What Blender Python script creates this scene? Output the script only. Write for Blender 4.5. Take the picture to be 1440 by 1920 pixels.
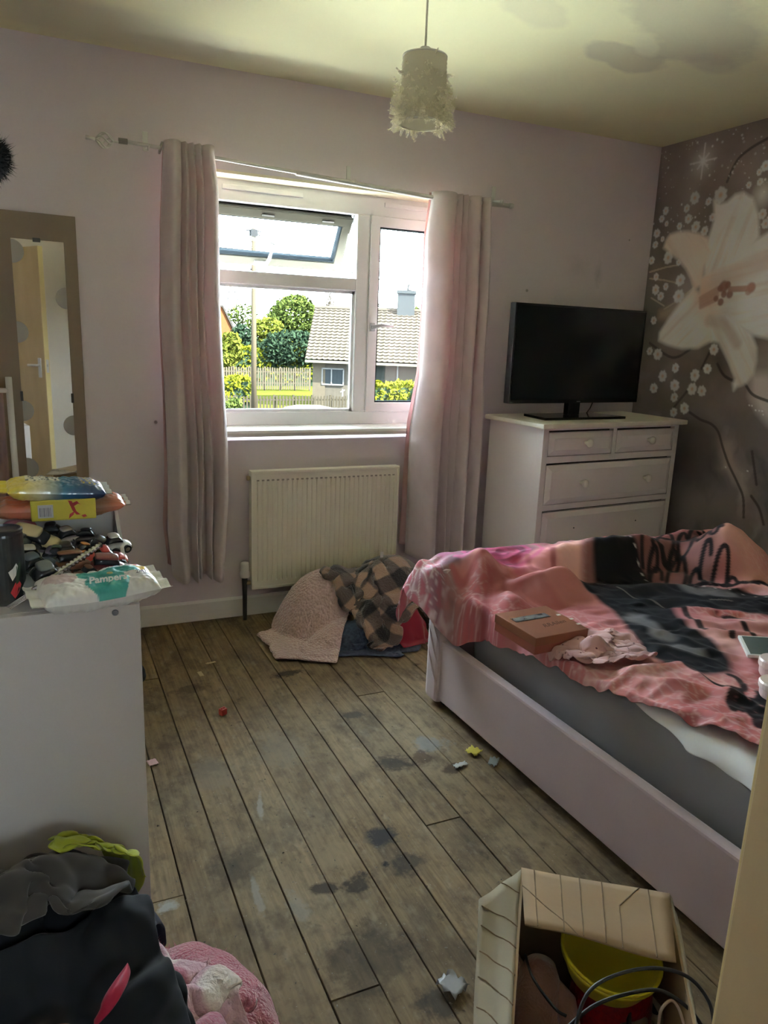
import bpy, bmesh, math, random
import numpy as np
from mathutils import Vector, Matrix, Euler
from math import sin, cos, pi, radians as R

for o in list(bpy.data.objects):
    bpy.data.objects.remove(o)
SC = bpy.context.scene
COL = SC.collection
rng = random.Random(7)

# ------------------------------------------------------------------ camera
H = 1.38
FPX = 1408.3
_a, _b, _c = -4.32678943e-01, -2.31517662e-01, -3.90913532e-02
_Rz = np.array([[cos(_a), -sin(_a), 0], [sin(_a), cos(_a), 0], [0, 0, 1]])
_Rx = np.array([[1, 0, 0], [0, cos(_b), -sin(_b)], [0, sin(_b), cos(_b)]])
_Ry = np.array([[cos(_c), 0, sin(_c)], [0, 1, 0], [-sin(_c), 0, cos(_c)]])
CAMM = _Rz @ _Rx @ _Ry          # columns: right, forward, up
cam = bpy.data.cameras.new('camera')
cam.sensor_fit = 'VERTICAL'
cam.sensor_height = 24.0
cam.lens = 24.0 * FPX / 1920.0
cam.clip_start = 0.02
cam.clip_end = 2000
camo = bpy.data.objects.new('camera', cam)
COL.objects.link(camo)
m4 = Matrix.Identity(4)
for i in range(3):
    m4[i][0] = CAMM[i, 0]; m4[i][1] = CAMM[i, 2]; m4[i][2] = -CAMM[i, 1]
m4[0][3] = 0; m4[1][3] = 0; m4[2][3] = H
camo.matrix_world = m4
SC.camera = camo

# ------------------------------------------------------------------ world, sun, exposure
SC.view_settings.view_transform = 'Standard'
SC.view_settings.look = 'None'
SC.view_settings.gamma = 1.0
SC.view_settings.use_curve_mapping = False
SC.view_settings.exposure = 0.75
SC.cycles.diffuse_bounces = 10
SC.cycles.max_bounces = 14
SC.cycles.transparent_max_bounces = 16
SKY_STRENGTH = 27.0
SUN_STRENGTH = 92.0

wd = bpy.data.worlds.new('sky'); SC.world = wd
wd.use_nodes = True
wn = wd.node_tree; wn.nodes.clear()
_o = wn.nodes.new('ShaderNodeOutputWorld'); _bg = wn.nodes.new('ShaderNodeBackground')
_tc = wn.nodes.new('ShaderNodeTexCoord'); _mp = wn.nodes.new('ShaderNodeMapping')
_mp.inputs['Scale'].default_value = (2.2, 2.2, 6.0)
_ns = wn.nodes.new('ShaderNodeTexNoise'); _ns.inputs['Scale'].default_value = 1.6; _ns.inputs['Detail'].default_value = 6
_rp = wn.nodes.new('ShaderNodeValToRGB')
_rp.color_ramp.elements[0].position = 0.36; _rp.color_ramp.elements[0].color = (0.06, 0.11, 0.18, 1)
_rp.color_ramp.elements[1].position = 0.52; _rp.color_ramp.elements[1].color = (0.80, 0.90, 1.0, 1)
wn.links.new(_tc.outputs['Generated'], _mp.inputs['Vector'])
wn.links.new(_mp.outputs['Vector'], _ns.inputs['Vector'])
wn.links.new(_ns.outputs['Fac'], _rp.inputs['Fac'])
wn.links.new(_rp.outputs['Color'], _bg.inputs['Color'])
_bg.inputs['Strength'].default_value = SKY_STRENGTH
wn.links.new(_bg.outputs['Background'], _o.inputs['Surface'])

_sd = bpy.data.lights.new('sun', 'SUN'); _sd.energy = SUN_STRENGTH; _sd.angle = R(0.6)
_sd.color = (1.0, 0.96, 0.87)
_so = bpy.data.objects.new('sun', _sd); COL.objects.link(_so)
_so.rotation_euler = Vector((-0.45, 0.62, -0.66)).to_track_quat('-Z', 'Y').to_euler()
_so.location = (5, -8, 12)


# ------------------------------------------------------------------ measuring: photo pixel -> point on a plane of the room
def _ray(px, py):
    d = np.array([(px - 720) / FPX, 1.0, -(py - 960) / FPX])
    return CAMM @ d
def at_y(px, py, Y):
    d = _ray(px, py); p = d * (Y / d[1]); return Vector((p[0], p[1], p[2] + H))
def at_z(px, py, Z):
    d = _ray(px, py); p = d * ((Z - H) / d[2]); return Vector((p[0], p[1], Z))
def at_x(px, py, X):
    d = _ray(px, py); p = d * (X / d[0]); return Vector((p[0], p[1], p[2] + H))

# ------------------------------------------------------------------ helpers
def lin(c):
    return tuple((v / 12.92 if v <= 0.04045 else ((v + 0.055) / 1.055) ** 2.4) for v in c)
def rgb(r, g, b, k=1.0):
    return tuple(min(0.92, v * k) for v in lin((r / 255, g / 255, b / 255)))

_MATS = {}
def M(name, col, rough=0.6, metal=0.0, var=None, bump=None, attr=False, alpha=None, trans=0.0, sheen=0.0, stretch=(1, 1, 1), spec=0.5, var2=None, coat=0.0):
    if name in _MATS:
        return _MATS[name]
    m = bpy.data.materials.new(name); m.use_nodes = True
    nt = m.node_tree; p = nt.nodes['Principled BSDF']
    p.inputs['Base Color'].default_value = (*col, 1)
    p.inputs['Roughness'].default_value = rough
    p.inputs['Metallic'].default_value = metal
    p.inputs['Specular IOR Level'].default_value = spec
    p.inputs['Transmission Weight'].default_value = trans
    p.inputs['Sheen Weight'].default_value = sheen
    p.inputs['Coat Weight'].default_value = coat
    tc = nt.nodes.new('ShaderNodeTexCoord'); mp = nt.nodes.new('ShaderNodeMapping')
    mp.inputs['Scale'].default_value = stretch
    nt.links.new(tc.outputs['Object'], mp.inputs['Vector'])
    src = None
    if attr:
        a = nt.nodes.new('ShaderNodeVertexColor'); a.layer_name = 'Col'; src = a.outputs['Color']
    for v in (var, var2):
        if not v:
            continue
        sc, amt, c2 = v
        n = nt.nodes.new('ShaderNodeTexNoise'); n.inputs['Scale'].default_value = sc; n.inputs['Detail'].default_value = 5
        nt.links.new(mp.outputs['Vector'], n.inputs['Vector'])
        rp = nt.nodes.new('ShaderNodeMapRange'); rp.inputs[1].default_value = 0.35; rp.inputs[2].default_value = 0.7
        rp.inputs[3].default_value = 0; rp.inputs[4].default_value = amt
        nt.links.new(n.outputs['Fac'], rp.inputs[0])
        mx = nt.nodes.new('ShaderNodeMix'); mx.data_type = 'RGBA'
        nt.links.new(rp.outputs[0], mx.inputs['Factor'])
        if src: nt.links.new(src, mx.inputs['A'])
        else: mx.inputs['A'].default_value = (*col, 1)
        mx.inputs['B'].default_value = (*c2, 1)
        src = mx.outputs['Result']
    if src:
        nt.links.new(src, p.inputs['Base Color'])
    if bump:
        n = nt.nodes.new('ShaderNodeTexNoise'); n.inputs['Scale'].default_value = bump[0]; n.inputs['Detail'].default_value = 4
        nt.links.new(mp.outputs['Vector'], n.inputs['Vector'])
        b = nt.nodes.new('ShaderNodeBump'); b.inputs['Strength'].default_value = bump[1]; b.inputs['Distance'].default_value = 0.004
        nt.links.new(n.outputs['Fac'], b.inputs['Height']); nt.links.new(b.outputs['Normal'], p.inputs['Normal'])
    if alpha is not None:
        p.inputs['Alpha'].default_value = alpha
    _MATS[name] = m
    return m

def glass_mat(name='window_glass', tint=(0.97, 1, 0.99)):
    if name in _MATS: return _MATS[name]
    m = bpy.data.materials.new(name); m.use_nodes = True
    nt = m.node_tree; nt.nodes.clear()
    o = nt.nodes.new('ShaderNodeOutputMaterial'); t = nt.nodes.new('ShaderNodeBsdfTransparent'); g = nt.nodes.new('ShaderNodeBsdfGlossy')
    t.inputs['Color'].default_value = (*tint, 1); g.inputs['Roughness'].default_value = 0.02
    f = nt.nodes.new('ShaderNodeFresnel'); f.inputs['IOR'].default_value = 1.3
    mx = nt.nodes.new('ShaderNodeMixShader')
    nt.links.new(f.outputs[0], mx.inputs[0]); nt.links.new(t.outputs[0], mx.inputs[1]); nt.links.new(g.outputs[0], mx.inputs[2])
    nt.links.new(mx.outputs[0], o.inputs['Surface'])
    _MATS[name] = m
    return m

def mesh_obj(name, verts, faces, mat=None, parent=None, smooth=False, loc=None, rot=None, cols=None):
    me = bpy.data.meshes.new(name)
    me.from_pydata([tuple(v) for v in verts], [], [tuple(f) for f in faces])
    me.update()
    if smooth:
        me.polygons.foreach_set('use_smooth', [True] * len(me.polygons))
    if mat: me.materials.append(mat)
    if cols is not None:
        a = me.color_attributes.new('Col', 'FLOAT_COLOR', 'POINT')
        c = np.ones((len(verts), 4), dtype=np.float32); c[:, :3] = cols
        a.data.foreach_set('color', c.ravel())
    o = bpy.data.objects.new(name, me); COL.objects.link(o)
    if parent: o.parent = parent
    if loc is not None: o.location = loc
    if rot is not None: o.rotation_euler = rot
    return o

class MB:
    """collects pieces of one part"""
    def __init__(s): s.v = []; s.f = []
    def add(s, v, f):
        n = len(s.v); s.v += [Vector(x) for x in v]; s.f += [tuple(i + n for i in q) for q in f]; return s
    def box(s, x0, x1, y0, y1, z0, z1):
        return s.add([(x0, y0, z0), (x1, y0, z0), (x1, y1, z0), (x0, y1, z0), (x0, y0, z1), (x1, y0, z1), (x1, y1, z1), (x0, y1, z1)],
                     [(0, 3, 2, 1), (4, 5, 6, 7), (0, 1, 5, 4), (1, 2, 6, 5), (2, 3, 7, 6), (3, 0, 4, 7)])
    def bbox(s, x0, x1, y0, y1, z0, z1, b=0.004):
        """box with chamfered edges"""
        bm = bmesh.new(); bmesh.ops.create_cube(bm, size=1)
        for v in bm.verts:
            v.co = Vector(((x0 + x1) / 2 + v.co.x * (x1 - x0), (y0 + y1) / 2 + v.co.y * (y1 - y0), (z0 + z1) / 2 + v.co.z * (z1 - z0)))
        bmesh.ops.bevel(bm, geom=bm.edges[:], offset=b, segments=2, affect='EDGES', profile=0.6)
        bm.verts.index_update()
        s.add([v.co.copy() for v in bm.verts], [[v.index for v in f.verts] for f in bm.faces]); bm.free(); return s
    def tube(s, pts, r, n=8, cap=True):
        pts = [Vector(p) for p in pts]; rs = r if isinstance(r, (list, tuple)) else [r] * len(pts)
        base = len(s.v); up = None
        for i, p in enumerate(pts):
            t = (pts[min(i + 1, len(pts) - 1)] - pts[max(i - 1, 0)]).normalized()
            if up is None:
                up = Vector((0, 0, 1)) if abs(t.z) < 0.9 else Vector((1, 0, 0))
            u = t.cross(up).normalized(); w = u.cross(t).normalized(); up = w
            for k in range(n):
                a = 2 * pi * k / n
                s.v.append(p + (u * cos(a) + w * sin(a)) * rs[i])
        for i in range(len(pts) - 1):
            for k in range(n):
                a = base + i * n + k; b = base + i * n + (k + 1) % n
                s.f.append((a, b, b + n, a + n))
        if cap:
            s.f.append(tuple(base + k for k in range(n))[::-1]); e = base + (len(pts) - 1) * n
            s.f.append(tuple(e + k for k in range(n)))
        return s
    def lathe(s, prof, c=(0, 0, 0), n=24, axis='z'):
        base = len(s.v); c = Vector(c)
        for r, z in prof:
            for k in range(n):
                a = 2 * pi * k / n
                p = (r * cos(a), r * sin(a), z)
                if axis == 'x': p = (p[2], p[0], p[1])
                if axis == 'y': p = (p[0], p[2], p[1])
                s.v.append(Vector(p) + c)
        for i in range(len(prof) - 1):
            for k in range(n):
                a = base + i * n + k; b = base + i * n + (k + 1) % n
                s.f.append((a, b, b + n, a + n))
        return s
    def prism(s, poly, d0, d1, axis='y'):
        """polygon (2d) extruded between d0 and d1 along an axis"""
        n = len(poly); b = len(s.v)
        for d in (d0, d1):
            for (p, q) in poly:
                s.v.append(Vector({'y': (p, d, q), 'x': (d, p, q), 'z': (p, q, d)}[axis]))
        s.f.append(tuple(b + i for i in range(n))[::-1]); s.f.append(tuple(b + n + i for i in range(n)))
        for i in range(n):
            j = (i + 1) % n
            s.f.append((b + i, b + j, b + n + j, b + n + i))
        return s
    def build(s, name, mat, parent=None, smooth=False, loc=None, rot=None):
        o = mesh_obj(name, s.v, s.f, mat, parent, smooth, loc, rot)
        bm = bmesh.new(); bm.from_mesh(o.data); bmesh.ops.recalc_face_normals(bm, faces=bm.faces[:]); bm.to_mesh(o.data); bm.free()
        return o

def tag(o, label=None, cat=None, group=None, kind=None):
    if label: o['label'] = label
    if cat: o['category'] = cat
    if group: o['group'] = group
    if kind: o['kind'] = kind
    return o
def empty(name, loc=(0, 0, 0), rz=0.0, rot=None, label=None, cat=None, group=None, kind=None):
    o = bpy.data.objects.new(name, None); COL.objects.link(o); o.location = loc
    o.rotation_euler = rot if rot is not None else (0, 0, rz); o.empty_display_size = 0.05
    return tag(o, label, cat, group, kind)
def copy_tree(o, parent=None):
    c = o.copy(); COL.objects.link(c); c.parent = parent
    for ch in list(o.children): copy_tree(ch, c)
    return c
def text_mesh(name, body, size, mat, parent, mtx, extrude=0.0003, shear=0.0, bold=0.0):
    cu = bpy.data.curves.new(name, 'FONT'); cu.body = body; cu.size = size; cu.extrude = extrude; cu.shear = shear; cu.offset = bold
    cu.align_x = 'CENTER'; cu.align_y = 'CENTER'; cu.resolution_u = 3
    t = bpy.data.objects.new(name + '_c', cu); COL.objects.link(t)
    dg = bpy.context.evaluated_depsgraph_get()
    me = bpy.data.meshes.new_from_object(t.evaluated_get(dg)); me.name = name
    bpy.data.objects.remove(t)
    me.materials.clear(); me.materials.append(mat)
    o = bpy.data.objects.new(name, me); COL.objects.link(o)
    o.parent = parent; o.matrix_local = mtx
    return o
def frame_mtx(o, ux, uy):
    """matrix with x axis ux, y axis uy at o"""
    ux = Vector(ux).normalized(); uy = Vector(uy); uz = ux.cross(uy).normalized(); uy = uz.cross(ux)
    m = Matrix.Identity(4)
    for i in range(3):
        m[i][0] = ux[i]; m[i][1] = uy[i]; m[i][2] = uz[i]; m[i][3] = o[i]
    return m

# ---- numpy noise
def _hash(ix, iy, seed):
    h = (ix * 374761393 + iy * 668265263 + seed * 974711 + 12345) & 0x7fffffff
    h = (h ^ (h >> 13)) * 1274126177 & 0x7fffffff
    return ((h ^ (h >> 16)) & 0xffff) / 65535.0
def vnoise(x, y, seed=0):
    ix = np.floor(x).astype(np.int64); iy = np.floor(y).astype(np.int64); fx = x - ix; fy = y - iy
    fx = fx * fx * (3 - 2 * fx); fy = fy * fy * (3 - 2 * fy)
    a = _hash(ix, iy, seed); b = _hash(ix + 1, iy, seed); c = _hash(ix, iy + 1, seed); d = _hash(ix + 1, iy + 1, seed)
    return (a * (1 - fx) + b * fx) * (1 - fy) + (c * (1 - fx) + d * fx) * fy
def fbm(x, y, seed=0, octs=4):
    s = 0; a = 0.5; t = 0
    for k in range(octs):
        s = s + a * vnoise(x * 2 ** k, y * 2 ** k, seed + k); t += a; a *= 0.5
    return s / t
def cells(x, y, seed=0):
    """distance to the borders between cells"""
    ix = np.floor(x).astype(np.int64); iy = np.floor(y).astype(np.int64)
    f1 = np.full(x.shape, 9.0); f2 = np.full(x.shape, 9.0)
    for dx in (-1, 0, 1):
        for dy in (-1, 0, 1):
            cx = ix + dx; cy = iy + dy
            d = np.hypot(cx + _hash(cx, cy, seed) - x, cy + _hash(cx, cy, seed + 5) - y)
            f2 = np.minimum(f2, np.maximum(f1, d)); f1 = np.minimum(f1, d)
    return f2 - f1

class Paint:
    """flat print on a surface: colours per point from shapes given in the surface's own 2d coordinates"""
    def __init__(s, u, v, base):
        s.u = u; s.v = v; s.c = np.empty((len(u), 3)); s.c[:] = base
    def mix(s, w, col):
        s.c += (np.asarray(col) - s.c) * np.clip(w, 0, 1)[:, None]
    def poly(s, pts, col, soft=0.0, w=1.0):
        p = np.array(pts); n = len(p); ins = np.zeros(len(s.u), bool); dist = np.full(len(s.u), 9.0)
        mg = soft * 1.5 + 1e-6
        sel = np.where((s.u > p[:, 0].min() - mg) & (s.u < p[:, 0].max() + mg) & (s.v > p[:, 1].min() - mg) & (s.v < p[:, 1].max() + mg))[0]
        u = s.u[sel]; v = s.v[sel]; I = np.zeros(len(sel), bool); D = np.full(len(sel), 9.0)
        for i in range(n):
            x0, y0 = p[i]; x1, y1 = p[(i + 1) % n]
            if y0 != y1:
                I ^= ((y0 > v) != (y1 > v)) & (u < (x1 - x0) * (v - y0) / (y1 - y0) + x0)
            t = np.clip(((u - x0) * (x1 - x0) + (v - y0) * (y1 - y0)) / ((x1 - x0) ** 2 + (y1 - y0) ** 2 + 1e-12), 0, 1)
            D = np.minimum(D, np.hypot(u - x0 - t * (x1 - x0), v - y0 - t * (y1 - y0)))
        ww = np.zeros(len(s.u))
        sd = np.where(I, D, -D)
        ww[sel] = np.clip(0.5 + sd / max(soft, 1e-4) * 0.5, 0, 1) if soft > 0 else I.astype(float)
        s.mix(ww * w, col)
        return ww
    def stroke(s, pts, wid, col, w=1.0, soft=0.3):
        p = np.array(pts); D = np.full(len(s.u), 9.0)
        for i in range(len(p) - 1):
            x0, y0 = p[i]; x1, y1 = p[i + 1]
            t = np.clip(((s.u - x0) * (x1 - x0) + (s.v - y0) * (y1 - y0)) / ((x1 - x0) ** 2 + (y1 - y0) ** 2 + 1e-12), 0, 1)
            D = np.minimum(D, np.hypot(s.u - x0 - t * (x1 - x0), s.v - y0 - t * (y1 - y0)))
        s.mix(np.clip((wid * (0.5 + soft) - D) / (wid * soft), 0, 1) * w, col)
    def disc(s, c, r, col, soft=0.2, w=1.0):
        d = np.hypot(s.u - c[0], s.v - c[1]); s.mix(np.clip((r - d) / (r * soft) + 0.0, 0, 1) * w, col)
    def blossom(s, c, r, col, core, seed=0):
        du = s.u - c[0]; dv = s.v - c[1]
        sel = np.where(np.hypot(du, dv) < r * 1.4)[0]
        if not len(sel): return
        a = np.arctan2(dv[sel], du[sel]); d = np.hypot(du[sel], dv[sel])
        rr = r * (0.92 + 0.05 * np.cos(a * 6 + seed) + 0.05 * np.cos(a * 9 + 2 * seed) + 0.03 * np.cos(a * 2 + seed * 3))
        w = np.zeros(len(s.u)); w[sel] = np.clip((rr - d) / (r * 0.2), 0, 1); s.mix(w, col)
        w = np.zeros(len(s.u)); w[sel] = np.clip((r * 0.38 - d) / (r * 0.3), 0, 1) * 0.8; s.mix(w, core)

def spline(pts, n=10):
    """smooth curve through 2d/3d points"""
    P = [np.array(p, float) for p in pts]; out = []
    for i in range(len(P) - 1):
        p0 = P[max(i - 1, 0)]; p1 = P[i]; p2 = P[i + 1]; p3 = P[min(i + 2, len(P) - 1)]
        for k in range(n):
            t = k / n
            out.append(0.5 * ((2 * p1) + (-p0 + p2) * t + (2 * p0 - 5 * p1 + 4 * p2 - p3) * t * t + (-p0 + 3 * p1 - 3 * p2 + p3) * t ** 3))
    out.append(P[-1])
    return [tuple(p) for p in out]

# ================================================================== THE ROOM
XL, XR, YB, YW, ZC = -0.36, 3.205, -0.34, 3.478, 2.443
WO = (0.60, 2.02, 0.905, 2.046)       # window opening x0 x1 z0 z1
REV = 0.22                            # wall thickness
white_gloss = M('white_gloss_paint', (0.86, 0.85, 0.82), 0.35, var=(9, 0.25, (0.74, 0.72, 0.66)))
upvc = M('white_upvc', (0.82, 0.83, 0.84), 0.3)

# floor: dark void under the boards + every board
STAINS = [(540, 1262, .085, .030, .15, (.020, .016, .014), .85), (715, 1566, .060, .045, .1, (.014, .016, .022), .85), (722, 1619, .014, .014, 0, (.012, .012, .013), .95),
          (605, 1665, .045, .022, -.3, (.026, .020, .016), .85), (670, 1655, .050, .035, .5, (.018, .015, .014), .8), (735, 1430, .08, .05, -.5, (.030, .026, .024), .75),
          (660, 1340, .05, .03, 0, (.030, .030, .034), .7), (316, 1697, .030, .022, .3, (.34, .35, .34), .8), (488, 1510, .010, .07, -.25, (.30, .29, .26), .7), (480, 1670, .012, .08, -.05, (.28, .27, .24), .7),
          (805, 1395, .07, .06, 0, (.20, .21, .21), .7), (560, 1700, .025, .07, .1, (.24, .23, .20), .5), (790, 1420, .05, .05, .3, (.05, .03, .02), .7), (850, 1440, .05, .03, .3, (.04, .024, .018), .75),
          (640, 1600, .10, .06, .6, (.26, .20, .12), .55), (820, 1880, .05, .05, 0, (.03, .028, .027), .7), (530, 1400, .10, .14, 0, (.22, .19, .14), .5), (400, 1450, .08, .12, 0, (.20, .17, .13), .5), (760, 1620, .06, .05, .2, (.03, .025, .02), .7),
          (450, 1620, .09, .07, .4, (.035, .028, .022), .5), (690, 1800, .12, .10, .2, (.030, .025, .02), .55), (360, 1290, .09, .04, .2, (.03, .024, .018), .6)]
def wood_floor_mat():
    m = bpy.data.materials.new('worn_floorboard'); m.use_nodes = True
    nt = m.node_tree; N = nt.nodes; L = nt.links; p = N['Principled BSDF']
    tc = N.new('ShaderNodeTexCoord'); oi = N.new('ShaderNodeObjectInfo')
    geo = N.new('ShaderNodeNewGeometry')
    def noise(scale, sx, sy, detail=5, off=0.0):
        mp = N.new('ShaderNodeMapping'); mp.inputs['Scale'].default_value = (sx, sy, 1)
        cb = N.new('ShaderNodeVectorMath'); cb.operation = 'ADD'
        L.new(geo.outputs['Position'], cb.inputs[0])
        if off:
            mul = N.new('ShaderNodeMath'); mul.operation = 'MULTIPLY'; mul.inputs[1].default_value = off
            L.new(oi.outputs['Random'], mul.inputs[0])
            cx = N.new('ShaderNodeCombineXYZ'); L.new(mul.outputs[0], cx.inputs[1]); L.new(cx.outputs[0], cb.inputs[1])
        L.new(cb.outputs[0], mp.inputs['Vector'])
        n = N.new('ShaderNodeTexNoise'); n.inputs['Scale'].default_value = scale; n.inputs['Detail'].default_value = detail
        n.inputs['Roughness'].default_value = 0.65
        L.new(mp.outputs[0], n.inputs['Vector']); return n.outputs['Fac']
    def ramp(fac, lo, hi):
        r = N.new('ShaderNodeMapRange'); r.inputs[1].default_value = lo; r.inputs[2].default_value = hi; L.new(fac, r.inputs[0]); return r.outputs[0]
    def mix(fac, a, b):
        x = N.new('ShaderNodeMix'); x.data_type = 'RGBA'
        L.new(fac, x.inputs['Factor']) if not isinstance(fac, float) else x.inputs['Factor'].__setattr__('default_value', fac)
        for s, k in ((a, 'A'), (b, 'B')):
            if isinstance(s, tuple): x.inputs[k].default_value = (*s, 1)
            else: L.new(s, x.inputs[k])
        return x.outputs['Result']
    def mul(a, k):
        x = N.new('ShaderNodeMath'); x.operation = 'MULTIPLY'; L.new(a, x.inputs[0])
        if isinstance(k, float): x.inputs[1].default_value = k
        else: L.new(k, x.inputs[1])
        return x.outputs[0]
    grain = noise(60, 1.6, 0.05, 6, 7.0)
    c = mix(ramp(grain, 0.3, 0.7), (0.11, 0.074, 0.038), (0.27, 0.195, 0.108))
    c = mix(mul(ramp(noise(30, 3.0, 0.12, 4, 11.0), 0.55, 0.75), 0.5), c, (0.13, 0.09, 0.055))
    # warm, less worn wood near the window wall and by the skirting; grey traffic wear elsewhere
    sep = N.new('ShaderNodeSeparateXYZ'); L.new(geo.outputs['Position'], sep.inputs[0])
    far = ramp(sep.outputs['Y'], 2.2, 3.1)
    inv = N.new('ShaderNodeMath'); inv.operation = 'SUBTRACT'; inv.inputs[0].default_value = 1.0; L.new(far, inv.inputs[1])
    wear = mul(ramp(noise(3.0, 1, 0.7, 5), 0.32, 0.62), inv.outputs[0])
    c = mix(mul(wear, 0.65), c, (0.245, 0.198, 0.130))
    c = mix(mul(ramp(noise(7.0, 1, 0.6, 6), 0.50, 0.70), 0.72), c, (0.050, 0.040, 0.030))
    c = mix(mul(ramp(noise(18.0, 1, 0.8, 4), 0.62, 0.74), 0.7), c, (0.035, 0.028, 0.024))
    c = mix(mul(ramp(noise(5.0, 1.3, 0.8, 5, 0.7), 0.62, 0.76), 0.4), c, (0.30, 0.27, 0.22))
    c = mix(mul(ramp(noise(95.0, 1, 1, 2), 0.72, 0.78), 0.7), c, (0.03, 0.024, 0.02))
    c = mix(mul(ramp(noise(38.0, 1, 0.45, 6), 0.50, 0.72), 0.55), c, (0.060, 0.046, 0.032))
    c = mix(mul(ramp(noise(26.0, 1, 0.5, 6, 3.0), 0.56, 0.74), 0.45), c, (0.33, 0.285, 0.21))
    c = mix(mul(ramp(noise(11.0, 1, 0.8, 6, 5.0), 0.54, 0.66), 0.5), c, (0.085, 0.064, 0.044))
    c = mix(mul(ramp(noise(140.0, 1, 1, 2), 0.70, 0.76), 0.8), c, (0.40, 0.37, 0.31))
    # spills, smears and paint drips, each with its own place and outline
    wob = noise(16.0, 1, 1, 4); wob2 = noise(45.0, 1, 1, 3)
    for (px, py, rx, ry, rz, col, amt) in STAINS:
        q = at_z(px, py, 0)
        mp = N.new('ShaderNodeMapping'); mp.vector_type = 'TEXTURE'
        mp.inputs['Location'].default_value = (q.x, q.y, 0); mp.inputs['Rotation'].default_value = (0, 0, rz); mp.inputs['Scale'].default_value = (rx, ry, 1)
        L.new(geo.outputs['Position'], mp.inputs['Vector'])
        vl = N.new('ShaderNodeVectorMath'); vl.operation = 'LENGTH'; L.new(mp.outputs[0], vl.inputs[0])
        ad = N.new('ShaderNodeMath'); ad.operation = 'MULTIPLY_ADD'; L.new(wob, ad.inputs[0]); ad.inputs[1].default_value = 2.0; L.new(vl.outputs['Value'], ad.inputs[2])
        a2 = N.new('ShaderNodeMath'); a2.operation = 'MULTIPLY_ADD'; L.new(wob2, a2.inputs[0]); a2.inputs[1].default_value = 1.2; L.new(ad.outputs[0], a2.inputs[2])
        mr = N.new('ShaderNodeMapRange'); mr.inputs[1].default_value = 2.65; mr.inputs[2].default_value = 2.15; mr.inputs[3].default_value = 0; mr.inputs[4].default_value = amt
        L.new(a2.outputs[0], mr.inputs[0])
        c = mix(mr.outputs[0], c, col)
    # per board tint
    hs = N.new('ShaderNodeHueSaturation'); L.new(c, hs.inputs['Color'])
    vr = N.new('ShaderNodeMapRange'); vr.inputs[3].default_value = 0.82; vr.inputs[4].default_value = 1.14
    L.new(oi.outputs['Random'], vr.inputs[0]); L.new(vr.outputs[0], hs.inputs['Value'])
    L.new(hs.outputs[0], p.inputs['Base Color'])
    rr = N.new('ShaderNodeMapRange'); rr.inputs[3].default_value = 0.68; rr.inputs[4].default_value = 0.95; p.inputs['Specular IOR Level'].default_value = 0.22
    L.new(grain, rr.inputs[0]); L.new(rr.outputs[0], p.inputs['Roughness'])
    b = N.new('ShaderNodeBump'); b.inputs['Strength'].default_value = 0.35; b.inputs['Distance'].default_value = 0.002
    L.new(grain, b.inputs['Height']); L.new(b.outputs[0], p.inputs['Normal'])
    return m
FLOORM = wood_floor_mat()
floor = MB().box(XL - .1, XR + .1, YB - 1.6, YW + .05, -0.10, -0.022).build('floor', M('under_floor_dark', (0.03, 0.025, 0.02), 0.9))
tag(floor, 'worn bare wooden floorboards', kind='structure')
joints = {0.138: [1.65], 0.4845: [1.222], 0.947: [1.672, 0.4], 0.254: [2.9], 1.0625: [2.48], 0.716: [0.5], 1.409: [1.9]}
x = 0.138 - 0.1155 * 5
k = 0
while x < XR:
    x1 = min(x + 0.1155, XR + 0.02)
    js = [YB - 1.5] + sorted(sum([v for kx, v in joints.items() if abs(kx - x) < 0.03], [])) + [YW]
    if len(js) == 2 and k % 3 == 1: js.insert(1, rng.uniform(-0.2, 0.6))
    for a, b in zip(js[:-1], js[1:]):
        g = 0.0012 + rng.uniform(0, 0.0010); dz = rng.uniform(-0.0025, 0.0)
        mb = MB()
        x0r, x1r = x + g, x1 - g
        c = 0.0012
        pr = [(x0r, -0.022), (x1r, -0.022), (x1r, dz - c), (x1r - c, dz), (x0r + c, dz), (x0r, dz - c)]
        mb.prism(pr, a + 0.0025, b - 0.0025, 'y')
        mb.build('floorboard', FLOORM, floor)
    x = x1; k += 1

# walls
def wall_paint(name, col, scuff):
    return M(name, col, 0.75, var=(2.2, 0.35, scuff), var2=(14, 0.22, scuff), bump=(30, 0.06))
PINK = wall_paint('dusty_pink_paint', (0.76, 0.69, 0.725), (0.71, 0.645, 0.675))
x0, x1, z0, z1 = WO
w = MB()
w.box(XL - .1, x0, YW, YW + REV, -0.1, ZC + .1).box(x1, XR + .1, YW, YW + REV, -0.1, ZC + .1)
w.box(x0, x1, YW, YW + REV, -0.1, z0 - 0.035).box(x0, x1, YW, YW + REV, z1, ZC + .1)
tag(w.build('wall_window', PINK), 'dusty pink painted window wall', kind='structure')
tag(MB().box(XL - .1, XL, YB - 1.6, YW, -0.1, ZC + .1).build('wall_left', PINK), 'pink left wall', kind='structure')
CREAM = wall_paint('cream_paint', (0.74, 0.68, 0.60), (0.68, 0.62, 0.54))
DX0, DX1, DZ = -0.34, 0.42, 2.02     # doorway behind the camera
w = MB().box(DX1, XR, YB - .1, YB, -0.1, ZC + .1).box(XL, DX1, YB - .1, YB, DZ, ZC + .1)
tag(w.build('wall_back', CREAM), 'cream back wall with doorway', kind='structure')
_hy = YB - 1.6                          # unseen landing behind the camera; its window is added for fill light
w = MB().box(1.1, 1.2, YB - 1.5, YB - 0.1, -0.1, ZC + .1)
w.box(XL - .1, 1.2, _hy, _hy + .1, -0.1, 1.25).box(XL - .1, 1.2, _hy, _hy + .1, 1.95, ZC + .1).box(XL - .1, 0.35, _hy, _hy + .1, 1.25, 1.95).box(0.85, 1.2, _hy, _hy + .1, 1.25, 1.95)
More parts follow.
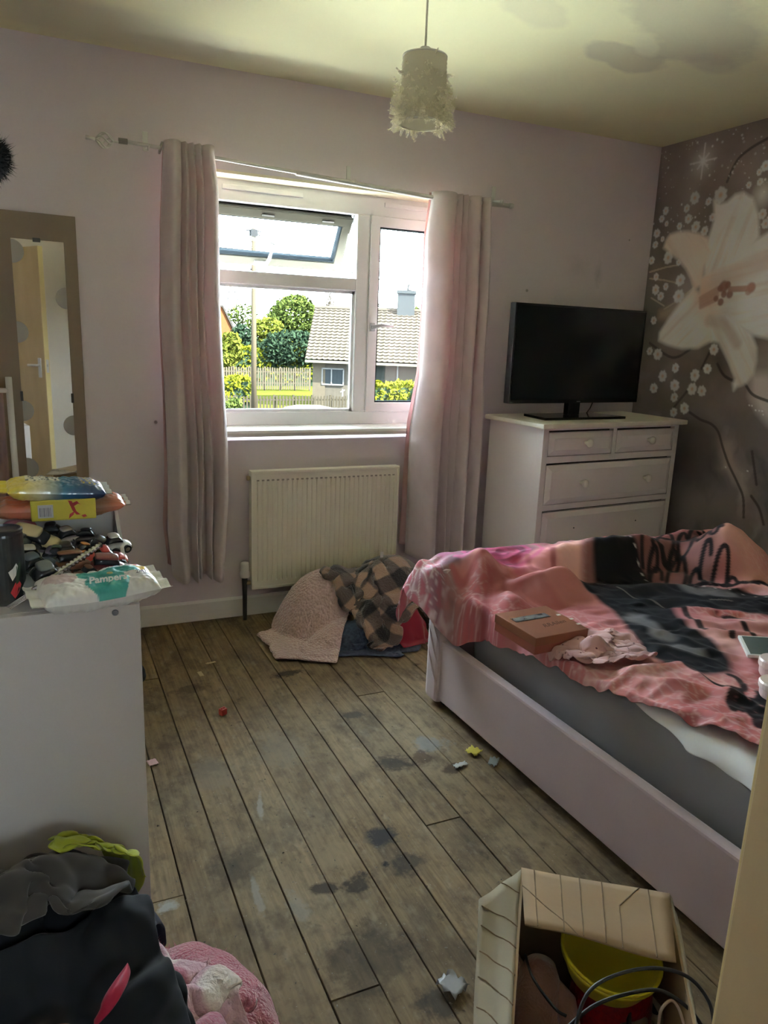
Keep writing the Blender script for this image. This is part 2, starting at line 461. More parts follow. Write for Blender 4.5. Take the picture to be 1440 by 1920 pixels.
tag(w.build('wall_hall', CREAM), 'cream wall of the unseen landing', kind='structure')
w2 = empty('fill_window', (0, 0, 0), kind='structure', label='added fill light window on the landing')
f = MB()
for q in ((.35, .85, 1.25, 1.30), (.35, .85, 1.90, 1.95), (.35, .40, 1.25, 1.95), (.80, .85, 1.25, 1.95)):
    f.box(q[0], q[1], _hy + .02, _hy + .08, q[2], q[3])
f.build('window_frame', upvc, w2)  # frame of the added fill window
MB().box(.35, .85, _hy + .045, _hy + .05, 1.25, 1.95).build('glass_pane', glass_mat(), w2)  # pane of the added fill window

# ceiling with stained plaster
def ceiling_mat():
    m = M('stained_ceiling', (0.80, 0.78, 0.50), 0.85, var=(1.1, 0.55, (0.72, 0.70, 0.48)), var2=(3.0, 0.25, (0.66, 0.63, 0.48)), bump=(16, 0.05))
    return m
def add_patches(m, patches, wob_scale=3.0):
    nt = m.node_tree; N = nt.nodes; L = nt.links; p = N['Principled BSDF']; src = p.inputs['Base Color'].links[0].from_socket
    geo = N.new('ShaderNodeNewGeometry'); w_ = N.new('ShaderNodeTexNoise'); w_.inputs['Scale'].default_value = wob_scale; w_.inputs['Detail'].default_value = 5
    L.new(geo.outputs['Position'], w_.inputs['Vector'])
    for (c0, sc, rz, col, amt, soft) in patches:
        mp = N.new('ShaderNodeMapping'); mp.vector_type = 'TEXTURE'; mp.inputs['Location'].default_value = c0; mp.inputs['Scale'].default_value = sc; mp.inputs['Rotation'].default_value = (0, 0, rz)
        L.new(geo.outputs['Position'], mp.inputs['Vector'])
        vl = N.new('ShaderNodeVectorMath'); vl.operation = 'LENGTH'; L.new(mp.outputs[0], vl.inputs[0])
        ad = N.new('ShaderNodeMath'); ad.operation = 'MULTIPLY_ADD'; L.new(w_.outputs['Fac'], ad.inputs[0]); ad.inputs[1].default_value = 2.2; L.new(vl.outputs['Value'], ad.inputs[2])
        mr = N.new('ShaderNodeMapRange'); mr.inputs[1].default_value = 2.05 + soft; mr.inputs[2].default_value = 2.05 - soft; mr.inputs[4].default_value = amt; L.new(ad.outputs[0], mr.inputs[0])
        mx = N.new('ShaderNodeMix'); mx.data_type = 'RGBA'; L.new(mr.outputs[0], mx.inputs['Factor']); L.new(src, mx.inputs['A']); mx.inputs['B'].default_value = (*col, 1); src = mx.outputs['Result']
    L.new(src, p.inputs['Base Color'])
def _cp(px, py): q = at_z(px, py, ZC); return (q.x, q.y, ZC)
add_patches(ceiling_mat(), [(_cp(1290, 40), (.50, .24, 9), .5, (.54, .51, .38), .7, .14), (_cp(1180, 110), (.26, .10, 9), .3, (.54, .51, .38), .7, .12), (_cp(1010, 20), (.20, .10, 9), .6, (.60, .57, .42), .5, .15),
                            (_cp(1210, 80), (.14, .05, 9), .7, (.74, .72, .52), .7, .15), (_cp(1330, 120), (.15, .08, 9), .2, (.56, .52, .42), .5, .2), (_cp(250, 60), (.5, .2, 9), .1, (.50, .48, .43), .45, .4)])
def _wp(px, py): q = at_y(px, py, YW); return (q.x, q.y, q.z)
add_patches(PINK, [(_wp(1085, 500), (.05, 9, .035), 0, (.56, .53, .53), .45, .9), (_wp(1122, 515), (.018, 9, .05), 0, (.48, .46, .46), .5, .8), (_wp(1180, 450), (.006, 9, .006), 0, (.3, .27, .27), .8, .3), (_wp(988, 545), (.008, 9, .008), 0, (.3, .28, .28), .8, .3), (_wp(292, 792), (.007, 9, .007), 0, (.2, .17, .17), .9, .3)], 38.0)
ceil = MB().box(XL - .1, XR + .1, YB - 1.6, YW + .01, ZC, ZC + .08).build('ceiling', ceiling_mat())
tag(ceil, 'cream ceiling with old stains', kind='structure')
# skirting boards
def skirting(name, pts):
    mb = MB()
    (xa, ya), (xb, yb) = pts
    if abs(xa - xb) > abs(ya - yb):
        mb.prism([(ya, 0.0), (ya, 0.098), (ya - 0.008, 0.098), (ya - 0.016, 0.088), (ya - 0.018, 0.0)], xa, xb, 'x')
    else:
        s = 1 if xa < 1 else -1
        mb.prism([(xa, 0.0), (xa, 0.098), (xa + s * 0.008, 0.098), (xa + s * 0.016, 0.088), (xa + s * 0.018, 0.0)], ya, yb, 'y')
    tag(mb.build(name, white_gloss), 'off white skirting board', kind='structure')
skirting('baseboard_window', [(XL, YW), (XR, YW)])
skirting('baseboard_left', [(XL, YB), (XL, YW - .02)])
skirting('baseboard_right', [(XR, YB), (XR, YW - .02)])

# ------------------------------------------------------------------ mural on the right wall
def mural():
    ny, nz = 330, 620
    ys = np.linspace(1.70, YW, ny); zs = np.linspace(0.0, ZC + 0.02, nz)
    Yg, Zg = np.meshgrid(ys, zs, indexing='ij'); u = Yg.ravel(); v = Zg.ravel()
    def q(x, y):           # coordinates of the enlarged upper view
        p = at_x(1200 + x / 3.308, 220 + y / 3.308, XR); return (p.y, p.z)
    def q8(x, y):
        p = at_x(1200 + x / 6.0, 700 + y / 6.0, XR); return (p.y, p.z)
    K = 3.2
    P = Paint(u, v, rgb(72, 65, 62, K))
    n1 = fbm(u * 3.1, v * 3.1, 3, 5); n2 = fbm(u * 9, v * 9, 9, 4)
    P.mix((n1 - 0.45) * 2.2, rgb(98, 88, 84, K)); P.mix((0.45 - n1) * 2.6, rgb(48, 46, 46, K))
    # dark green tangle on the left edge, cool marble below
    lo = np.clip((1.25 - v) * 3, 0, 1)
    P.mix(lo * 0.75, rgb(72, 69, 69, K)); P.mix(lo * np.clip((fbm(u * 4 + 2 * n1, v * 2.6, 21, 5) - 0.5) * 4, 0, 1), rgb(104, 98, 96, K))
    P.mix(lo * np.clip((fbm(u * 4 + 2 * n1, v * 2.6, 31, 5) - 0.55) * 4, 0, 1), rgb(46, 44, 46, K))
    P.mix(np.clip((u - 3.2) * 5, 0, 1) * np.clip(1 - abs(v - 1.5) / 0.4, 0, 1) * 0.7, rgb(44, 48, 44, K))
    P.poly([q8(1250, 0), q8(1440, 0), q8(1640, 300), q8(1640, 700), q8(1440, 560), q8(1330, 430), q8(1240, 250)], rgb(128, 122, 120, K), 0.03)
    P.poly([q8(880, 690), q8(1000, 800), q8(1070, 1000), q8(1110, 1200), q8(1160, 1300), q8(1050, 1200), q8(960, 950), q8(880, 820)], rgb(104, 92, 88, K), 0.03, 0.8)
    P.poly([q8(520, 500), q8(700, 520), q8(880, 680), q8(860, 1000), q8(700, 1300), q8(480, 1300), q8(420, 1000)], rgb(54, 50, 48, K), 0.05, 0.8)
    for pts in ([q8(560, 440), q8(680, 520), q8(800, 570), q8(880, 660), q8(930, 830), q8(1000, 1030), q8(1100, 1240), q8(1160, 1400), q8(1165, 1620)],
                [q8(1260, 880), q8(1290, 1100), q8(1310, 1250)], [q8(1250, 1380), q8(1340, 1520), q8(1390, 1700)],
                [q(480, 1530), q(520, 1600), q(590, 1640)], [q(650, 1650), q(700, 1720), q(794, 1760)], [q(794, 130), q(690, 190), q(600, 270), q(540, 400)],
                [q(60, 1400), q(200, 1490), q(310, 1440)], [q(210, 1800), q(290, 1700)], [q(430, 1460), q(380, 1560)]):
        P.stroke(spline(pts, 6), 0.011, rgb(34, 30, 30, K), 0.85)
    for pts in ([q(60, 960), q(160, 930), q(240, 915)], [q(60, 1000), q(150, 1010), q(240, 1030)], [q(150, 1190), q(230, 1140), q(330, 1060)], [q(70, 1120), q(150, 1170)]):
        P.stroke(pts, 0.007, rgb(120, 112, 100, K), 0.7)
    P.poly([q(120, 1200), q(200, 1170), q(300, 1090), q(260, 1170), q(170, 1250), q(110, 1250)], rgb(110, 98, 84, K), 0.02, 0.8)
    # sparkles
    r2 = random.Random(5)
    for i in range(170):
        a = r2.uniform(60, 794); b = r2.uniform(60, 720) if i < 120 else r2.uniform(60, 1100)
        P.disc(q(a, b), r2.choice([0.003, 0.004, 0.005, 0.008]), rgb(188, 178, 160, K), 0.5, r2.uniform(0.3, 0.9))
    st = q(392, 272)
    d = np.hypot(u - st[0], v - st[1]); P.mix(np.exp(-(d / 0.06) ** 2) * 0.5, rgb(180, 170, 150, K)); P.mix(np.exp(-(d / 0.018) ** 2), rgb(220, 210, 190, K))
    for ang in (0, pi / 2, pi / 4, -pi / 4):
        L = 0.085 if ang in (0, pi / 2) else 0.045
        P.stroke([(st[0] - cos(ang) * L, st[1] - sin(ang) * L), st, (st[0] + cos(ang) * L, st[1] + sin(ang) * L)], 0.006, rgb(200, 190, 165, K), 0.6, 0.6)
    fl = [(110,1470,32),(140,1605,31),(85,1680,28),(220,1555,26),(215,1663,33),(340,1600,34),(418,1560,29),(323,1685,34),(383,1697,31),(212,1737,26),(275,1805,32),(208,1830,26),(458,1440,32),(60,1450,22),(85,1260,22),(250,1010,33),(97,1070,27),(128,1110,24),(160,1050,20),(240,1110,38),(175,870,34),(72,888,22),(100,990,20),(240,900,18),(160,580,22),(135,630,20),(165,660,15),(105,720,24),(290,565,22),(300,630,26),(345,680,32),(245,675,20),(400,705,26),(340,500,34),(425,522,22),(500,482,46),(745,400,22),(675,420,20),(780,300,32),(740,340,20),(95,790,20),(140,755,15),(450,620,24),(760,600,30),(780,660,30)]
    for i, (a, b, rr) in enumerate(fl):
        c = q(a, b); e = q(a + rr, b); ez = q(a, b + rr)
        rad = 0.5 * (abs(e[0] - c[0]) + abs(ez[1] - c[1]))
        dim = 0.82 if b > 1250 else 0.74
        P.blossom(c, rad * 1.15, tuple(dim * x for x in rgb(178, 166, 150, K)), rgb(120, 92, 66, K), i)
    # the lily
    pet = rgb(160, 151, 143, K); pet2 = rgb(138, 128, 121, K)
    P2 = [q(*p) for p in ((455,510),(500,535),(540,525),(590,478),(640,465),(700,500),(735,600),(740,740),(640,870),(520,980),(400,1010),(400,830),(440,700),(462,620))]
    P1 = [q(*p) for p in ((145,810),(160,765),(185,725),(240,708),(300,705),(370,720),(420,745),(440,830),(400,920),(380,1040),(335,1065),(315,1000),(285,940),(235,880),(190,845))]
    P3 = [q(*p) for p in ((115,1385),(120,1335),(180,1240),(250,1150),(330,1060),(400,1120),(440,1250),(445,1385),(360,1430),(260,1436),(170,1412))]
    P4 = [q(*p) for p in ((430,1230),(560,1230),(690,1340),(725,1430),(724,1510),(705,1590),(660,1650),(605,1670),(580,1695),(574,1650),(590,1620),(550,1520),(490,1400),(440,1390))]
    P5 = [q(*p) for p in ((380,1000),(480,940),(600,850),(720,760),(794,715),(900,700),(1000,900),(1000,1370),(794,1372),(705,1352),(600,1290),(430,1260),(370,1130))]
    def petal(pts, col, axis, seed, dark=0.55):
        w = P.poly(pts, col, 0.012)
        a = np.array(axis[0]); b = np.array(axis[1]); t = b - a; L = np.hypot(*t); t = t / L
        s = (u - a[0]) * t[0] + (v - a[1]) * t[1]; e = (u - a[0]) * -t[1] + (v - a[1]) * t[0]
        streak = fbm(e * 60 + seed, s * 5, seed, 4)
        P.mix(w * np.clip((streak - 0.45) * 2.4, 0, 1) * 0.6, pet2)
        P.mix(w * np.exp(-(e / 0.012) ** 2) * 0.45, rgb(128, 116, 108, K))
        P.mix(w * np.clip(1 - s / (0.35 * L), 0, 1) * dark, rgb(150, 124, 110, K))
    cen = q(385, 1120)
    petal(P2, pet, (cen, q(620, 500)), 3); petal(P1, rgb(146, 137, 130, K), (cen, q(170, 770)), 5)
    petal(P5, pet, (cen, q(900, 1000)), 7, 0.75); petal(P3, pet, (cen, q(140, 1370)), 9); petal(P4, pet, (cen, q(620, 1640)), 11, 0.3)
    P.stroke(spline([q(800, 880), q(640, 950), q(480, 1040), q(390, 1110)], 6), 0.05, rgb(128, 108, 96, K), 0.45, 0.9)
    P.stroke(spline([q(430, 1260), q(520, 1290), q(600, 1400)], 6), 0.03, rgb(120, 104, 94, K), 0.5, 0.9)
    for a in (0, 40, 80, 115):
        P.stroke([q(375, 1120 + a * 0.5), q(480, 1060 + a * 0.6)], 0.012, rgb(112, 84, 70, K), 0.7, 0.7)
    for a, b, rr in ((520,1050,44),(498,1060,26),(556,1098,30),(545,1040,28),(500,1146,28),(470,1124,22),(520,1098,26)):
        P.disc(q(a, b), 0.0042 * rr / 10 * 1.9, rgb(88, 58, 50, K), 0.35, 0.9)
    P.stroke([q(560, 1066), q(660, 1062)], 0.022, rgb(108, 82, 72, K), 0.9)
    P.disc(q(690, 1055), 0.03, rgb(104, 76, 68, K), 0.35); P.disc(q(672, 1080), 0.022, rgb(104, 76, 68, K), 0.35, 0.7)
    P.disc(q(600, 560), 0.045, rgb(180, 172, 160, K), 0.25, 0.5)
    P.disc(q(760, 480), 0.075, rgb(170, 160, 140, K), 0.9, 0.7)
    for a, b in ((1230,360),(1260,365),(1300,415),(1340,420),(1375,425),(1385,465),(965,1055),(1210,1100)):
        P.disc(q8(a, b), 0.006, rgb(200, 195, 190, K), 0.5)
    P.c *= (0.93 + 0.14 * n2)[:, None]
    verts = np.stack([np.full(u.shape, XR), u, v], 1)
    idx = np.arange(ny * nz).reshape(ny, nz)
    faces = np.stack([idx[:-1, :-1], idx[:-1, 1:], idx[1:, 1:], idx[1:, :-1]], -1).reshape(-1, 4)
    # backing so that the wall has thickness and runs to the back of the room
    o = mesh_obj('wall_right', verts.tolist(), faces.tolist(), M('floral_mural_print', (0.3, 0.3, 0.3), 0.6, attr=True), cols=np.clip(P.c, 0.01, 0.9))
    tag(o, 'dark floral mural wall with a large pale lily', kind='structure')
    b = MB().box(XR + .003, XR + .1, YB - .1, YW, -0.1, ZC + .1).box(XR - 0.0005, XR, YB, 1.70, 0.0, ZC)
    b.build('wall_core', M('mural_continued', rgb(84, 78, 76, K), 0.6, var=(2.5, 0.8, rgb(60, 56, 56, K))), o)
mural()

# ------------------------------------------------------------------ window_1
def window():
    root = empty('window_1', (0, 0, 0), kind='structure', label='white plastic window with open top light')
    x0, x1, z0, z1 = WO
    YF = 3.60; D = 0.07           # frame front face, depth
    zs = 0.925
    gl = glass_mat()
    gasket = M('window_gasket', (0.030, 0.037, 0.042), 0.8, spec=0.0)
    f = MB()
    f.bbox(x0, x1, YF, YF + D, 1.944, z1, 0.004)                     # head
    f.bbox(x0, x1, YF, YF + D, zs, 0.990, 0.004)                     # cill member
    f.bbox(x0, x0 + 0.09, YF, YF + D, 0.985, 1.949, 0.004)
    f.bbox(x1 - 0.07, x1, YF, YF + D, 0.985, 1.949, 0.004)
    f.build('window_frame', upvc, root)
    MB().bbox(1.460, 1.530, YF - 0.004, YF + D, 0.99, 1.944, 0.006).build('mullion', upvc, root)
    MB().bbox(x0 + 0.085, 1.462, YF - 0.004, YF + D, 1.585, 1.645, 0.006).build('transom', upvc, root)
    # fixed lower left pane with beads
    b = MB()
    a0, a1, c0, c1 = x0 + 0.09, 1.460, 0.990, 1.585
    for q in ((a0, a1, c0, c0 + 0.014), (a0, a1, c1 - 0.014, c1), (a0, a0 + 0.014, c0, c1), (a1 - 0.014, a1, c0, c1)):
        b.box(q[0], q[1], YF + 0.012, YF + 0.03, q[2], q[3])
    b.build('glazing_bead', upvc, root)
    MB().box(a0, a1, YF + 0.030, YF + 0.036, c0, c1).build('glass_pane', gl, root)
    # side-hung casement on the right, closed
    def sash(name, w, h, t=0.048, pr=0.05):
        s = MB()
        s.bbox(0, w, 0, pr, 0, t, 0.004).bbox(0, w, 0, pr, h - t, h, 0.004).bbox(0, t, 0, pr, t - .004, h - t + .004, 0.004).bbox(w - t, w, 0, pr, t - .004, h - t + .004, 0.004)
        o = s.build(name, upvc if name != 'top_light_sash' else M('upvc_darkened', (0.095, 0.092, 0.076), 0.7, spec=0.0), root)  # white upvc darkened on the open sash, standing in for weaker daylight
        MB().box(t, w - t, pr * 0.5, pr * 0.5 + 0.005, t, h - t).build('glass_pane', gl, o)
        g = MB(); e = 0.006
        for q in ((t, w - t, t, t + e), (t, w - t, h - t - e, h - t), (t, t + e, t, h - t), (w - t - e, w - t, t, h - t)):
            g.box(q[0], q[1], 0.006, pr * 0.9, q[2], q[3])
        g.build('gasket', gasket, o)
        return o
    s1 = sash('casement_sash', 1.95 - 1.530, 1.944 - 0.990); s1.location = (1.530, YF - 0.012, 0.990)
    hd = MB().bbox(0.008, 0.034, -0.012, 0.0, 0.405, 0.445, 0.003)
    hd.tube([(0.02, -0.010, 0.425), (0.025, -0.035, 0.427), (0.05, -0.042, 0.435), (0.12, -0.040, 0.432)], [0.008, 0.009, 0.010, 0.007], 8)
    hd.build('window_handle', M('grey_handle', (0.45, 0.45, 0.47), 0.4), s1, smooth=True)
    # top-hung light, swung outwards
    w = 1.452 - (x0 + 0.095); h = 0.293
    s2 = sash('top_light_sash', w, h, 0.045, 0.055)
    ang = R(36)
    top = Vector((x0 + 0.097, YF + 0.035, 1.925))
    s2.rotation_euler = (ang, 0, 0)      # rotate about x: bottom goes out (+y)
    s2.location = top - Vector((0, -sin(ang) * h, cos(ang) * h))
    rail = MB().box(0.0, w, 0.03, 0.075, h - 0.012, h + 0.006)
    rail.build('rubber_seal', M('blue_grey_seal', (0.028, 0.036, 0.046), 0.8, spec=0.0), s2)
    hk = MB().bbox(0.30, 0.37, -0.012, 0.0, 0.008, 0.030, 0.003)
    hk.tube([(0.345, -0.01, 0.02), (0.350, -0.03, 0.025), (0.362, -0.036, 0.06), (0.368, -0.034, 0.105)], [0.007, 0.008, 0.009, 0.006], 8)
    hk.build('window_handle', upvc, s2, smooth=True)
    hg = MB().box(0.30, 0.36, -0.004, 0.01, h - 0.03, h - 0.022).box(0.60, 0.66, -0.004, 0.01, h - 0.03, h - 0.022)
    hg.build('hinge_clip', M('steel', (0.55, 0.56, 0.57), 0.3, 0.9), s2)
    st = MB()
    e = s2.location + Vector((w, cos(ang) * 0.03 , 0.0))
    st.tube([(1.452, YF + 0.03, 1.67), (1.445, YF + 0.10, 1.80), (1.446, YF + 0.075, 1.86)], 0.004, 6)
    st.tube([(1.452, YF + 0.03, 1.90), (1.449, YF + 0.13, 1.76)], 0.004, 6)
    st.build('friction_stay', M('steel', (0.55, 0.56, 0.57), 0.3, 0.9), root)
    for a, b in ((0.80, 1.18), (1.60, 1.86)):
        v = MB().bbox(a, b, YF - 0.010, YF, 1.990, 2.012, 0.003)
        v.build('trickle_vent', upvc, root)
    # inner sill board with rounded nose
    sb = MB()
    pr = [(YF + 0.005, 0.888), (YF + 0.005, zs), (YW - 0.02, zs), (YW - 0.032, zs - 0.006), (YW - 0.036, zs - 0.018), (YW - 0.032, zs - 0.031), (YW - 0.02, 0.888)]
    sb.prism(pr, x0 - 0.03, x1 + 0.03, 'x')
    sb2 = sb.build('trim_1', white_gloss); tag(sb2, 'white window sill', kind='structure')
    # strip under the lintel, yellow daylight put into its colour
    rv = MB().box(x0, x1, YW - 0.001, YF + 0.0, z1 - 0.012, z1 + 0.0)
    tag(rv.build('trim_2', M('reveal_lit_yellow', (0.80, 0.74, 0.55), 0.6)), 'underside of the window lintel with yellow light painted in', kind='structure')
window()

# ------------------------------------------------------------------ door_1, standing open beside the camera
def door():
    root = empty('door_1', (0.395, -0.24, 0.006), rz=0.0, kind='structure', label='scuffed plywood door standing open')
    fx, fy = 0.640 - 0.395, 0.440 + 0.24
    ang = math.atan2(fy, fx); W = math.hypot(fx, fy)
    root.rotation_euler = (0, 0, ang)
    # local: x along the leaf from hinge to free edge, +y = towards -X of the room
    wood = M('plywood_door', (0.50, 0.37, 0.19), 0.55, var=(3.0, 0.7, (0.38, 0.27, 0.14)), var2=(9.0, 0.4, (0.60, 0.46, 0.25)), stretch=(1.0, 1.0, 0.35), bump=(40, 0.05))
    MB().bbox(0, W, -0.02, 0.02, 0, 1.98, 0.003).build('door_leaf', wood, root)
    edge = MB().bbox(W - 0.0005, W + 0.004, -0.019, 0.019, 0.002, 1.978, 0.001); edge.build('lit_edge', M('lit_edge_wood', (0.62, 0.50, 0.24), 0.5), root)  # window light on the door edge, painted as a paler yellow strip
    steel = M('satin_steel', (0.55, 0.55, 0.53), 0.35, 0.9)
    for s in (1, -1):
        hd = MB().bbox(W - 0.085, W - 0.045, s * 0.020 if s > 0 else -0.026, 0.026 if s > 0 else -0.020, 1.00, 1.15, 0.002)
        hd.tube([(W - 0.065, s * 0.024, 1.095), (W - 0.065, s * 0.050, 1.095), (W - 0.075, s * 0.056, 1.095), (W - 0.18, s * 0.052, 1.092)], 0.009, 8)
        hd.build('door_handle', steel, root, smooth=True)
    lt = MB().bbox(W + 0.003, W + 0.007, -0.011, 0.011, 1.04, 1.14, 0.001).bbox(W + 0.005, W + 0.016, -0.006, 0.006, 1.085, 1.105, 0.001); lt.build('latch', steel, root)
    tr = MB()
    for xx in (DX0, DX1):
        tr.box(xx - 0.02, xx + 0.02, YB - .1, YB + 0.012, 0, DZ)
    tr.box(DX0, DX1, YB - .1, YB + .012, DZ - .02, DZ + .02)
    tag(tr.build('trim_3', white_gloss), 'door lining', kind='structure')
door()

# ================================================================== OUTSIDE
ZG = -2.75
EXT = 0.115      # outdoor colours scaled dark, standing in for weaker daylight outside
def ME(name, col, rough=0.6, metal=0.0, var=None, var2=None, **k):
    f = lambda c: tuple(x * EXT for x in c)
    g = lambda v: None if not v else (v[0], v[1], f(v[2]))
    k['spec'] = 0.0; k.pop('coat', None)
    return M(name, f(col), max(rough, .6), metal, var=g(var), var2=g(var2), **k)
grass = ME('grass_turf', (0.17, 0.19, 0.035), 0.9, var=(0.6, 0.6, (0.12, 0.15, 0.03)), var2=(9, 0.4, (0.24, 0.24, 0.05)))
tag(MB().box(-150, 260, 4.0, 400, ZG - .3, ZG).build('ground', grass), 'grass ground outside', kind='structure')
bounce_slab = MB().box(-14, 24, 4.2, 24, ZG, ZG + .02)  # unseen pale ground, added to bounce sunlight onto the ceiling
tag(bounce_slab.build('bounce_ground', M('bounce_concrete', (0.74, 0.73, 0.62), 0.9, var=(1.5, 0.4, (0.65, 0.64, 0.54)), spec=0.1)), 'unseen pale forecourt added to bounce light up to the ceiling', kind='structure')
tag(MB().box(-60, 90, 24, 31, ZG, ZG + .025).build('road', ME('road_tarmac', (0.16, 0.15, 0.14), 0.9, var=(2, 0.4, (0.11, 0.11, 0.105)))), 'road outside', kind='structure')

def leaf_cloud(n, fn, size, seed, name, mat, parent=None):
    r = np.random.RandomState(seed)
    P, Nn = fn(r, n)
    n = len(P)
    a = r.normal(size=(n, 3)); a /= np.linalg.norm(a, axis=1)[:, None]
    b = np.cross(a, r.normal(size=(n, 3))); b /= np.linalg.norm(b, axis=1)[:, None]
    s = size * r.uniform(0.6, 1.3, (n, 1))
    c = np.cross(a, b) * 0.25 * s
    V = np.stack([P - a * s, P - b * s * .55 + c, P + a * s, P + b * s * .55 + c], 1).reshape(-1, 3)
    F = np.arange(4 * n).reshape(n, 4)
    o = mesh_obj(name, V.tolist(), F.tolist(), mat, parent)
    return o
def leafmat(name, c, c2):
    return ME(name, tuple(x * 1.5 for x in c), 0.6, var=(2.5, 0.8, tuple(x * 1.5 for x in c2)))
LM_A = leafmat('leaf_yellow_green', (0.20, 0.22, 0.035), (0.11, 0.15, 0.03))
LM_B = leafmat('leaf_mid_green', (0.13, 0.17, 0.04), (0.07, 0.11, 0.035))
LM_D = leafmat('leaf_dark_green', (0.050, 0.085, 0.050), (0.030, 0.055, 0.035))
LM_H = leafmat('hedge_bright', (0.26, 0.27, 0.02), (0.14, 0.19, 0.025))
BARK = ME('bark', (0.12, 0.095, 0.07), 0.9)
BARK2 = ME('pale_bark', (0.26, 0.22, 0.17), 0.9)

def lobes(c, spec):
    """points in the shells of several ellipsoids"""
    def fn(r, n):
        out = []
        tot = sum(q[3] * q[4] * q[5] for q in spec) ** 1.0
        for (dx, dy, dz, ax, ay, az) in spec:
            k = max(20, int(n * ax * ay * az / tot))
            d = r.normal(size=(k, 3)); d /= np.linalg.norm(d, axis=1)[:, None]
            rad = r.uniform(0.55, 1.05, (k, 1)) ** 0.6
            out.append(np.array(c) + np.array([dx, dy, dz]) + d * rad * np.array([ax, ay, az]))
        return np.concatenate(out), None
    return fn
def tree(px, py_base, Y, spec, mat, label, n=1800, size=0.35, seed=1, trunk=True, lab2=None):
    g = at_y(px, 620, Y); base = Vector((g.x, Y, ZG))
    root = empty('tree', base, label=label, cat='tree', group='trees across the road')
    leaf_cloud(n, lobes((0, 0, 0), spec), size, seed, 'foliage', mat, root)
    top = max(s[2] for s in spec)
    t = MB().tube([(0, 0, 0), (0.1, 0, top * 0.5), (0.0, 0.1, top)], [0.28, 0.2, 0.06], 7)
    for s in spec[1:]:
        t.tube([(0.05, 0, top * 0.4), (s[0] * 0.6, s[1] * 0.6, s[2] * 0.8), (s[0], s[1], s[2])], [0.12, 0.08, 0.03], 5)
    t.build('trunk', BARK, root)
    return root
# large light-green tree in the middle, dark one below it, bushy ones to the left
tree(552, 0, 62, [(0, 0, 5.3, 2.0, 2, 1.7), (-1.4, 0, 4.6, 1.3, 1.3, 1.2), (1.2, 0, 4.4, 1.4, 1.4, 1.3), (0.2, 0, 6.4, 1.2, 1.2, 0.7)], LM_B, 'tall rounded light green tree left of the bungalow roof', 3800, 0.20, 3)
tree(548, 0, 57, [(0, -.2, 2.9, 2.6, 1.4, 1.3), (-1.2, 0, 2.4, 1.4, 1.2, 1.1), (1.6, 0, 2.6, 1.0, 1.0, 1.0)], LM_D, 'dark green spreading shrub tree in front of the tall one', 2600, 0.20, 5)
tree(503, 0, 60, [(0, 0, 3.6, 1.5, 1.3, 1.5), (0.9, 0, 2.9, 1.1, 1.0, 1.2), (-0.7, 0, 4.1, 0.8, 0.8, 0.9)], LM_A, 'yellow green bushy tree right of the telegraph pole', 2200, 0.18, 7)
tree(455, 0, 59, [(0, 0, 3.2, 1.1, 1.0, 1.3), (0.5, 0, 2.5, 1.1, 1.0, 1.1)], LM_D, 'dark conical tree behind the telegraph pole', 1500, 0.18, 9)
tree(432, 0, 56, [(0, 0, 2.7, 0.9, 0.9, 1.2), (-0.5, 0, 2.2, 1.0, 0.9, 1.2)], LM_A, 'yellow bush tree beside the brick house', 1400, 0.18, 11)
tree(455, 0, 85, [(0, 0, 5.6, 1.7, 1.3, 1.3), (-.6, 0, 4.7, 1.5, 1.2, 1.2)], LM_B, 'sparse pale tree below the pylon', 700, 0.20, 12)
tree(330, 0, 64, [(0, 0, 4.4, 2.4, 2, 1.9), (-2.2, 0, 3.6, 1.9, 1.6, 1.6), (2.0, 0, 3.2, 1.6, 1.4, 1.4)], LM_B, 'broad green tree beyond the left curtain', 3000, 0.24, 31)
tree(765, 0, 70, [(0, 0, 6.4, 1.3, 1.0, 0.7), (1.0, 0, 6.0, 1.0, 0.8, 0.5)], LM_B, 'green treetop behind the ridge by the chimney', 700, 0.20, 13)

def bare_tree(px, Y, top, label, seed):
    r = random.Random(seed); g = at_y(px, 620, Y)
    root = empty('bare_tree', (g.x, Y, ZG), label=label, cat='tree', group='bare trees')
    t = MB()
    t.tube([(0, 0, 0), (0, 0, 2.0)], [0.3, 0.25], 6)
    def br(p, d, L, rad, lvl):
        q = p + d * L; mid = p + d * L * 0.5 + Vector((r.uniform(-.1, .1), 0, 0)) * L
        t.tube([p, mid, q], [rad, rad * .8, rad * .5], 4, False)
        if lvl:
            for k in range(4):
                dd = (d + Vector((r.uniform(-.75, .75), r.uniform(-.5, .5), r.uniform(-.2, .4)))).normalized()
                br(p + d * L * r.uniform(.35, 1), dd, L * r.uniform(.5, .75), rad * .55, lvl - 1)
    for k in range(5):
        br(Vector((0, 0, 1.6)), Vector((r.uniform(-.55, .55), r.uniform(-.3, .3), 1)).normalized(), top * r.uniform(.36, .5), 0.11, 3)
    t.build('branches', BARK2, root)
bare_tree(628, 70, 9.6, 'bare winter tree behind the left end of the bungalow roof', 3)
bare_tree(706, 75, 9.2, 'bare pale tree just left of the chimney', 8)

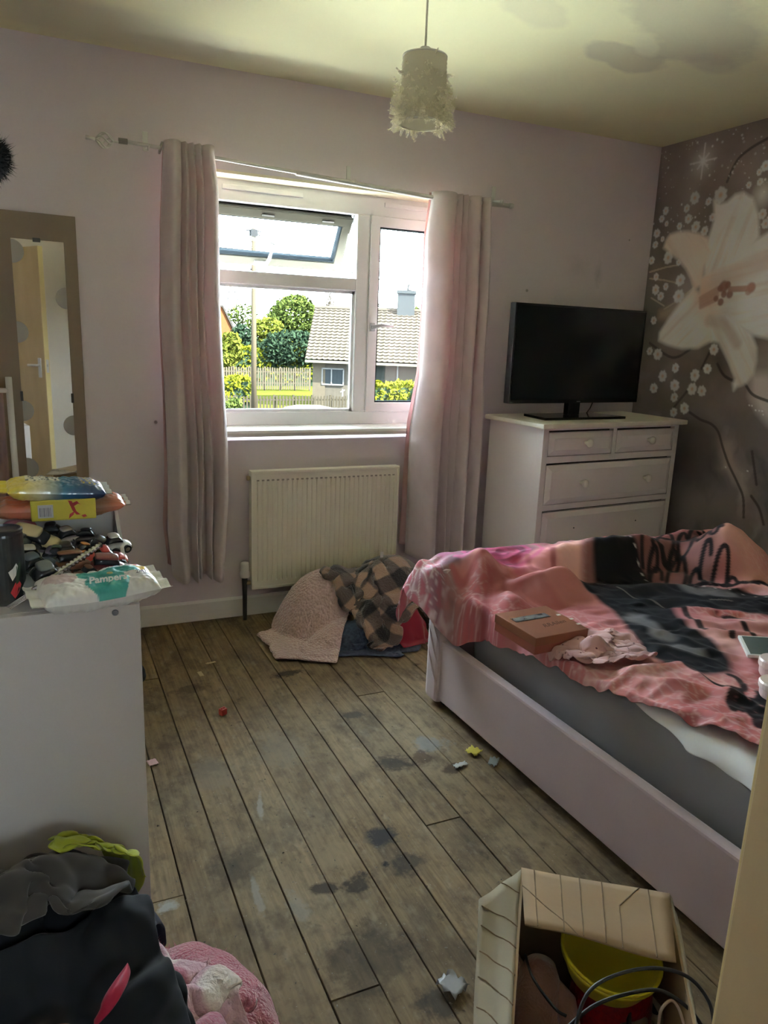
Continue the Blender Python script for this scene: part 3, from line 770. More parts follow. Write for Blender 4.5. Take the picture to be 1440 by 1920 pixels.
# hedges
def hedge(name, x0, x1, y0, y1, h, mat, label, n, size, seed, mat2=None):
    root = empty(name, ((x0 + x1) / 2, (y0 + y1) / 2, ZG), label=label, cat='hedge')
    def fn(r, n):
        P = np.stack([r.uniform(x0 - (x0 + x1) / 2, x1 - (x0 + x1) / 2, n), r.uniform(-(y1 - y0) / 2, (y1 - y0) / 2, n), h * r.uniform(0.05, 1.0, n) ** 0.7], 1)
        P[:, 2] += 0.06 * np.sin(P[:, 0] * 3.1) + r.uniform(-.05, .05, n); return P, None
    leaf_cloud(n, fn, size, seed, 'foliage', mat, root)
    MB().box(x0 - (x0 + x1) / 2 + .15, x1 - (x0 + x1) / 2 - .15, -(y1 - y0) / 2 + .2, (y1 - y0) / 2 - .2, 0, h - .25).build('inner_branches', LM_D, root)
a = at_y(180, 650, 57).x; b = at_y(590, 650, 57).x
hedge('hedge', a, b, 56.4, 58, 2.85, LM_H, 'long clipped yellow green hedge behind the picket fence', 9000, 0.17, 21)
a = at_y(396, 710, 39).x; b = at_y(470, 710, 39).x
hedge('hedge', a, b, 38.2, 39.6, 1.75, LM_H, 'bright yellow hedge at the foot of the telegraph pole', 1500, 0.13, 23)
a = at_y(686, 715, 33).x; b = at_y(800, 715, 33).x
hedge('hedge', a, b, 32.4, 33.6, 1.95, LM_H, 'bright yellow hedge in front of the bungalow', 2200, 0.13, 25)
a = at_y(405, 750, 34).x; b = at_y(450, 750, 34).x
hedge('hedge', a, b, 33.6, 34.4, 0.95, LM_B, 'low green bushes behind the near fence', 600, 0.13, 27)

# picket fences (pickets a few pixels wide: one part)
def fence(xa, xb, Y, h, pitch, wd, mat, label, posts):
    root = empty('picket_fence', ((xa + xb) / 2, Y, ZG), label=label, cat='fence')
    L = (xb - xa) / 2; p = MB(); x = -L
    while x < L:
        hh = h * (1 + 0.02 * sin(x * 5)); p.prism([(x, 0.08), (x + wd, 0.08), (x + wd, hh - .05), (x + wd / 2, hh), (x, hh - .05)], -0.02, 0.0, 'y'); x += pitch
    tag(p.build('pickets', mat, root), kind='stuff')
    for z in (0.3 * h, 0.78 * h):
        MB().box(-L, L, 0.0, 0.05, z, z + .08).build('rail', mat, root)
    for k in range(posts):
        x = -L + 2 * L * k / (posts - 1); MB().box(x - .05, x + .05, 0.05, 0.15, 0, h * 1.02).build('post', mat, root)
grey_wood = ME('grey_fence_wood', (0.22, 0.19, 0.14), 0.9, var=(3, 0.5, (0.15, 0.13, 0.10)))
fence(at_y(180, 700, 52).x, at_y(582, 700, 52).x, 52, 1.62, 0.17, 0.10, grey_wood, 'weathered grey picket fence in front of the long hedge', 14)
brown_wood = ME('brown_fence_wood', (0.13, 0.115, 0.085), 0.9, var=(3, 0.5, (0.09, 0.08, 0.06)))
fence(at_y(240, 745, 35).x, at_y(655, 745, 35).x, 35, 1.12, 0.16, 0.085, brown_wood, 'low dark picket fence across the bungalow garden', 12)

# telegraph pole and wires
pp = at_y(476, 620, 31)
tp = empty('telegraph_pole', (pp.x, 31, ZG), label='tall timber telegraph pole across the road', cat='pole')
ptop = at_y(475, 428, 31).z - ZG
MB().tube([(0, 0, 0), (0, 0, ptop)], [0.125, 0.085], 10).build('shaft', ME('pole_timber', (0.20, 0.165, 0.115), 0.9, var=(3, 0.5, (0.13, 0.11, 0.08)), stretch=(1, 1, .1)), tp, smooth=True)
dark = ME('dark_iron', (0.06, 0.06, 0.065), 0.6)
for k in range(7):
    MB().tube([(-0.16, -0.02, ptop - 0.25 - k * 0.26), (0.16, 0.02, ptop - 0.25 - k * 0.26)], 0.022, 5).build('step_bolt', dark, tp)
MB().box(-.14, .14, -.14, .14, ptop - .30, ptop - .05).build('cable_box', dark, tp)
for s in (0.30, -0.42):
    MB().tube([(0, 0, ptop - .06), (s, -.05, ptop - .12)], 0.025, 5).build('insulator_arm', dark, tp)
def wire(p, q, sag, r, label):
    pts = []
    for k in range(17):
        t = k / 16; v = Vector(p).lerp(Vector(q), t); v.z -= sag * 4 * t * (1 - t); pts.append(v)
    o = MB().tube(pts, r, 5, False).build('overhead_wire', dark)
    tag(o, label, 'wire', 'overhead wires')
def pt(px, py, Y): return at_y(px, py, Y)
wire(pt(476, 434, 31), pt(330, 424, 31), 0.1, 0.016, 'overhead wire leaving the pole top to the left')
wire(pt(476, 434, 31), pt(640, 500, 45), 0.4, 0.016, 'overhead wire falling from the pole top to the right')
wire(pt(476, 436, 31), pt(760, 560, 52), 0.4, 0.014, 'lower thin wire falling from the pole towards the chimney')
wire(pt(300, 452, 60), pt(900, 500, 55), 0.2, 0.030, 'uppermost long overhead wire crossing the sky')
wire(pt(300, 474, 60), pt(900, 522, 55), 0.2, 0.022, 'middle long overhead wire crossing the sky')
wire(pt(300, 490, 60), pt(900, 532, 55), 0.2, 0.026, 'lowest long overhead wire crossing the sky')

# pylon
pg = at_y(437, 620, 240); s = 240 / 31.0
py = empty('electricity_pylon', (pg.x, 240, ZG), label='distant lattice electricity pylon', cat='pylon')
ph = at_y(437, 532, 240).z - ZG
l = MB()
def hw(z): return 3.0 * (1 - z / ph) ** 1.2 + 0.7
zz = [0, 3.5, 6.5, 9, 11.2, 13.2, 15, 16.6, ph]
for sx in (-1, 1):
    for sy in (-1, 1):
        l.tube([(sx * hw(z), sy * hw(z), z) for z in zz], 0.14, 4)
for z0_, z1_ in zip(zz[:-1], zz[1:]):
    for sy in (-1, 1):
        l.tube([(-hw(z0_), sy * hw(z0_), z0_), (hw(z1_), sy * hw(z1_), z1_)], 0.09, 4); l.tube([(hw(z0_), sy * hw(z0_), z0_), (-hw(z1_), sy * hw(z1_), z1_)], 0.09, 4)
l.build('lattice', ME('galvanised', (0.30, 0.32, 0.34), 0.6), py)
for z in (ph * .97, ph * .84, ph * .72):
    MB().tube([(-2.6, 0, z), (0, 0, z + .6), (2.6, 0, z)], 0.13, 4).build('cross_arm', ME('galvanised', (0.3, 0.32, 0.34), 0.6), py)

# far brick house on the left
bh = at_y(430, 620, 75)
hs = empty('brick_house', (bh.x - 2.6, 75, ZG), label='orange brick gabled house at the left edge of the window view', cat='house')
gx = 3.2
zt = at_y(428, 576, 75).z - ZG; ze = at_y(441, 620, 75).z - ZG
MB().prism([(-gx, 0), (gx, 0), (gx, ze - .5), (1.9, zt), (-gx, zt)], 0, 6, 'y').build('brick_gable', ME('orange_brick', (0.42, 0.17, 0.075), 0.9, var=(4, 0.5, (0.32, 0.13, 0.06))), hs)
MB().prism([(1.9, zt), (2.0, zt + .15), (gx + .2, ze - .45), (gx + .1, ze - .6)], -.2, 6.2, 'y').prism([(-gx, zt - .02), (1.95, zt - .02), (1.95, zt + .18), (-gx, zt + .18)], -.1, 6.2, 'y').build('roof', ME('dark_roof', (0.13, 0.12, 0.11), 0.9), hs)

# bungalow
def bungalow():
    an = R(27); U = Vector((cos(an), -sin(an), 0)); Nn = Vector((sin(an), cos(an), 0))
    E = at_y(575, 672, 40)
    root = empty('bungalow', (E.x, E.y, ZG), rz=-an, label='stone bungalow with ribbed tile roof across the road', cat='house')
    # local: x along the front, y back, z up
    he = E.z - ZG; run = 3.3; hr = at_y(600, 578, 42.9).z - ZG; L = 13.0
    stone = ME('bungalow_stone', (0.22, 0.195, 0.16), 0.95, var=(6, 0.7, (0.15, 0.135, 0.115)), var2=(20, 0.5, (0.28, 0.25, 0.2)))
    w = MB().box(0.35, L, 0.35, 6.2, 0, he - .05)
    w.prism([(0.35, he - .06), (6.2, he - .06), (3.3, hr - .3)], 0.35, 0.45, 'x')
    w.build('wall', stone, root)
    # left bay stands proud (paler stone quoin)
    MB().box(0.30, 1.0, 0.30, 0.36, 0, he - .06).build('quoin_pier', ME('pale_stone', (0.27, 0.23, 0.17), 0.95, var=(8, 0.6, (0.2, 0.17, 0.13))), root)
    # roof: rolled tiles in courses
    nx = 178; nc = 17; V = []; F = []
    for c in range(nc):
        for e in (0, 1):
            t = (c + e * 1.02) / nc; lift = 0.05 * (1 - e)
            for i in range(nx):
                x = -0.05 + (L + .1) * i / (nx - 1)
                wv = 0.045 * max(0, sin(2 * pi * i / 4.0 + .4))
                y = -0.25 + t * (run + .25); z = he - 0.06 + (hr - he + .06) * t
                V.append((x, y - 0.6 * (wv + lift), z + wv + lift))
        b = c * 2 * nx
        for i in range(nx - 1): F.append((b + i, b + i + 1, b + nx + i + 1, b + nx + i))
        if c < nc - 1:
            for i in range(nx - 1): F.append((b + nx + i, b + nx + i + 1, b + 2 * nx + i + 1, b + 2 * nx + i))
    tile = ME('concrete_roof_tiles', (0.235, 0.195, 0.155), 0.9, var=(1.2, 0.7, (0.17, 0.14, 0.115)), var2=(14, 0.5, (0.30, 0.26, 0.20)))
    tag(mesh_obj('roof_tiles', V, F, tile, root), kind='stuff')
    MB().prism([(run - .02, hr), (6.7, he - .1), (6.6, he - .2), (run - .05, hr - .12)], 0, L, 'x').build('rear_roof', tile, root)
    MB().tube([(-.05, run, hr + .03), (L, run, hr + .03)], 0.13, 8).build('ridge', tile, root)
    fascia = ME('cream_gutter', (0.45, 0.42, 0.32), 0.7)
    MB().box(-0.05, L, -0.28, -0.18, he - .20, he - .07).build('gutter', fascia, root)
    MB().box(-0.02, L, -0.18, 0.36, he - .2, he - .17).build('soffit', fascia, root)
    dglass = ME('dark_window_glass', (0.10, 0.12, 0.13), 0.15)
    wf = ME('white_window_frame', (0.55, 0.55, 0.54), 0.6)
    def win(xa, xb, za, zb, splits, name='window'):
        f = MB(); t = 0.07
        f.box(xa, xb, 0.27, 0.36, za, za + t).box(xa, xb, 0.27, 0.36, zb - t, zb).box(xa, xa + t, 0.27, 0.36, za, zb).box(xb - t, xb, 0.27, 0.36, za, zb)
        for s in splits:
            if s[0] == 'v': f.box(s[1] - t / 2, s[1] + t / 2, 0.27, 0.36, za, zb)
            else: f.box(xa, xb, 0.27, 0.36, s[1] - t / 2, s[1] + t / 2)
        o = f.build('window', wf, root)
        MB().box(xa + .03, xb - .03, 0.31, 0.345, za + .03, zb - .03).build('pane', dglass, o)
    win(0.80, 2.05, he - 1.42, he - .48, [('v', 1.35)])
    win(6.3, 8.0, he - 1.60, he - .40, [('h', he - .85)])
    win(9.3, 11.0, he - 1.60, he - .40, [('h', he - .85)])
    MB().box(3.4, 4.3, 0.30, 0.36, 0, he - .3).build('front_door', ME('dark_door', (0.09, 0.10, 0.09), 0.6), root)
    MB().tube([(5.0, 0.25, 0), (5.0, 0.25, he - .2)], 0.045, 8).build('downpipe', wf, root)
    ch = MB().box(4.75, 5.75, run - .4, run + .4, hr - .6, hr + 1.15).box(4.68, 5.82, run - .47, run + .47, hr + .98, hr + 1.15)
    ch.build('chimney', ME('chimney_render', (0.13, 0.15, 0.16), 0.9), root)
    MB().lathe([(0.13, 0), (0.15, .05), (0.11, .32), (0.13, .36)], (5.4, run, hr + 1.15), 10).build('chimney_pot', ME('grey_pot', (0.25, 0.25, 0.25), 0.9), root)
    ae = MB().tube([(6.0, run, hr), (6.0, run, hr + 2.0)], 0.025, 5).tube([(5.75, run, hr + 1.95), (6.35, run, hr + 1.95)], 0.018, 5)
    for k in range(5): ae.tube([(5.8 + k * .12, run - .18, hr + 1.95), (5.8 + k * .12, run + .18, hr + 1.95)], 0.015, 4)
    ae.build('aerial', dark, root)
bungalow()

# pale car parked below
def car():
    c = at_y(578, 762, 26.5)
    root = empty('parked_car', (c.x, 26.5, ZG + .025), rz=R(-6), label='pale cream car parked in the road below', cat='car')
    body = ME('cream_car_paint', (0.62, 0.58, 0.36), 0.25, coat=0.6); gl = ME('car_glass', (0.03, 0.035, 0.04), 0.08); tyre = ME('tyre', (0.02, 0.02, 0.02), 0.8)
    hcar = c.z - (ZG + .025)
    prof = [(-2.0, .30), (-2.05, .62), (-1.9, .82), (-1.25, .92), (-0.75, hcar - .08), (-.3, hcar), (0.55, hcar), (1.15, hcar - .12), (1.65, .95), (1.98, .85), (2.02, .35)]
    s = MB(); n = len(prof)
    prof2 = [(x, z) for x, z in prof]
    b = len(s.v)
    for yy, k in ((-.84, 0), (-.62, 1), (.62, 1), (.84, 0)):
        for (x, z) in prof2:
            s.v.append(Vector((x, yy, z if (k or z < .95) else .92 + (z - .92) * .55)))
    for j in range(3):
        for i in range(n - 1): s.f.append((j * n + i, j * n + i + 1, (j + 1) * n + i + 1, (j + 1) * n + i))
    s.f.append(tuple(range(n))); s.f.append(tuple(3 * n + i for i in range(n))[::-1])
    o = s.build('car_body', body, root, smooth=True)
    for yy in (-.845, .845):
        MB().prism([(-1.1, .95), (-.7, 1.22), (1.0, 1.22), (1.4, .98)], yy - .004, yy + .004, 'y').build('side_window', gl, root)
    for x in (-1.25, 1.25):
        for yy in (-.78, .78):
            MB().lathe([(0, -.09), (.30, -.09), (.31, 0), (.30, .09), (0, .09)], (x, yy, .31), 16, 'y').build('wheel', tyre, root)
car()
# garden post and bird table bits by the bungalow wall
gp = at_y(642, 745, 36.2)
gpo = empty('garden_stake', (gp.x, 36.2, ZG), label='thin white garden stake against the bungalow wall', cat='stake')
MB().tube([(0, 0, 0), (0, 0, 1.35)], 0.035, 6).tube([(-.12, 0, 1.2), (0.12, 0, 1.3)], 0.03, 5).build('stake', ME('white_stake', (0.6, 0.6, 0.58), 0.7), gpo)

# ================================================================== CLOTH (position based drape over a height map)
GX0, GY0, GS = -0.5, -0.5, 0.0125
GNX, GNY = int(3.9 / GS), int(4.2 / GS)
HF = np.zeros((GNX, GNY))
_gx = GX0 + (np.arange(GNX) + 0.5) * GS; _gy = GY0 + (np.arange(GNY) + 0.5) * GS
GXX, GYY = np.meshgrid(_gx, _gy, indexing='ij')
def hf_box(x0, x1, y0, y1, z):
    HF[(GXX > x0) & (GXX < x1) & (GYY > y0) & (GYY < y1)] = z
def hf_bump(cx, cy, rx, ry, h, rot=0.0, p=1.0):
    c, s = cos(rot), sin(rot); u = ((GXX - cx) * c + (GYY - cy) * s) / rx; v = (-(GXX - cx) * s + (GYY - cy) * c) / ry
    d = np.clip(1 - u * u - v * v, 0, 1) ** p; np.maximum(HF, h * d, out=HF)
def hf_at(x, y):
    fx = np.clip((x - GX0) / GS - 0.5, 0, GNX - 1.001); fy = np.clip((y - GY0) / GS - 0.5, 0, GNY - 1.001)
    ix = fx.astype(int); iy = fy.astype(int); fx = fx - ix; fy = fy - iy
    return (HF[ix, iy] * (1 - fx) + HF[ix + 1, iy] * fx) * (1 - fy) + (HF[ix, iy + 1] * (1 - fx) + HF[ix + 1, iy + 1] * fx) * fy
def hf_splat(P, add=0.004):
    Q = P.reshape(-1, 3)
    for dx in (-GS, 0, GS):
        for dy in (-GS, 0, GS):
            ix = np.clip(((Q[:, 0] + dx - GX0) / GS).astype(int), 0, GNX - 1); iy = np.clip(((Q[:, 1] + dy - GY0) / GS).astype(int), 0, GNY - 1)
            np.maximum.at(HF, (ix, iy), Q[:, 2] + add)
def drape(P, stretch=1.0, steps=110, iters=8, thick=0.006, fric=0.6, bend=0.25, pins=None, g=0.0022, xlim=None, ylim=None, rest=None):
    """P (nx,ny,3) start shape; rest lengths are those of `rest` (default P) times stretch"""
    P = P.copy(); V = np.zeros_like(P); S = (rest if rest is not None else P)
    cons = []
    for di, dj, k in ((1, 0, 1.0), (0, 1, 1.0), (1, 1, 0.5), (1, -1, 0.5), (2, 0, bend), (0, 2, bend)):
        if dj >= 0:
            A = (slice(0, P.shape[0] - di), slice(0, P.shape[1] - dj)); B = (slice(di, None), slice(dj, None))
        else:
            A = (slice(0, P.shape[0] - di), slice(-dj, None)); B = (slice(di, None), slice(0, P.shape[1] + dj))
        L = np.linalg.norm(S[A] - S[B], axis=-1) * stretch
        cons.append((A, B, L, k))
    for st in range(steps):
        old = P.copy()
        V *= 0.93; V[..., 2] -= g
        P += V
        for it in range(iters):
            acc = np.zeros_like(P); cnt = np.zeros(P.shape[:2])
            for A, B, L, k in cons:
                d = P[B] - P[A]; ln = np.linalg.norm(d, axis=-1) + 1e-9
                c = d * ((ln - L) / ln * 0.5 * k)[..., None]
                acc[A] += c; acc[B] -= c; cnt[A] += k; cnt[B] += k
            P += acc / np.maximum(cnt, 1)[..., None] * 1.7
        h = hf_at(P[..., 0], P[..., 1]) + thick
        hit = P[..., 2] < h
        P[..., 2] = np.where(hit, h, P[..., 2])
        f = np.where(hit, fric, 0.0)[..., None]
        P[..., :2] = P[..., :2] * (1 - f) + old[..., :2] * f
        if xlim: P[..., 0] = np.clip(P[..., 0], *xlim)
        if ylim: P[..., 1] = np.clip(P[..., 1], *ylim)
        if pins is not None: P[pins] = old[pins]
        V = np.clip(P - old, -0.03, 0.03)
    return P
def sheet(cx, cy, w, l, n, m, z, rot=0.0, squeeze=(1, 1), noise=0.05, seed=0, freq=5, rnd=0.0):
    """start grid (squeezed in plan) and its flat rest shape"""
    u = np.linspace(-w / 2, w / 2, n); v = np.linspace(-l / 2, l / 2, m)
    U, Vv = np.meshgrid(u, v, indexing='ij')
    a_ = U * 2 / w; b_ = Vv * 2 / l
    U = U * np.sqrt(1 - rnd * b_ * b_ / 2); Vv = Vv * np.sqrt(1 - rnd * a_ * a_ / 2)
    rest = np.stack([U, Vv, U * 0], -1)
    x = U * squeeze[0]; y = Vv * squeeze[1]
    nz = fbm(U * freq + 31, Vv * freq + 17, seed, 3) - 0.5
    x = x + (fbm(U * freq + 3, Vv * freq + 9, seed + 40, 3) - .5) * noise; y = y + (fbm(U * freq + 7, Vv * freq + 1, seed + 80, 3) - .5) * noise
    c, s = cos(rot), sin(rot)
    X_ = cx + x * c - y * s; Y_ = cy + x * s + y * c
    return np.stack([X_, Y_, np.minimum(z, hf_at(X_, Y_) + .02 + noise) + nz * noise * 2], -1), rest
def cloth_obj(name, P, mat, parent=None, thick=0.006, sub=1, cols=None, smooth_it=1, rest=None):
    for _ in range(smooth_it):
        Q = P.copy(); Q[1:-1, 1:-1] = 0.5 * P[1:-1, 1:-1] + 0.125 * (P[2:, 1:-1] + P[:-2, 1:-1] + P[1:-1, 2:] + P[1:-1, :-2]); P = Q
    n, m = P.shape[:2]; idx = np.arange(n * m).reshape(n, m)
    F = np.stack([idx[:-1, :-1], idx[1:, :-1], idx[1:, 1:], idx[:-1, 1:]], -1).reshape(-1, 4)
    o = mesh_obj(name, P.reshape(-1, 3).tolist(), F.tolist(), mat, parent, True, cols=cols)
    uv = o.data.uv_layers.new(name='UVMap')
    R0 = rest if rest is not None else None
    if R0 is not None:
        flat = R0.reshape(-1, 3)[:, :2]
        li = np.empty(len(o.data.loops), int); o.data.loops.foreach_get('vertex_index', li)
        uv.data.foreach_set('uv', flat[li].ravel())
    if thick:
        so = o.modifiers.new('thickness', 'SOLIDIFY'); so.thickness = thick; so.offset = 1
    if sub:
        sb = o.modifiers.new('smooth', 'SUBSURF'); sb.levels = sub; sb.render_levels = sub
    return o

# ---- fabric materials on cloth coordinates
def fabric(name, col, rough=0.85, sheen=0.3, weave=None, var=None, attr=False):
    if name in _MATS: return _MATS[name]
    m = M(name, col, rough, var=var, sheen=sheen, spec=0.12, attr=attr)
    if weave:
        nt = m.node_tree; p = nt.nodes['Principled BSDF']
        uvn = nt.nodes.new('ShaderNodeUVMap'); uvn.uv_map = 'UVMap'
        t = nt.nodes.new('ShaderNodeTexVoronoi' if weave[2] == 'knit' else 'ShaderNodeTexNoise'); t.inputs['Scale'].default_value = weave[0]
        nt.links.new(uvn.outputs[0], t.inputs['Vector'])
        b = nt.nodes.new('ShaderNodeBump'); b.inputs['Strength'].default_value = weave[1]; b.inputs['Distance'].default_value = 0.01
        nt.links.new(t.outputs[0], b.inputs['Height']); nt.links.new(b.outputs[0], p.inputs['Normal'])
        if weave[2] == 'knit': b.invert = True
    return m
def check_fabric(name, cols, size, rough=0.9, sheen=0.5):
    """buffalo check: dark / mid / light by stripes in both directions"""
    m = bpy.data.materials.new(name); m.use_nodes = True; nt = m.node_tree; N = nt.nodes; L = nt.links; p = N['Principled BSDF']
    p.inputs['Roughness'].default_value = rough; p.inputs['Sheen Weight'].default_value = sheen; p.inputs['Specular IOR Level'].default_value = 0.15
    uvn = N.new('ShaderNodeUVMap'); uvn.uv_map = 'UVMap'; sp = N.new('ShaderNodeSeparateXYZ'); L.new(uvn.outputs[0], sp.inputs[0])
    st = []
    for ax in ('X', 'Y'):
        a = N.new('ShaderNodeMath'); a.operation = 'MULTIPLY'; a.inputs[1].default_value = 1 / size; L.new(sp.outputs[ax], a.inputs[0])
        b = N.new('ShaderNodeMath'); b.operation = 'PINGPONG'; b.inputs[1].default_value = 1.0; L.new(a.outputs[0], b.inputs[0])
        c = N.new('ShaderNodeMapRange'); c.inputs[1].default_value = 0.44; c.inputs[2].default_value = 0.56; L.new(b.outputs[0], c.inputs[0]); st.append(c.outputs[0])
    def mix(f, a, b):
        x = N.new('ShaderNodeMix'); x.data_type = 'RGBA'; L.new(f, x.inputs['Factor'])
        for s_, k in ((a, 'A'), (b, 'B')):
            if isinstance(s_, tuple): x.inputs[k].default_value = (*s_, 1)
            else: L.new(s_, x.inputs[k])
        return x.outputs['Result']
    r = mix(st[1], mix(st[0], cols[0], cols[1]), mix(st[0], cols[1], cols[2]))
    n = N.new('ShaderNodeTexNoise'); n.inputs['Scale'].default_value = 120; L.new(uvn.outputs[0], n.inputs['Vector'])
    b = N.new('ShaderNodeBump'); b.inputs['Strength'].default_value = 0.9; b.inputs['Distance'].default_value = 0.006; L.new(n.outputs[0], b.inputs['Height']); L.new(b.outputs[0], p.inputs['Normal'])
    L.new(r, p.inputs['Base Color'])
    return m
def fuzz(o_P, n, length, mat, parent, seed, name='pile'):
    """short fibres standing on a cloth"""
    r = np.random.RandomState(seed); a, b = o_P.shape[:2]
    i = r.randint(0, a - 1, n); j = r.randint(0, b - 1, n); s = r.rand(n, 1); t = r.rand(n, 1)
    P = (o_P[i, j] * (1 - s) + o_P[i + 1, j] * s) * (1 - t) + (o_P[i, j + 1] * (1 - s) + o_P[i + 1, j + 1] * s) * t
    nn = np.cross(o_P[i + 1, j] - o_P[i, j], o_P[i, j + 1] - o_P[i, j]); nn /= np.linalg.norm(nn, axis=1)[:, None] + 1e-9
    nn *= np.where(nn[:, 2:3] < -0.2, -1, 1)
    d = nn + r.normal(size=(n, 3)) * 0.55; d /= np.linalg.norm(d, axis=1)[:, None]
    sd = np.cross(d, r.normal(size=(n, 3))); sd /= np.linalg.norm(sd, axis=1)[:, None]
    L = length * r.uniform(0.5, 1.2, (n, 1)); w = length * 0.16
    bend = r.normal(size=(n, 3)) * L * 0.3
    V = np.stack([P - sd * w, P + sd * w, P + d * L + bend], 1).reshape(-1, 3)
    o = mesh_obj(name, V.tolist(), np.arange(3 * n).reshape(n, 3).tolist(), mat, parent)
    tag(o, kind='stuff'); return o

# ================================================================== WINDOW WALL FURNISHINGS
YR = 3.395      # plane of the curtain rod
metal_w = M('white_metal', (0.74, 0.73, 0.70), 0.35, 0.2)
def rod():
    root = empty('curtain_pole', (1.3, YR, 2.08), label='thin white curtain pole with scrolled finials above the window', cat='curtain pole')
    def L(p): return Vector(p) - Vector((1.3, YR, 2.08))
    pa = at_y(233, 265, YR); pb = at_y(520, 317, YR); pc = at_y(655, 341, YR); pd = at_y(830, 374, YR); pe = at_y(955, 386, YR)
    MB().tube([L(pa), L(pb), L(pc)], 0.0075, 10).build('outer_rod', metal_w, root, smooth=True)
    MB().tube([L(pc) + Vector((-.25, 0, .008)), L(pd), L(pe)], 0.0105, 10).build('inner_rod', metal_w, root, smooth=True)
    MB().tube([L(pa) - Vector((0.022, 0, 0)), L(pa) + Vector((0.012, 0, 0))], 0.011, 10).build('end_cap', M('dark_collar', (0.25, 0.22, 0.2), 0.5), root)
    # cage finial at the left end
    f = MB(); c = L(at_y(196, 263, YR))
    for k in range(6):
        a = 2 * pi * k / 6; pts = []
        for i in range(9):
            t = i / 8; rr = 0.030 * sin(pi * t); tw = a + t * 2.2
            pts.append(c + Vector((-0.035 + 0.07 * t, rr * cos(tw), rr * sin(tw))))
        f.tube(pts, 0.0035, 5)
    f.tube([c + Vector((0.03, 0, 0)), c + Vector((0.075, 0, 0))], 0.0045, 6)
    f.tube([c + Vector((-0.035, 0, 0)), c + Vector((-0.07, 0, 0.003))], [0.006, 0.008], 8)
    f.build('finial', metal_w, root, smooth=True)
    f = MB(); e = L(pe)
    f.tube([e, e + Vector((0.02, 0, 0))], 0.013, 8).build('end_stop', metal_w, root, smooth=True)
    for px, py in ((272, 262), (653, 325), (925, 362)):
        b = L(at_y(px, py, YW)); r_ = L(at_y(px, py + (12 if px < 500 else 14), YR))
        m = MB().bbox(b.x - .011, b.x + .011, b.y - .006, b.y - .0005, b.z - .045, b.z + .03, .002)
        m.tube([Vector((b.x, b.y - .004, r_.z + .012)), Vector((b.x, r_.y + .004, r_.z + .002))], 0.005, 8)
        m.tube([Vector((b.x, r_.y, r_.z - .014)), Vector((b.x, r_.y - .014, r_.z)), Vector((b.x, r_.y, r_.z + .014)), Vector((b.x, r_.y + .014, r_.z)), Vector((b.x, r_.y, r_.z - .014))], 0.004, 6)
        m.build('bracket', metal_w, root)
rod()

def velvet(name, col, col2):
    m = M(name, col, 0.75, var=(22, 0.8, col2), sheen=0.7, spec=0.25, stretch=(1, 1, 0.6), bump=(220, 0.12))
    return m
velv = velvet('pale_pink_velvet', (0.82, 0.75, 0.76), (0.72, 0.65, 0.66))
lining = M('pink_lining', (0.66, 0.48, 0.48), 0.8)
def translucent(m, col, k):
    nt = m.node_tree; o = [n for n in nt.nodes if n.type == 'OUTPUT_MATERIAL'][0]; p = nt.nodes['Principled BSDF']
    t = nt.nodes.new('ShaderNodeBsdfTranslucent'); t.inputs['Color'].default_value = (*col, 1)
    mx = nt.nodes.new('ShaderNodeMixShader'); mx.inputs[0].default_value = k
    nt.links.new(p.outputs[0], mx.inputs[1]); nt.links.new(t.outputs[0], mx.inputs[2]); nt.links.new(mx.outputs[0], o.inputs['Surface'])
translucent(velv, (0.80, 0.70, 0.70), 0.30); translucent(lining, (0.75, 0.52, 0.52), 0.45)
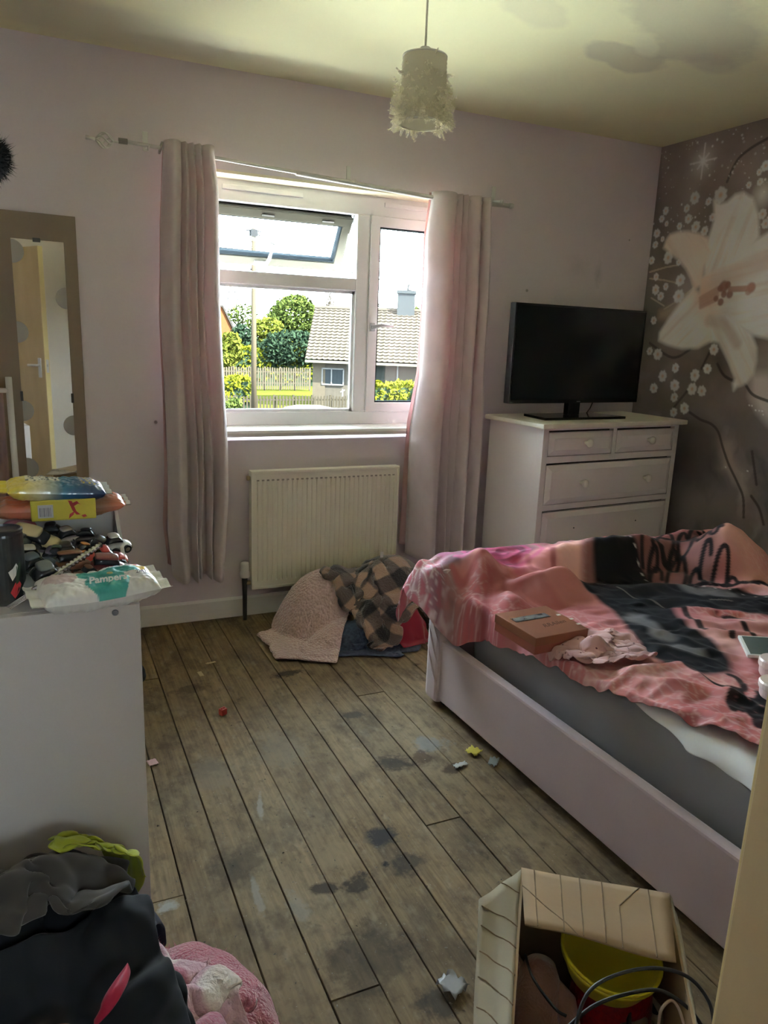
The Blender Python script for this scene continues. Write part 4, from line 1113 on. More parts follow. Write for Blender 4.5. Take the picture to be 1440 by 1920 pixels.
def curtain(label, left, right, folds, ztop, zbot, amp, seed, ring_at, hem):
    """left/right: outline x at heights [(z,x)...]; folds: relative positions of the pleat valleys"""
    root = empty('curtain', ((left[0][1] + right[0][1]) / 2, YR, zbot), label=label, cat='curtain', group='window curtains')
    base = root.location.copy()
    nz = 70; nf = 170
    zl = np.array([p[0] for p in left])[::-1]; xl = np.array([p[1] for p in left])[::-1]
    zr = np.array([p[0] for p in right])[::-1]; xr = np.array([p[1] for p in right])[::-1]
    fp = np.array([0] + folds + [1.0])
    u = np.linspace(0, 1, nf)
    P = np.zeros((nf, nz, 3))
    r = np.random.RandomState(seed)
    for j in range(nz):
        t = j / (nz - 1); z = ztop + (zbot - ztop) * t
        a = np.interp(z, zl, xl); b = np.interp(z, zr, xr)
        x = np.zeros(nf); y = np.zeros(nf)
        seg = np.clip(np.searchsorted(fp, u, side='right') - 1, 0, len(fp) - 2)
        s = (u - fp[seg]) / (fp[seg + 1] - fp[seg])
        wob = 0.010 * np.sin(3 * t * (1 + 0.3 * seg) + seg * 1.7 + seed)
        bul = np.abs(np.sin(pi * s)) ** 0.45
        wid = (fp[seg + 1] - fp[seg])
        dep = amp * (0.6 + 1.3 * wid) * (0.75 + 0.35 * t)
        y = -dep * bul + 0.018 + 0.016 * (fbm(u * 4 + seed, np.full(nf, t * 3), seed, 2) - 0.5)
        # pleats tuck slightly behind each other
        x = a + (b - a) * (u + 0.012 * np.sin(2 * pi * s)) + wob * (0.2 + 0.8 * t) * np.sin(pi * u)
        zz = z + (hem * np.sin(seg * 2.1 + seed) * 0.5 - 0.012 * bul * (t > 0.9)) * t ** 6
        if t < 0.10: y *= 0.75 + 2.5 * t
        P[:, j, 0] = x; P[:, j, 1] = y; P[:, j, 2] = zz
    Q = P.copy(); Q[..., 0] -= base.x; Q[..., 2] -= base.z
    o = cloth_obj('fabric', Q, velv, root, 0.004, 0, smooth_it=0)
    # lining behind, a little wider
    B = Q[::4].copy(); B[..., 1] = 0.030; cxm = 0.5 * (B[0, :, 0] + B[-1, :, 0]); k = 1 + 0.16 * np.linspace(0, 1, nz) ** 2
    B[..., 0] = cxm[None] + (B[..., 0] - cxm[None]) * k[None]; B[..., 2] += 0.05 * np.linspace(0, 1, nz)[None] ** 3
    cloth_obj('lining', B, lining, root, 0.002, 0, smooth_it=0)
    st = M('eyelet_chrome', (0.6, 0.6, 0.6), 0.25, 0.9)
    for fx, fz in ring_at:
        g = MB(); c = Vector((fx - base.x, 0.0, fz - base.z)); pts = []
        for k in range(17):
            an = 2 * pi * k / 16; pts.append(c + Vector((0.006 * sin(an * 1), 0.021 * cos(an), 0.021 * sin(an))))
        g.tube(pts, 0.0045, 6, False); g.build('eyelet', st, root, smooth=True)
def oz(lst): 
    out = []
    for px, py in lst:
        p = at_y(px, py, YR - .02); out.append((p.z, p.x))
    return out
curtain('pale pink velvet curtain hanging left of the window', oz([(308, 268), (303, 420), (303, 600), (312, 760), (317, 900), (316, 1000), (326, 1076)]), oz([(404, 288), (412, 360), (414, 560), (420, 700), (428, 830), (429, 930), (420, 1078)]),
        [0.34, 0.47, 0.60, 0.74], 2.112, 0.262, 0.115, 3, [(0.507, 2.083), (0.70, 2.067)], 0.02)
curtain('pale pink velvet curtain hanging right of the window beside the television', oz([(814, 370), (804, 440), (800, 560), (792, 700), (775, 800), (770, 900), (766, 1022)]), oz([(926, 362), (922, 450), (917, 560), (906, 700), (904, 800), (896, 900), (884, 1042)]),
        [0.40, 0.50, 0.60, 0.82], 2.050, 0.255, 0.120, 8, [(1.79, 2.02), (1.90, 2.02)], 0.02)

# ------------------------------------------------------------------ radiator
def radiator():
    root = empty('radiator', (1.26, 3.40, 0.16), label='cream ribbed panel radiator under the window', cat='radiator')
    rx0, rx1, rz0, rz1, yf, yb = -0.384, 0.376, 0.0, 0.574, -0.02, 0.028
    cream = M('cream_enamel', (0.82, 0.79, 0.66), 0.35, var=(6, 0.35, (0.74, 0.70, 0.56)))
    n = 30; V = []; F = []
    cols_x = []; y_ = []
    for i in range(n):
        a = rx0 + 0.014 + (rx1 - rx0 - .028) * i / n; w = (rx1 - rx0 - .028) / n
        for s, d in ((0.0, 0.0), (0.30, 0.0), (0.42, 0.0065), (0.58, 0.0065), (0.70, 0.0)):
            cols_x.append(a + w * s); y_.append(yf + d)
    cols_x = [rx0] + cols_x + [rx1]; y_ = [yf] + y_ + [yf]
    zr = [rz0, rz0 + 0.035, rz0 + 0.045, rz1 - 0.048, rz1 - 0.038, rz1]
    for k, z in enumerate(zr):
        for x_, yy in zip(cols_x, y_):
            V.append((x_, yf if k in (0, 1, 4, 5) else yy, z))
    m = len(cols_x)
    for k in range(len(zr) - 1):
        for i in range(m - 1): F.append((k * m + i, k * m + i + 1, (k + 1) * m + i + 1, (k + 1) * m + i))
    mesh_obj('front_panel', V, F, cream, root)
    MB().box(rx0, rx1, yf + 0.008, yb - .006, rz0 + .004, rz1 - .006).build('back_panel', cream, root)
    MB().bbox(rx0 - .002, rx1 + .002, yf - .004, yb, rz1 - .010, rz1 + .004, .003).build('top_cover', cream, root)
    MB().bbox(rx0 - .002, rx0 + .010, yf - .003, yb, rz0, rz1, .002).bbox(rx1 - .010, rx1 + .002, yf - .003, yb, rz0, rz1, .002).bbox(rx0, rx1, yf - .003, yf + .01, rz0 - .002, rz0 + .012, .002).build('side_cover', cream, root)
    slot = M('radiator_slot', (0.35, 0.32, 0.26), 0.6)
    sm = None
    for i in range(n):
        x_ = rx0 + .018 + (rx1 - rx0 - .036) * (i + .5) / n
        if sm is None:
            o = MB().box(-.006, .006, -.0012, 0.0, -.0035, .0035).build('seam_dimple', slot, root); sm = o
        else:
            o = sm.copy(); COL.objects.link(o); o.parent = root
        o.location = (x_, yf - .0004, rz1 - .040)
    MB().lathe([(0, 0), (.011, 0), (.013, .006), (.009, .016), (0, .018)], (rx0 - .018, 0.0, rz1 - .03), 12, 'x').build('bleed_plug', M('brass_plug', (0.45, 0.36, 0.2), 0.4, 0.7), root, smooth=True)
    for xx in (-.25, .22):
        MB().box(xx - .02, xx + .02, yb, 0.077, 0.10, 0.52).build('wall_bracket', metal_w, root)
    # valve and pipe
    vl = MB()
    vx = 0.846 - 1.26
    vl.lathe([(0, 0.06), (.022, .06), (.024, .066), (.024, .082), (.021, .09), (.021, .125), (.017, .135), (0, .137)], (vx, 0.0, 0.0), 16)
    vl.build('valve_head', M('white_plastic', (0.76, 0.74, 0.68), 0.4), root, smooth=True)
    MB().tube([(vx, 0, .062), (vx, 0, -.02), (vx, 0, -.158)], [0.014, 0.011, 0.010], 10).build('pipe', M('dark_pipe', (0.06, 0.055, 0.05), 0.5), root, smooth=True)
    MB().tube([(vx, 0, .03), (rx0 + .01, 0, .03)], 0.011, 10).build('valve_body', M('brass_plug', (0.45, 0.36, 0.2), 0.4, 0.7), root, smooth=True)
radiator()

# ------------------------------------------------------------------ chest of drawers by the television
CH = Vector((2.142, 2.891, 0.0)); CA = R(5.0)
wpaint = M('painted_white_pine', (0.84, 0.80, 0.79), 0.5, var=(5, 0.3, (0.76, 0.72, 0.71)), bump=(20, 0.03))
def chest():
    root = empty('chest_of_drawers', CH, rz=CA, label='white painted chest of drawers with round knobs under the television', cat='chest of drawers')
    W, D, Ht = 1.0, 0.46, 1.0; o = 0.03       # overhang
    MB().bbox(0, W, 0, D, Ht - .024, Ht, .006).build('top', M('chest_top_cream', (0.84, 0.81, 0.70), 0.45, var=(6, 0.3, (0.70, 0.66, 0.54))), root)
    c = MB().box(o, o + .02, o, D - .012, 0, Ht - .022).box(W - o - .02, W - o, o, D - .012, 0, Ht - .022).box(o + .018, W - o - .018, D - .03, D - .014, 0.05, Ht - .022)
    c.box(o + .018, W - o - .018, o + .05, D - .03, 0.05, .07)
    c.build('carcass', wpaint, root)
    x0, x1 = o + .02, W - o - .02
    zs = [0.965, 0.838, 0.806, 0.598, 0.570, 0.340, 0.312, 0.085]
    fr = MB()
    for z0, z1 in ((.965, .978), (zs[2], zs[1]), (zs[4], zs[3]), (zs[6], zs[5]), (0.0, zs[7])):
        fr.box(x0 - .002, x1 + .002, o, o + .03, z0, z1)
    fr.box(x0 - .002, x0 + .012, o, o + .03, 0, .978).box(x1 - .012, x1 + .002, o, o + .03, 0, .978)
    fr.box((x0 + x1) / 2 - .012, (x0 + x1) / 2 + .012, o, o + .03, .838, .966)
    fr.build('front_frame', wpaint, root)
    MB().box(x0, x1, o + .028, o + .045, .07, .97).build('dark_interior', M('drawer_gap', (0.03, 0.03, 0.03), 0.9), root)
    knobm = M('white_knob', (0.84, 0.82, 0.74), 0.3)
    def drawer(a, b, z0, z1, knobs, gap=0.011):
        d = MB(); y0 = o - .010; y1 = o + .026; e = 0.028
        A = (a + .004, b - .004, z0 + .003, z1 - gap)
        # raised field with sloping border
        V = [(A[0], y0 + .010, A[2]), (A[1], y0 + .010, A[2]), (A[1], y0 + .010, A[3]), (A[0], y0 + .010, A[3]),
             (A[0] + e, y0, A[2] + e), (A[1] - e, y0, A[2] + e), (A[1] - e, y0, A[3] - e), (A[0] + e, y0, A[3] - e),
             (A[0], y1, A[2]), (A[1], y1, A[2]), (A[1], y1, A[3]), (A[0], y1, A[3])]
        d.add(V, [(4, 5, 6, 7), (0, 1, 5, 4), (1, 2, 6, 5), (2, 3, 7, 6), (3, 0, 4, 7), (0, 8, 9, 1), (1, 9, 10, 2), (2, 10, 11, 3), (3, 11, 8, 0)])
        dr = d.build('drawer', wpaint, root)
        for kx in knobs:
            zc = (z0 + z1) / 2
            if kx > 0:
                MB().lathe([(.009, 0), (.010, -.006), (.007, -.014), (.016, -.022), (.0205, -.030), (.019, -.037), (.011, -.042), (0, -.043)], (a + (b - a) * kx, y0 + .001, zc), 20, 'y').build('knob', knobm, dr, smooth=True)
            else:
                MB().lathe([(0, -.0006), (.004, -.0006), (.004, .001)], (a + (b - a) * -kx, y0, zc + .015), 8, 'y').build('screw_hole', M('drawer_gap', (0.03, 0.03, 0.03), 0.9), dr)
        return dr
    m = (x0 + x1) / 2
    drawer(x0 + .012, m - .012, zs[1], zs[0], [0.55]); drawer(m + .012, x1 - .012, zs[1], zs[0], [0.52])
    drawer(x0 + .012, x1 - .012, zs[3], zs[2], [0.26, 0.77]); drawer(x0 + .012, x1 - .012, zs[5], zs[4], [-0.24, -0.74]); drawer(x0 + .012, x1 - .012, zs[7], zs[6], [0.26, 0.77])
chest()

# ------------------------------------------------------------------ television
def tv():
    cz = 1.0015
    Yt = 3.15
    bl = at_y(943, 757, Yt); br = at_y(1200, 752, Yt + .05); tl = at_y(962, 567, Yt)
    ang = math.atan2(0.07, 0.86)
    base = at_y(1075, 766, Yt)
    root = empty('television', (base.x, Yt, cz), rz=ang, label='black flat screen television on the white chest of drawers', cat='television')
    w = 0.876; x0 = (bl.x - base.x) / cos(ang); h0 = bl.z - cz + .004; h1 = tl.z - cz
    blk = M('black_plastic', (0.012, 0.013, 0.014), 0.35); scr = M('tv_screen', (0.006, 0.010, 0.011), 0.18, spec=0.4)
    MB().bbox(x0, x0 + w, -.012, .03, h0, h1, .004).build('housing', blk, root)
    MB().box(x0 + .011, x0 + w - .011, -.0135, -.011, h0 + .018, h1 - .011).build('screen', scr, root)
    MB().bbox(x0 + .2, x0 + w - .2, .028, .06, h0 + .05, h1 - .12, .01).build('rear_cover', blk, root)
    MB().bbox(-.04, .04, -.005, .03, .012, h0 + .03, .004).build('neck', blk, root)
    st = MB(); st.prism([(-.27, -.10), (.26, -.115), (.22, .10), (-.24, .10)], 0.0, 0.012, 'z'); st.build('stand', M('black_gloss', (0.01, 0.011, 0.012), 0.12), root)
    MB().box(.005, .03, -.0142, -.0133, h0 + .006, h0 + .010).build('brand_mark', M('grey_print', (0.35, 0.35, 0.35), 0.5), root)
    MB().tube([(.16, .02, h0 + .02), (.165, .05, .04), (.18, .09, .008), (.26, .12, .006)], 0.003, 6).build('power_cable', blk, root)
tv()

# ------------------------------------------------------------------ pendant lamp
def lamp():
    p = at_y(797, 104, 2.12); c = Vector((p.x, 2.12, 0))
    root = empty('pendant_lamp', (c.x, c.y, ZC), label='white feather drum pendant lamp hanging from the ceiling', cat='pendant lamp')
    zt = p.z - ZC; zb = at_y(792, 232, 2.12).z - ZC; rad = 0.066
    tilt = 0.02
    MB().tube([(0, 0, 0), (0, 0, zt + .01)], 0.0032, 8).build('cord', M('white_cord', (0.62, 0.58, 0.50), 0.5), root)
    MB().lathe([(0, 0), (.045, 0), (.042, -.018), (.012, -.028), (0, -.028)], (0, 0, 0), 20).build('ceiling_rose', white_gloss, root, smooth=True)
    shade = M('shade_fabric', (0.72, 0.68, 0.56), 0.8, trans=0.0)
    nt = shade.node_tree; pb = nt.nodes['Principled BSDF']; pb.inputs['Subsurface Weight'].default_value = 0.0
    prof = []
    n = 34
    for i in range(n):
        t = i / (n - 1); z = zt - .004 + (zb - zt) * t
        prof.append((rad * (0.93 + 0.07 * t) + 0.0022 * (i % 2), z))
    pr2 = [(r_ - .004, z) for r_, z in prof][::-1]
    MB().lathe(prof + pr2 + [prof[0]], (0, 0, 0), 40).build('shade', shade, root, smooth=True)
    for z in (zt - .004, zb):
        pts = [(rad * (.93 if z > -.5 and z == zt - .004 else 1.0) * cos(2 * pi * k / 32), rad * (.93 if z == zt - .004 else 1.0) * sin(2 * pi * k / 32), z) for k in range(33)]
        MB().tube(pts, 0.003, 6, False).build('wire_ring', metal_w, root, smooth=True)
    sp = MB()
    for k in range(3):
        a = 2 * pi * k / 3; sp.tube([(.018 * cos(a), .018 * sin(a), zt - .01), (rad * .92 * cos(a), rad * .92 * sin(a), zt - .004)], 0.002, 5)
    sp.lathe([(.014, zt + .02), (.017, zt), (.017, zt - .05), (.0, zt - .05)], (0, 0, 0), 12); sp.build('lamp_holder', white_gloss, root, smooth=True)
    MB().lathe([(.012, zt - .05), (.016, zt - .065), (.027, zt - .09), (.026, zt - .108), (.014, zt - .122), (0, zt - .126)], (0, 0, 0), 16).build('bulb', M('bulb_glass', (0.8, 0.8, 0.78), 0.2), root, smooth=True)
    # feathers: tufts of curved barbs
    r = random.Random(11); fm = M('white_feather', (0.84, 0.80, 0.66), 0.9, sheen=0.4)
    V = []; F = []
    def tuft(p, d, L, nb):
        d = d.normalized(); side = d.cross(Vector((r.uniform(-1, 1), r.uniform(-1, 1), r.uniform(-1, 1)))).normalized(); up = d.cross(side)
        curl = r.uniform(-.5, .8)
        for b in range(nb):
            t = b / nb; q = p + d * L * t + up * (curl * L * t * t)
            for s in (-1, 1):
                bl = L * 0.42 * (1 - .6 * t) * r.uniform(.6, 1.1); e = q + (side * s + d * .7 + up * r.uniform(-.4, .4)).normalized() * bl
                w_ = up * 0.0011 + d * 0.0013; i0 = len(V); m_ = q.lerp(e, .55) + up * r.uniform(-.003, .003)
                V.extend([q - w_, q + w_, m_ + w_ * .8, e, m_ - w_ * .8]); F.append((i0, i0 + 1, i0 + 2, i0 + 3, i0 + 4))
    for k in range(300):
        a = r.uniform(0, 2 * pi); t = r.random() ** 0.55; z = zt - .006 + (zb - zt) * t; rr = rad * (.93 + .07 * t)
        d = Vector((cos(a), sin(a), r.uniform(-1.1, .35)))
        L = r.uniform(.016, .030) * (0.7 + 0.65 * t)
        tuft(Vector((cos(a) * rr, sin(a) * rr, z)), d, L, 9)
    for k in range(70):
        a = r.uniform(0, 2 * pi); d = Vector((cos(a) * .7, sin(a) * .7, -1)); tuft(Vector((cos(a) * rad, sin(a) * rad, zb + r.uniform(0, .03))), d, r.uniform(.018, .032), 9)
    tag(mesh_obj('feathers', V, F, fm, root), kind='stuff')
lamp()

# ------------------------------------------------------------------ tall mirror on a brown board
def mirror():
    pr = at_y(141, 406, 3.455); pb = at_y(166, 900, 3.455)
    root = empty('wall_mirror', (pr.x, 3.462, 0.0), rz=R(-0.0), label='tall frameless mirror strip on a brown board left of the curtain', cat='mirror')
    root.rotation_euler = (R(-0.5), 0, R(5.4))
    brd = M('brown_board', (0.25, 0.19, 0.135), 0.6, var=(4, 0.4, (0.20, 0.15, 0.10)))
    zt = pr.z; zb = 0.30
    MB().bbox(-0.36, 0.0, -.016, 0.0, zb, zt, .002).build('board', brd, root)
    g0 = -0.243; g1 = -0.050; gz0 = 0.46; gz1 = 1.693
    ms = bpy.data.materials.new('mirror_silver'); ms.use_nodes = True; b = ms.node_tree.nodes['Principled BSDF']
    b.inputs['Base Color'].default_value = (0.88, 0.86, 0.82, 1); b.inputs['Metallic'].default_value = 1; b.inputs['Roughness'].default_value = 0.015
    MB().box(g0, g1, -.021, -.016, gz0, gz1).build('mirror_glass', ms, root)
    clip = M('dark_clip', (0.05, 0.045, 0.04), 0.5)
    for x_, z_ in ((-.15, gz1), (g0, 1.08), (g1, 1.07)):
        MB().bbox(x_ - .014, x_ + .014, -.025, -.014, z_ - .008 if x_ == -.15 else z_ - .02, z_ + .008 if x_ == -.15 else z_ + .02, .002).build('mirror_clip', clip, root) if x_ == -.15 else MB().bbox(x_ - .005, x_ + .005, -.025, -.014, z_ - .02, z_ + .02, .002).build('mirror_clip', clip, root)
    fro = M('frosted_dot', (0.40, 0.38, 0.34), 0.7)
    for x_, z_, rr in ((g0, 1.645, .045), (g1, 1.475, .043), (g0, 1.335, .042), (g1, 0.955, .042), (g0, 1.02, .042), (g0, 0.78, .045), (g1, 1.20, .0)):
        if rr == 0: continue
        s = 1 if x_ == g0 else -1; n = 18
        pts = [(x_ + s * rr * sin(pi * k / n), z_ + rr * cos(pi * k / n)) for k in range(n + 1)]
        d = MB().prism(pts, -.0218, -.0211, 'y').build('frosted_dot', fro, root)
mirror()

# ================================================================== BED
BO = Vector((1.298, 2.372, 0.0)); BA = R(1.8); BW = 1.53; BL = 2.16
BRX = Vector((cos(BA), sin(BA), 0)); BRY = Vector((-sin(BA), cos(BA), 0))
def bed_w(x, y, z): return BO + BRX * x + BRY * y + Vector((0, 0, z))
def bed():
    root = empty('bed', BO, rz=BA, label='lilac velvet bed frame standing along the right wall', cat='bed')
    vel = M('lilac_velvet', (0.50, 0.395, 0.415), 0.8, var=(5, 0.5, (0.42, 0.325, 0.345)), sheen=0.6, spec=0.2, bump=(90, 0.08))
    n = 26
    # foot panel, padded with vertical puckers at the corner
    fp = MB().bbox(0, BW, -.09, 0, 0.02, 0.555, .018); fp.build('foot_panel', vel, root, smooth=False)
    pk = MB()
    r = random.Random(3)
    for k in range(5):
        z0 = .10 + k * .085; pk.tube([(0.001, -.085, z0), (-.003, -.055, z0 + .05), (-.003, -.03, z0 + .10), (0.001, -.006, z0 + .13)], [.001, .0035, .0035, .001], 6)
    pk.build('velvet_pucker', vel, root, smooth=True)
    MB().bbox(0.012, 0.05, -BL + .06, -.085, 0.035, 0.275, .008).build('side_rail', vel, root)
    MB().bbox(BW - .05, BW - .012, -BL + .06, -.085, 0.035, 0.275, .008).build('side_rail', vel, root)
    hb = MB().bbox(0, BW, -BL, -BL + .09, 0.02, 1.15, .02); hb.build('headboard', vel, root)
    for k in range(1, 6):
        MB().box(k * BW / 6 - .003, k * BW / 6 + .003, -BL + .0895, -BL + .0915, .45, 1.14).build('headboard_seam', M('seam_dark', (0.2, 0.15, 0.16), 0.9), root)
    base = M('dark_base_fabric', (0.02, 0.022, 0.025), 0.9)
    MB().box(.05, BW - .05, -BL + .08, -.09, .12, .15).build('slat_base', base, root)
    for x_ in (.07, BW - .07):
        for y_ in (-.05, -BL + .05):
            MB().box(x_ - .025, x_ + .025, y_ - .025, y_ + .025, 0, .03).build('foot', base, root)
bed()
MX0, MX1, MY0, MY1, MZ0, MZ1 = 0.088, BW - .085, -BL + .10, -.125, 0.152, 0.452
def mattress():
    root = empty('mattress', bed_w(0, 0, 0), rz=BA, label='mattress in a dark grey fitted sheet on the lilac bed', cat='mattress')
    g = fabric('grey_fitted_sheet', (0.25, 0.25, 0.265), 0.85, 0.2, var=(6, 0.4, (0.21, 0.21, 0.22)))
    bm = bmesh.new(); bmesh.ops.create_cube(bm, size=1)
    for v in bm.verts: v.co = Vector(((MX0 + MX1) / 2 + v.co.x * (MX1 - MX0), (MY0 + MY1) / 2 + v.co.y * (MY1 - MY0), (MZ0 + MZ1) / 2 + v.co.z * (MZ1 - MZ0)))
    bmesh.ops.bevel(bm, geom=[e for e in bm.edges if abs(e.verts[0].co.z - e.verts[1].co.z) > .1], offset=.10, segments=6, affect='EDGES', profile=.5)
    bmesh.ops.bevel(bm, geom=[e for e in bm.edges if e.calc_face_angle(0) > 0.9 and abs(e.verts[0].co.z - e.verts[1].co.z) < .01], offset=.05, segments=4, affect='EDGES', profile=.5)
    bmesh.ops.subdivide_edges(bm, edges=bm.edges[:], cuts=3, use_grid_fill=True)
    for v in bm.verts:
        n = (fbm(np.array([v.co.y * 5 + v.co.z * 9]), np.array([v.co.x * 5 + v.co.z * 3]), 3, 3)[0] - .5) * .014
        v.co += v.co.normalized() * n * .3; v.co.z += n * .4
        if v.co.x < .2: v.co.x += n
    me = bpy.data.meshes.new('sheet'); bm.to_mesh(me); bm.free(); me.materials.append(g)
    me.polygons.foreach_set('use_smooth', [True] * len(me.polygons))
    o = bpy.data.objects.new('fitted_sheet', me); COL.objects.link(o); o.parent = root
mattress()
# height map of the bed
_dx = GXX - BO.x; _dy = GYY - BO.y
BLX = _dx * cos(BA) + _dy * sin(BA); BLY = -_dx * sin(BA) + _dy * cos(BA)
HF[(BLX > 0) & (BLX < BW) & (BLY > -.09) & (BLY < 0)] = 0.555
HF[(BLX > .0) & (BLX < .06) & (BLY > -BL) & (BLY < -.09)] = 0.275
_e = np.minimum.reduce([BLX - MX0, MX1 - BLX, BLY - MY0, MY1 - BLY])
HF[_e > 0] = np.maximum(HF, MZ1 - .05 * (1 - np.clip(_e / .05, 0, 1)) ** 2)[_e > 0]
hf_box(2.10, 3.2, 2.88, 3.45, 1.0)

def pxz(px, py):
    """photo pixel -> plan position on the bedding (bedding is higher over the foot panel)"""
    z = 0.485 if py > 1100 else (0.60 if py < 1040 else 0.60 - 0.115 * (py - 1040) / 60)
    p = at_z(px, py, z); return (p.x, p.y)
# white under-sheet slipping out along the near side
def undersheet():
    n, m = 22, 90
    ye = np.linspace(1.47, 0.25, m); P = np.zeros((n, m, 3))
    for j, yv in enumerate(ye):
        t = (1.47 - yv) / 1.22
        mx = bed_w(MX0, yv - BO.y, 0).x
        hang = (-.050 + .048 * min(1, t * 2.0)) * (.9 + .18 * sin(21 * t) + .08 * sin(47 * t))
        for i in range(n):
            q = .20 - (.20 + .05 + hang) * i / (n - 1)        # distance in from the mattress edge
            if q > .05: x_, z_ = mx + q, MZ1 + .006
            elif q > -.028: a_ = (.05 - q) / .05 * 1.0; x_, z_ = mx + .05 - .054 * sin(a_), MZ1 + .006 - .05 * (1 - cos(a_))
            else: x_, z_ = mx - .006 - .006 * sin(yv * 33), MZ1 - .045 + (q + .028)
            P[i, j] = (x_ + .003 * sin(yv * 60 + i), yv, z_ + .003 * sin(yv * 45 + i * .6))
    o = cloth_obj('under_sheet', P, fabric('white_cotton', (0.80, 0.82, 0.85), 0.8, 0.2), None, 0.003, 1)
    tag(o, 'white cotton sheet showing below the pink duvet edge', 'sheet'); hf_splat(P)
undersheet()

def blur(A, r):
    k = np.exp(-0.5 * (np.arange(-3 * r, 3 * r + 1) / r) ** 2); k /= k.sum()
    for ax in (0, 1):
        A = np.apply_along_axis(lambda q: np.convolve(np.pad(q, 3 * r, mode='edge'), k, 'valid'), ax, A)
    return A
def duvet():
    global HF
    keep = HF.copy()
    # bedding bulk: the rolled far part, the ridge over the foot panel, the hollow holding the tin
    hf_bump(2.58, 2.16, .46, .34, .635); hf_bump(2.05, 2.28, .85, .13, .612, 0.02, .5); hf_bump(2.9, 1.9, .25, .6, .56)
    hf_bump(1.40, 2.26, .22, .15, .60, 0, .5); hf_bump(1.62, 2.12, .40, .10, .56, -.12, .6); hf_bump(1.44, 2.05, .07, .16, .55, .2, .6)
    HF[(BLX > -.01) & (BLX < .1) & (BLY > -BL) & (BLY < -.10)] = 0.43
    HF[(BLX < -.01)] = np.maximum(HF, .555 * (BLY > -.12))[(BLX < -.01)]; HF[BLY > 0] = np.maximum(HF, .565)[BLY > 0]
    ENV = blur(HF, 2)
    HF = ENV
    n, m = 150, 140
    S = np.linspace(0, 1, n); Y0 = np.concatenate([np.linspace(2.585, 2.30, 26)[:-1], np.linspace(2.30, 0.28, m - 25)])
    hang = np.interp(Y0[::-1], [.2, 1.15, 1.40, 1.9, 2.1, 2.2, 2.27, 2.32, 2.40, 2.6], [.010, .015, .03, .085, .15, .20, .19, .17, .13, .10])[::-1]
    xe = np.interp(Y0[::-1], [.2, .97, 1.25, 1.5, 2.1, 2.24, 2.29, 2.40, 2.6], [1.53, 1.485, 1.435, 1.392, 1.372, 1.345, 1.285, 1.270, 1.255])[::-1]
    X0 = (xe - hang)[None, :] + S[:, None] ** 1.15 * (2.97 - (xe - hang))[None, :]
    YY = np.broadcast_to(Y0[None, :], X0.shape).copy()
    yf = 2.395
    ey = np.clip(YY - yf, 0, None); ex = np.clip(xe[None, :] - X0, 0, None)
    Yp = np.minimum(YY, yf) + np.minimum(ey, .03) * .6 + .010 * np.sin(X0 * 23) * np.minimum(1, ey * 12)
    Xp = np.maximum(X0, xe[None, :]) - np.minimum(ex, .03) * .5 - ex * np.interp(YY, [2.2, 2.34, 2.45], [.03, .38, .50])
    Z = hf_at(Xp + np.minimum(ex, .001) * 0, Yp) + .012
    Z = hf_at(np.maximum(Xp, xe[None, :] + .004), np.minimum(Yp, yf - .03)) + .012
    Z -= np.clip(ey - .012, 0, None) * .93 + np.clip(ex - .012, 0, None) * .9
    # wrinkles
    def ridge(pts, wid, h):
        nonlocal Z
        p = [pxz(*q) for q in pts]; D = np.full(X0.shape, 9.0); T = np.zeros(X0.shape)
        for i in range(len(p) - 1):
            (ax_, ay), (bx, by) = p[i], p[i + 1]
            t = np.clip(((X0 - ax_) * (bx - ax_) + (YY - ay) * (by - ay)) / ((bx - ax_) ** 2 + (by - ay) ** 2), 0, 1)
            d = np.hypot(X0 - ax_ - t * (bx - ax_), YY - ay - t * (by - ay)); T = np.where(d < D, (i + t) / (len(p) - 1), T); D = np.minimum(D, d)
        Z = Z + h * np.exp(-(D / wid) ** 2) * (0.35 + .65 * np.sin(pi * np.clip(T * .9 + .05, 0, 1)))
    for pts, w_, h_ in (([(1000, 1095), (1060, 1110), (1112, 1118)], .035, .030), ([(870, 1140), (905, 1105), (960, 1085)], .05, .030), ([(960, 1085), (1050, 1085), (1120, 1110)], .03, .022),
                        ([(1265, 1140), (1360, 1146), (1440, 1152)], .016, .014), ([(1270, 1165), (1350, 1172), (1440, 1168)], .018, .016), ([(1300, 1185), (1440, 1190)], .022, .018),
                        ([(1130, 1275), (1200, 1262), (1290, 1250)], .022, .020), ([(1150, 1290), (1200, 1280), (1330, 1300), (1430, 1330)], .02, .018), ([(1260, 1240), (1330, 1290), (1400, 1320)], .02, .014),
                        ([(1200, 1320), (1300, 1335), (1430, 1385)], .02, .018), ([(1230, 1350), (1330, 1360), (1430, 1400)], .018, .012), ([(1010, 1215), (1080, 1235), (1180, 1262)], .016, .012),
                        ([(900, 1180), (960, 1195), (1020, 1205)], .02, .016), ([(1170, 1170), (1260, 1190), (1330, 1215)], .015, .010), ([(1150, 1195), (1250, 1215), (1350, 1240)], .014, .010), ([(1280, 1215), (1370, 1225), (1440, 1240)], .016, .012),
                        ([(1100, 1060), (1190, 1075), (1320, 1085)], .03, .014), ([(1230, 1020), (1330, 1040), (1440, 1050)], .035, .016), ([(1290, 990), (1350, 1010), (1440, 1030)], .03, .014), ([(890, 1050), (1000, 1040), (1080, 1035)], .03, .014), ([(860, 1075), (950, 1070), (1040, 1062)], .03, .012)):
        ridge(pts, w_, h_)
    q1 = fbm(X0 * 5 + 3, YY * 9, 14, 3); q2 = fbm(X0 * 12 + 4 * q1, YY * 20 + 3, 15, 3)
    Z += .016 * (1 - np.abs(2 * q1 - 1) * 1.6) * (ey <= 0) + .008 * (1 - np.abs(2 * q2 - 1) * 2)
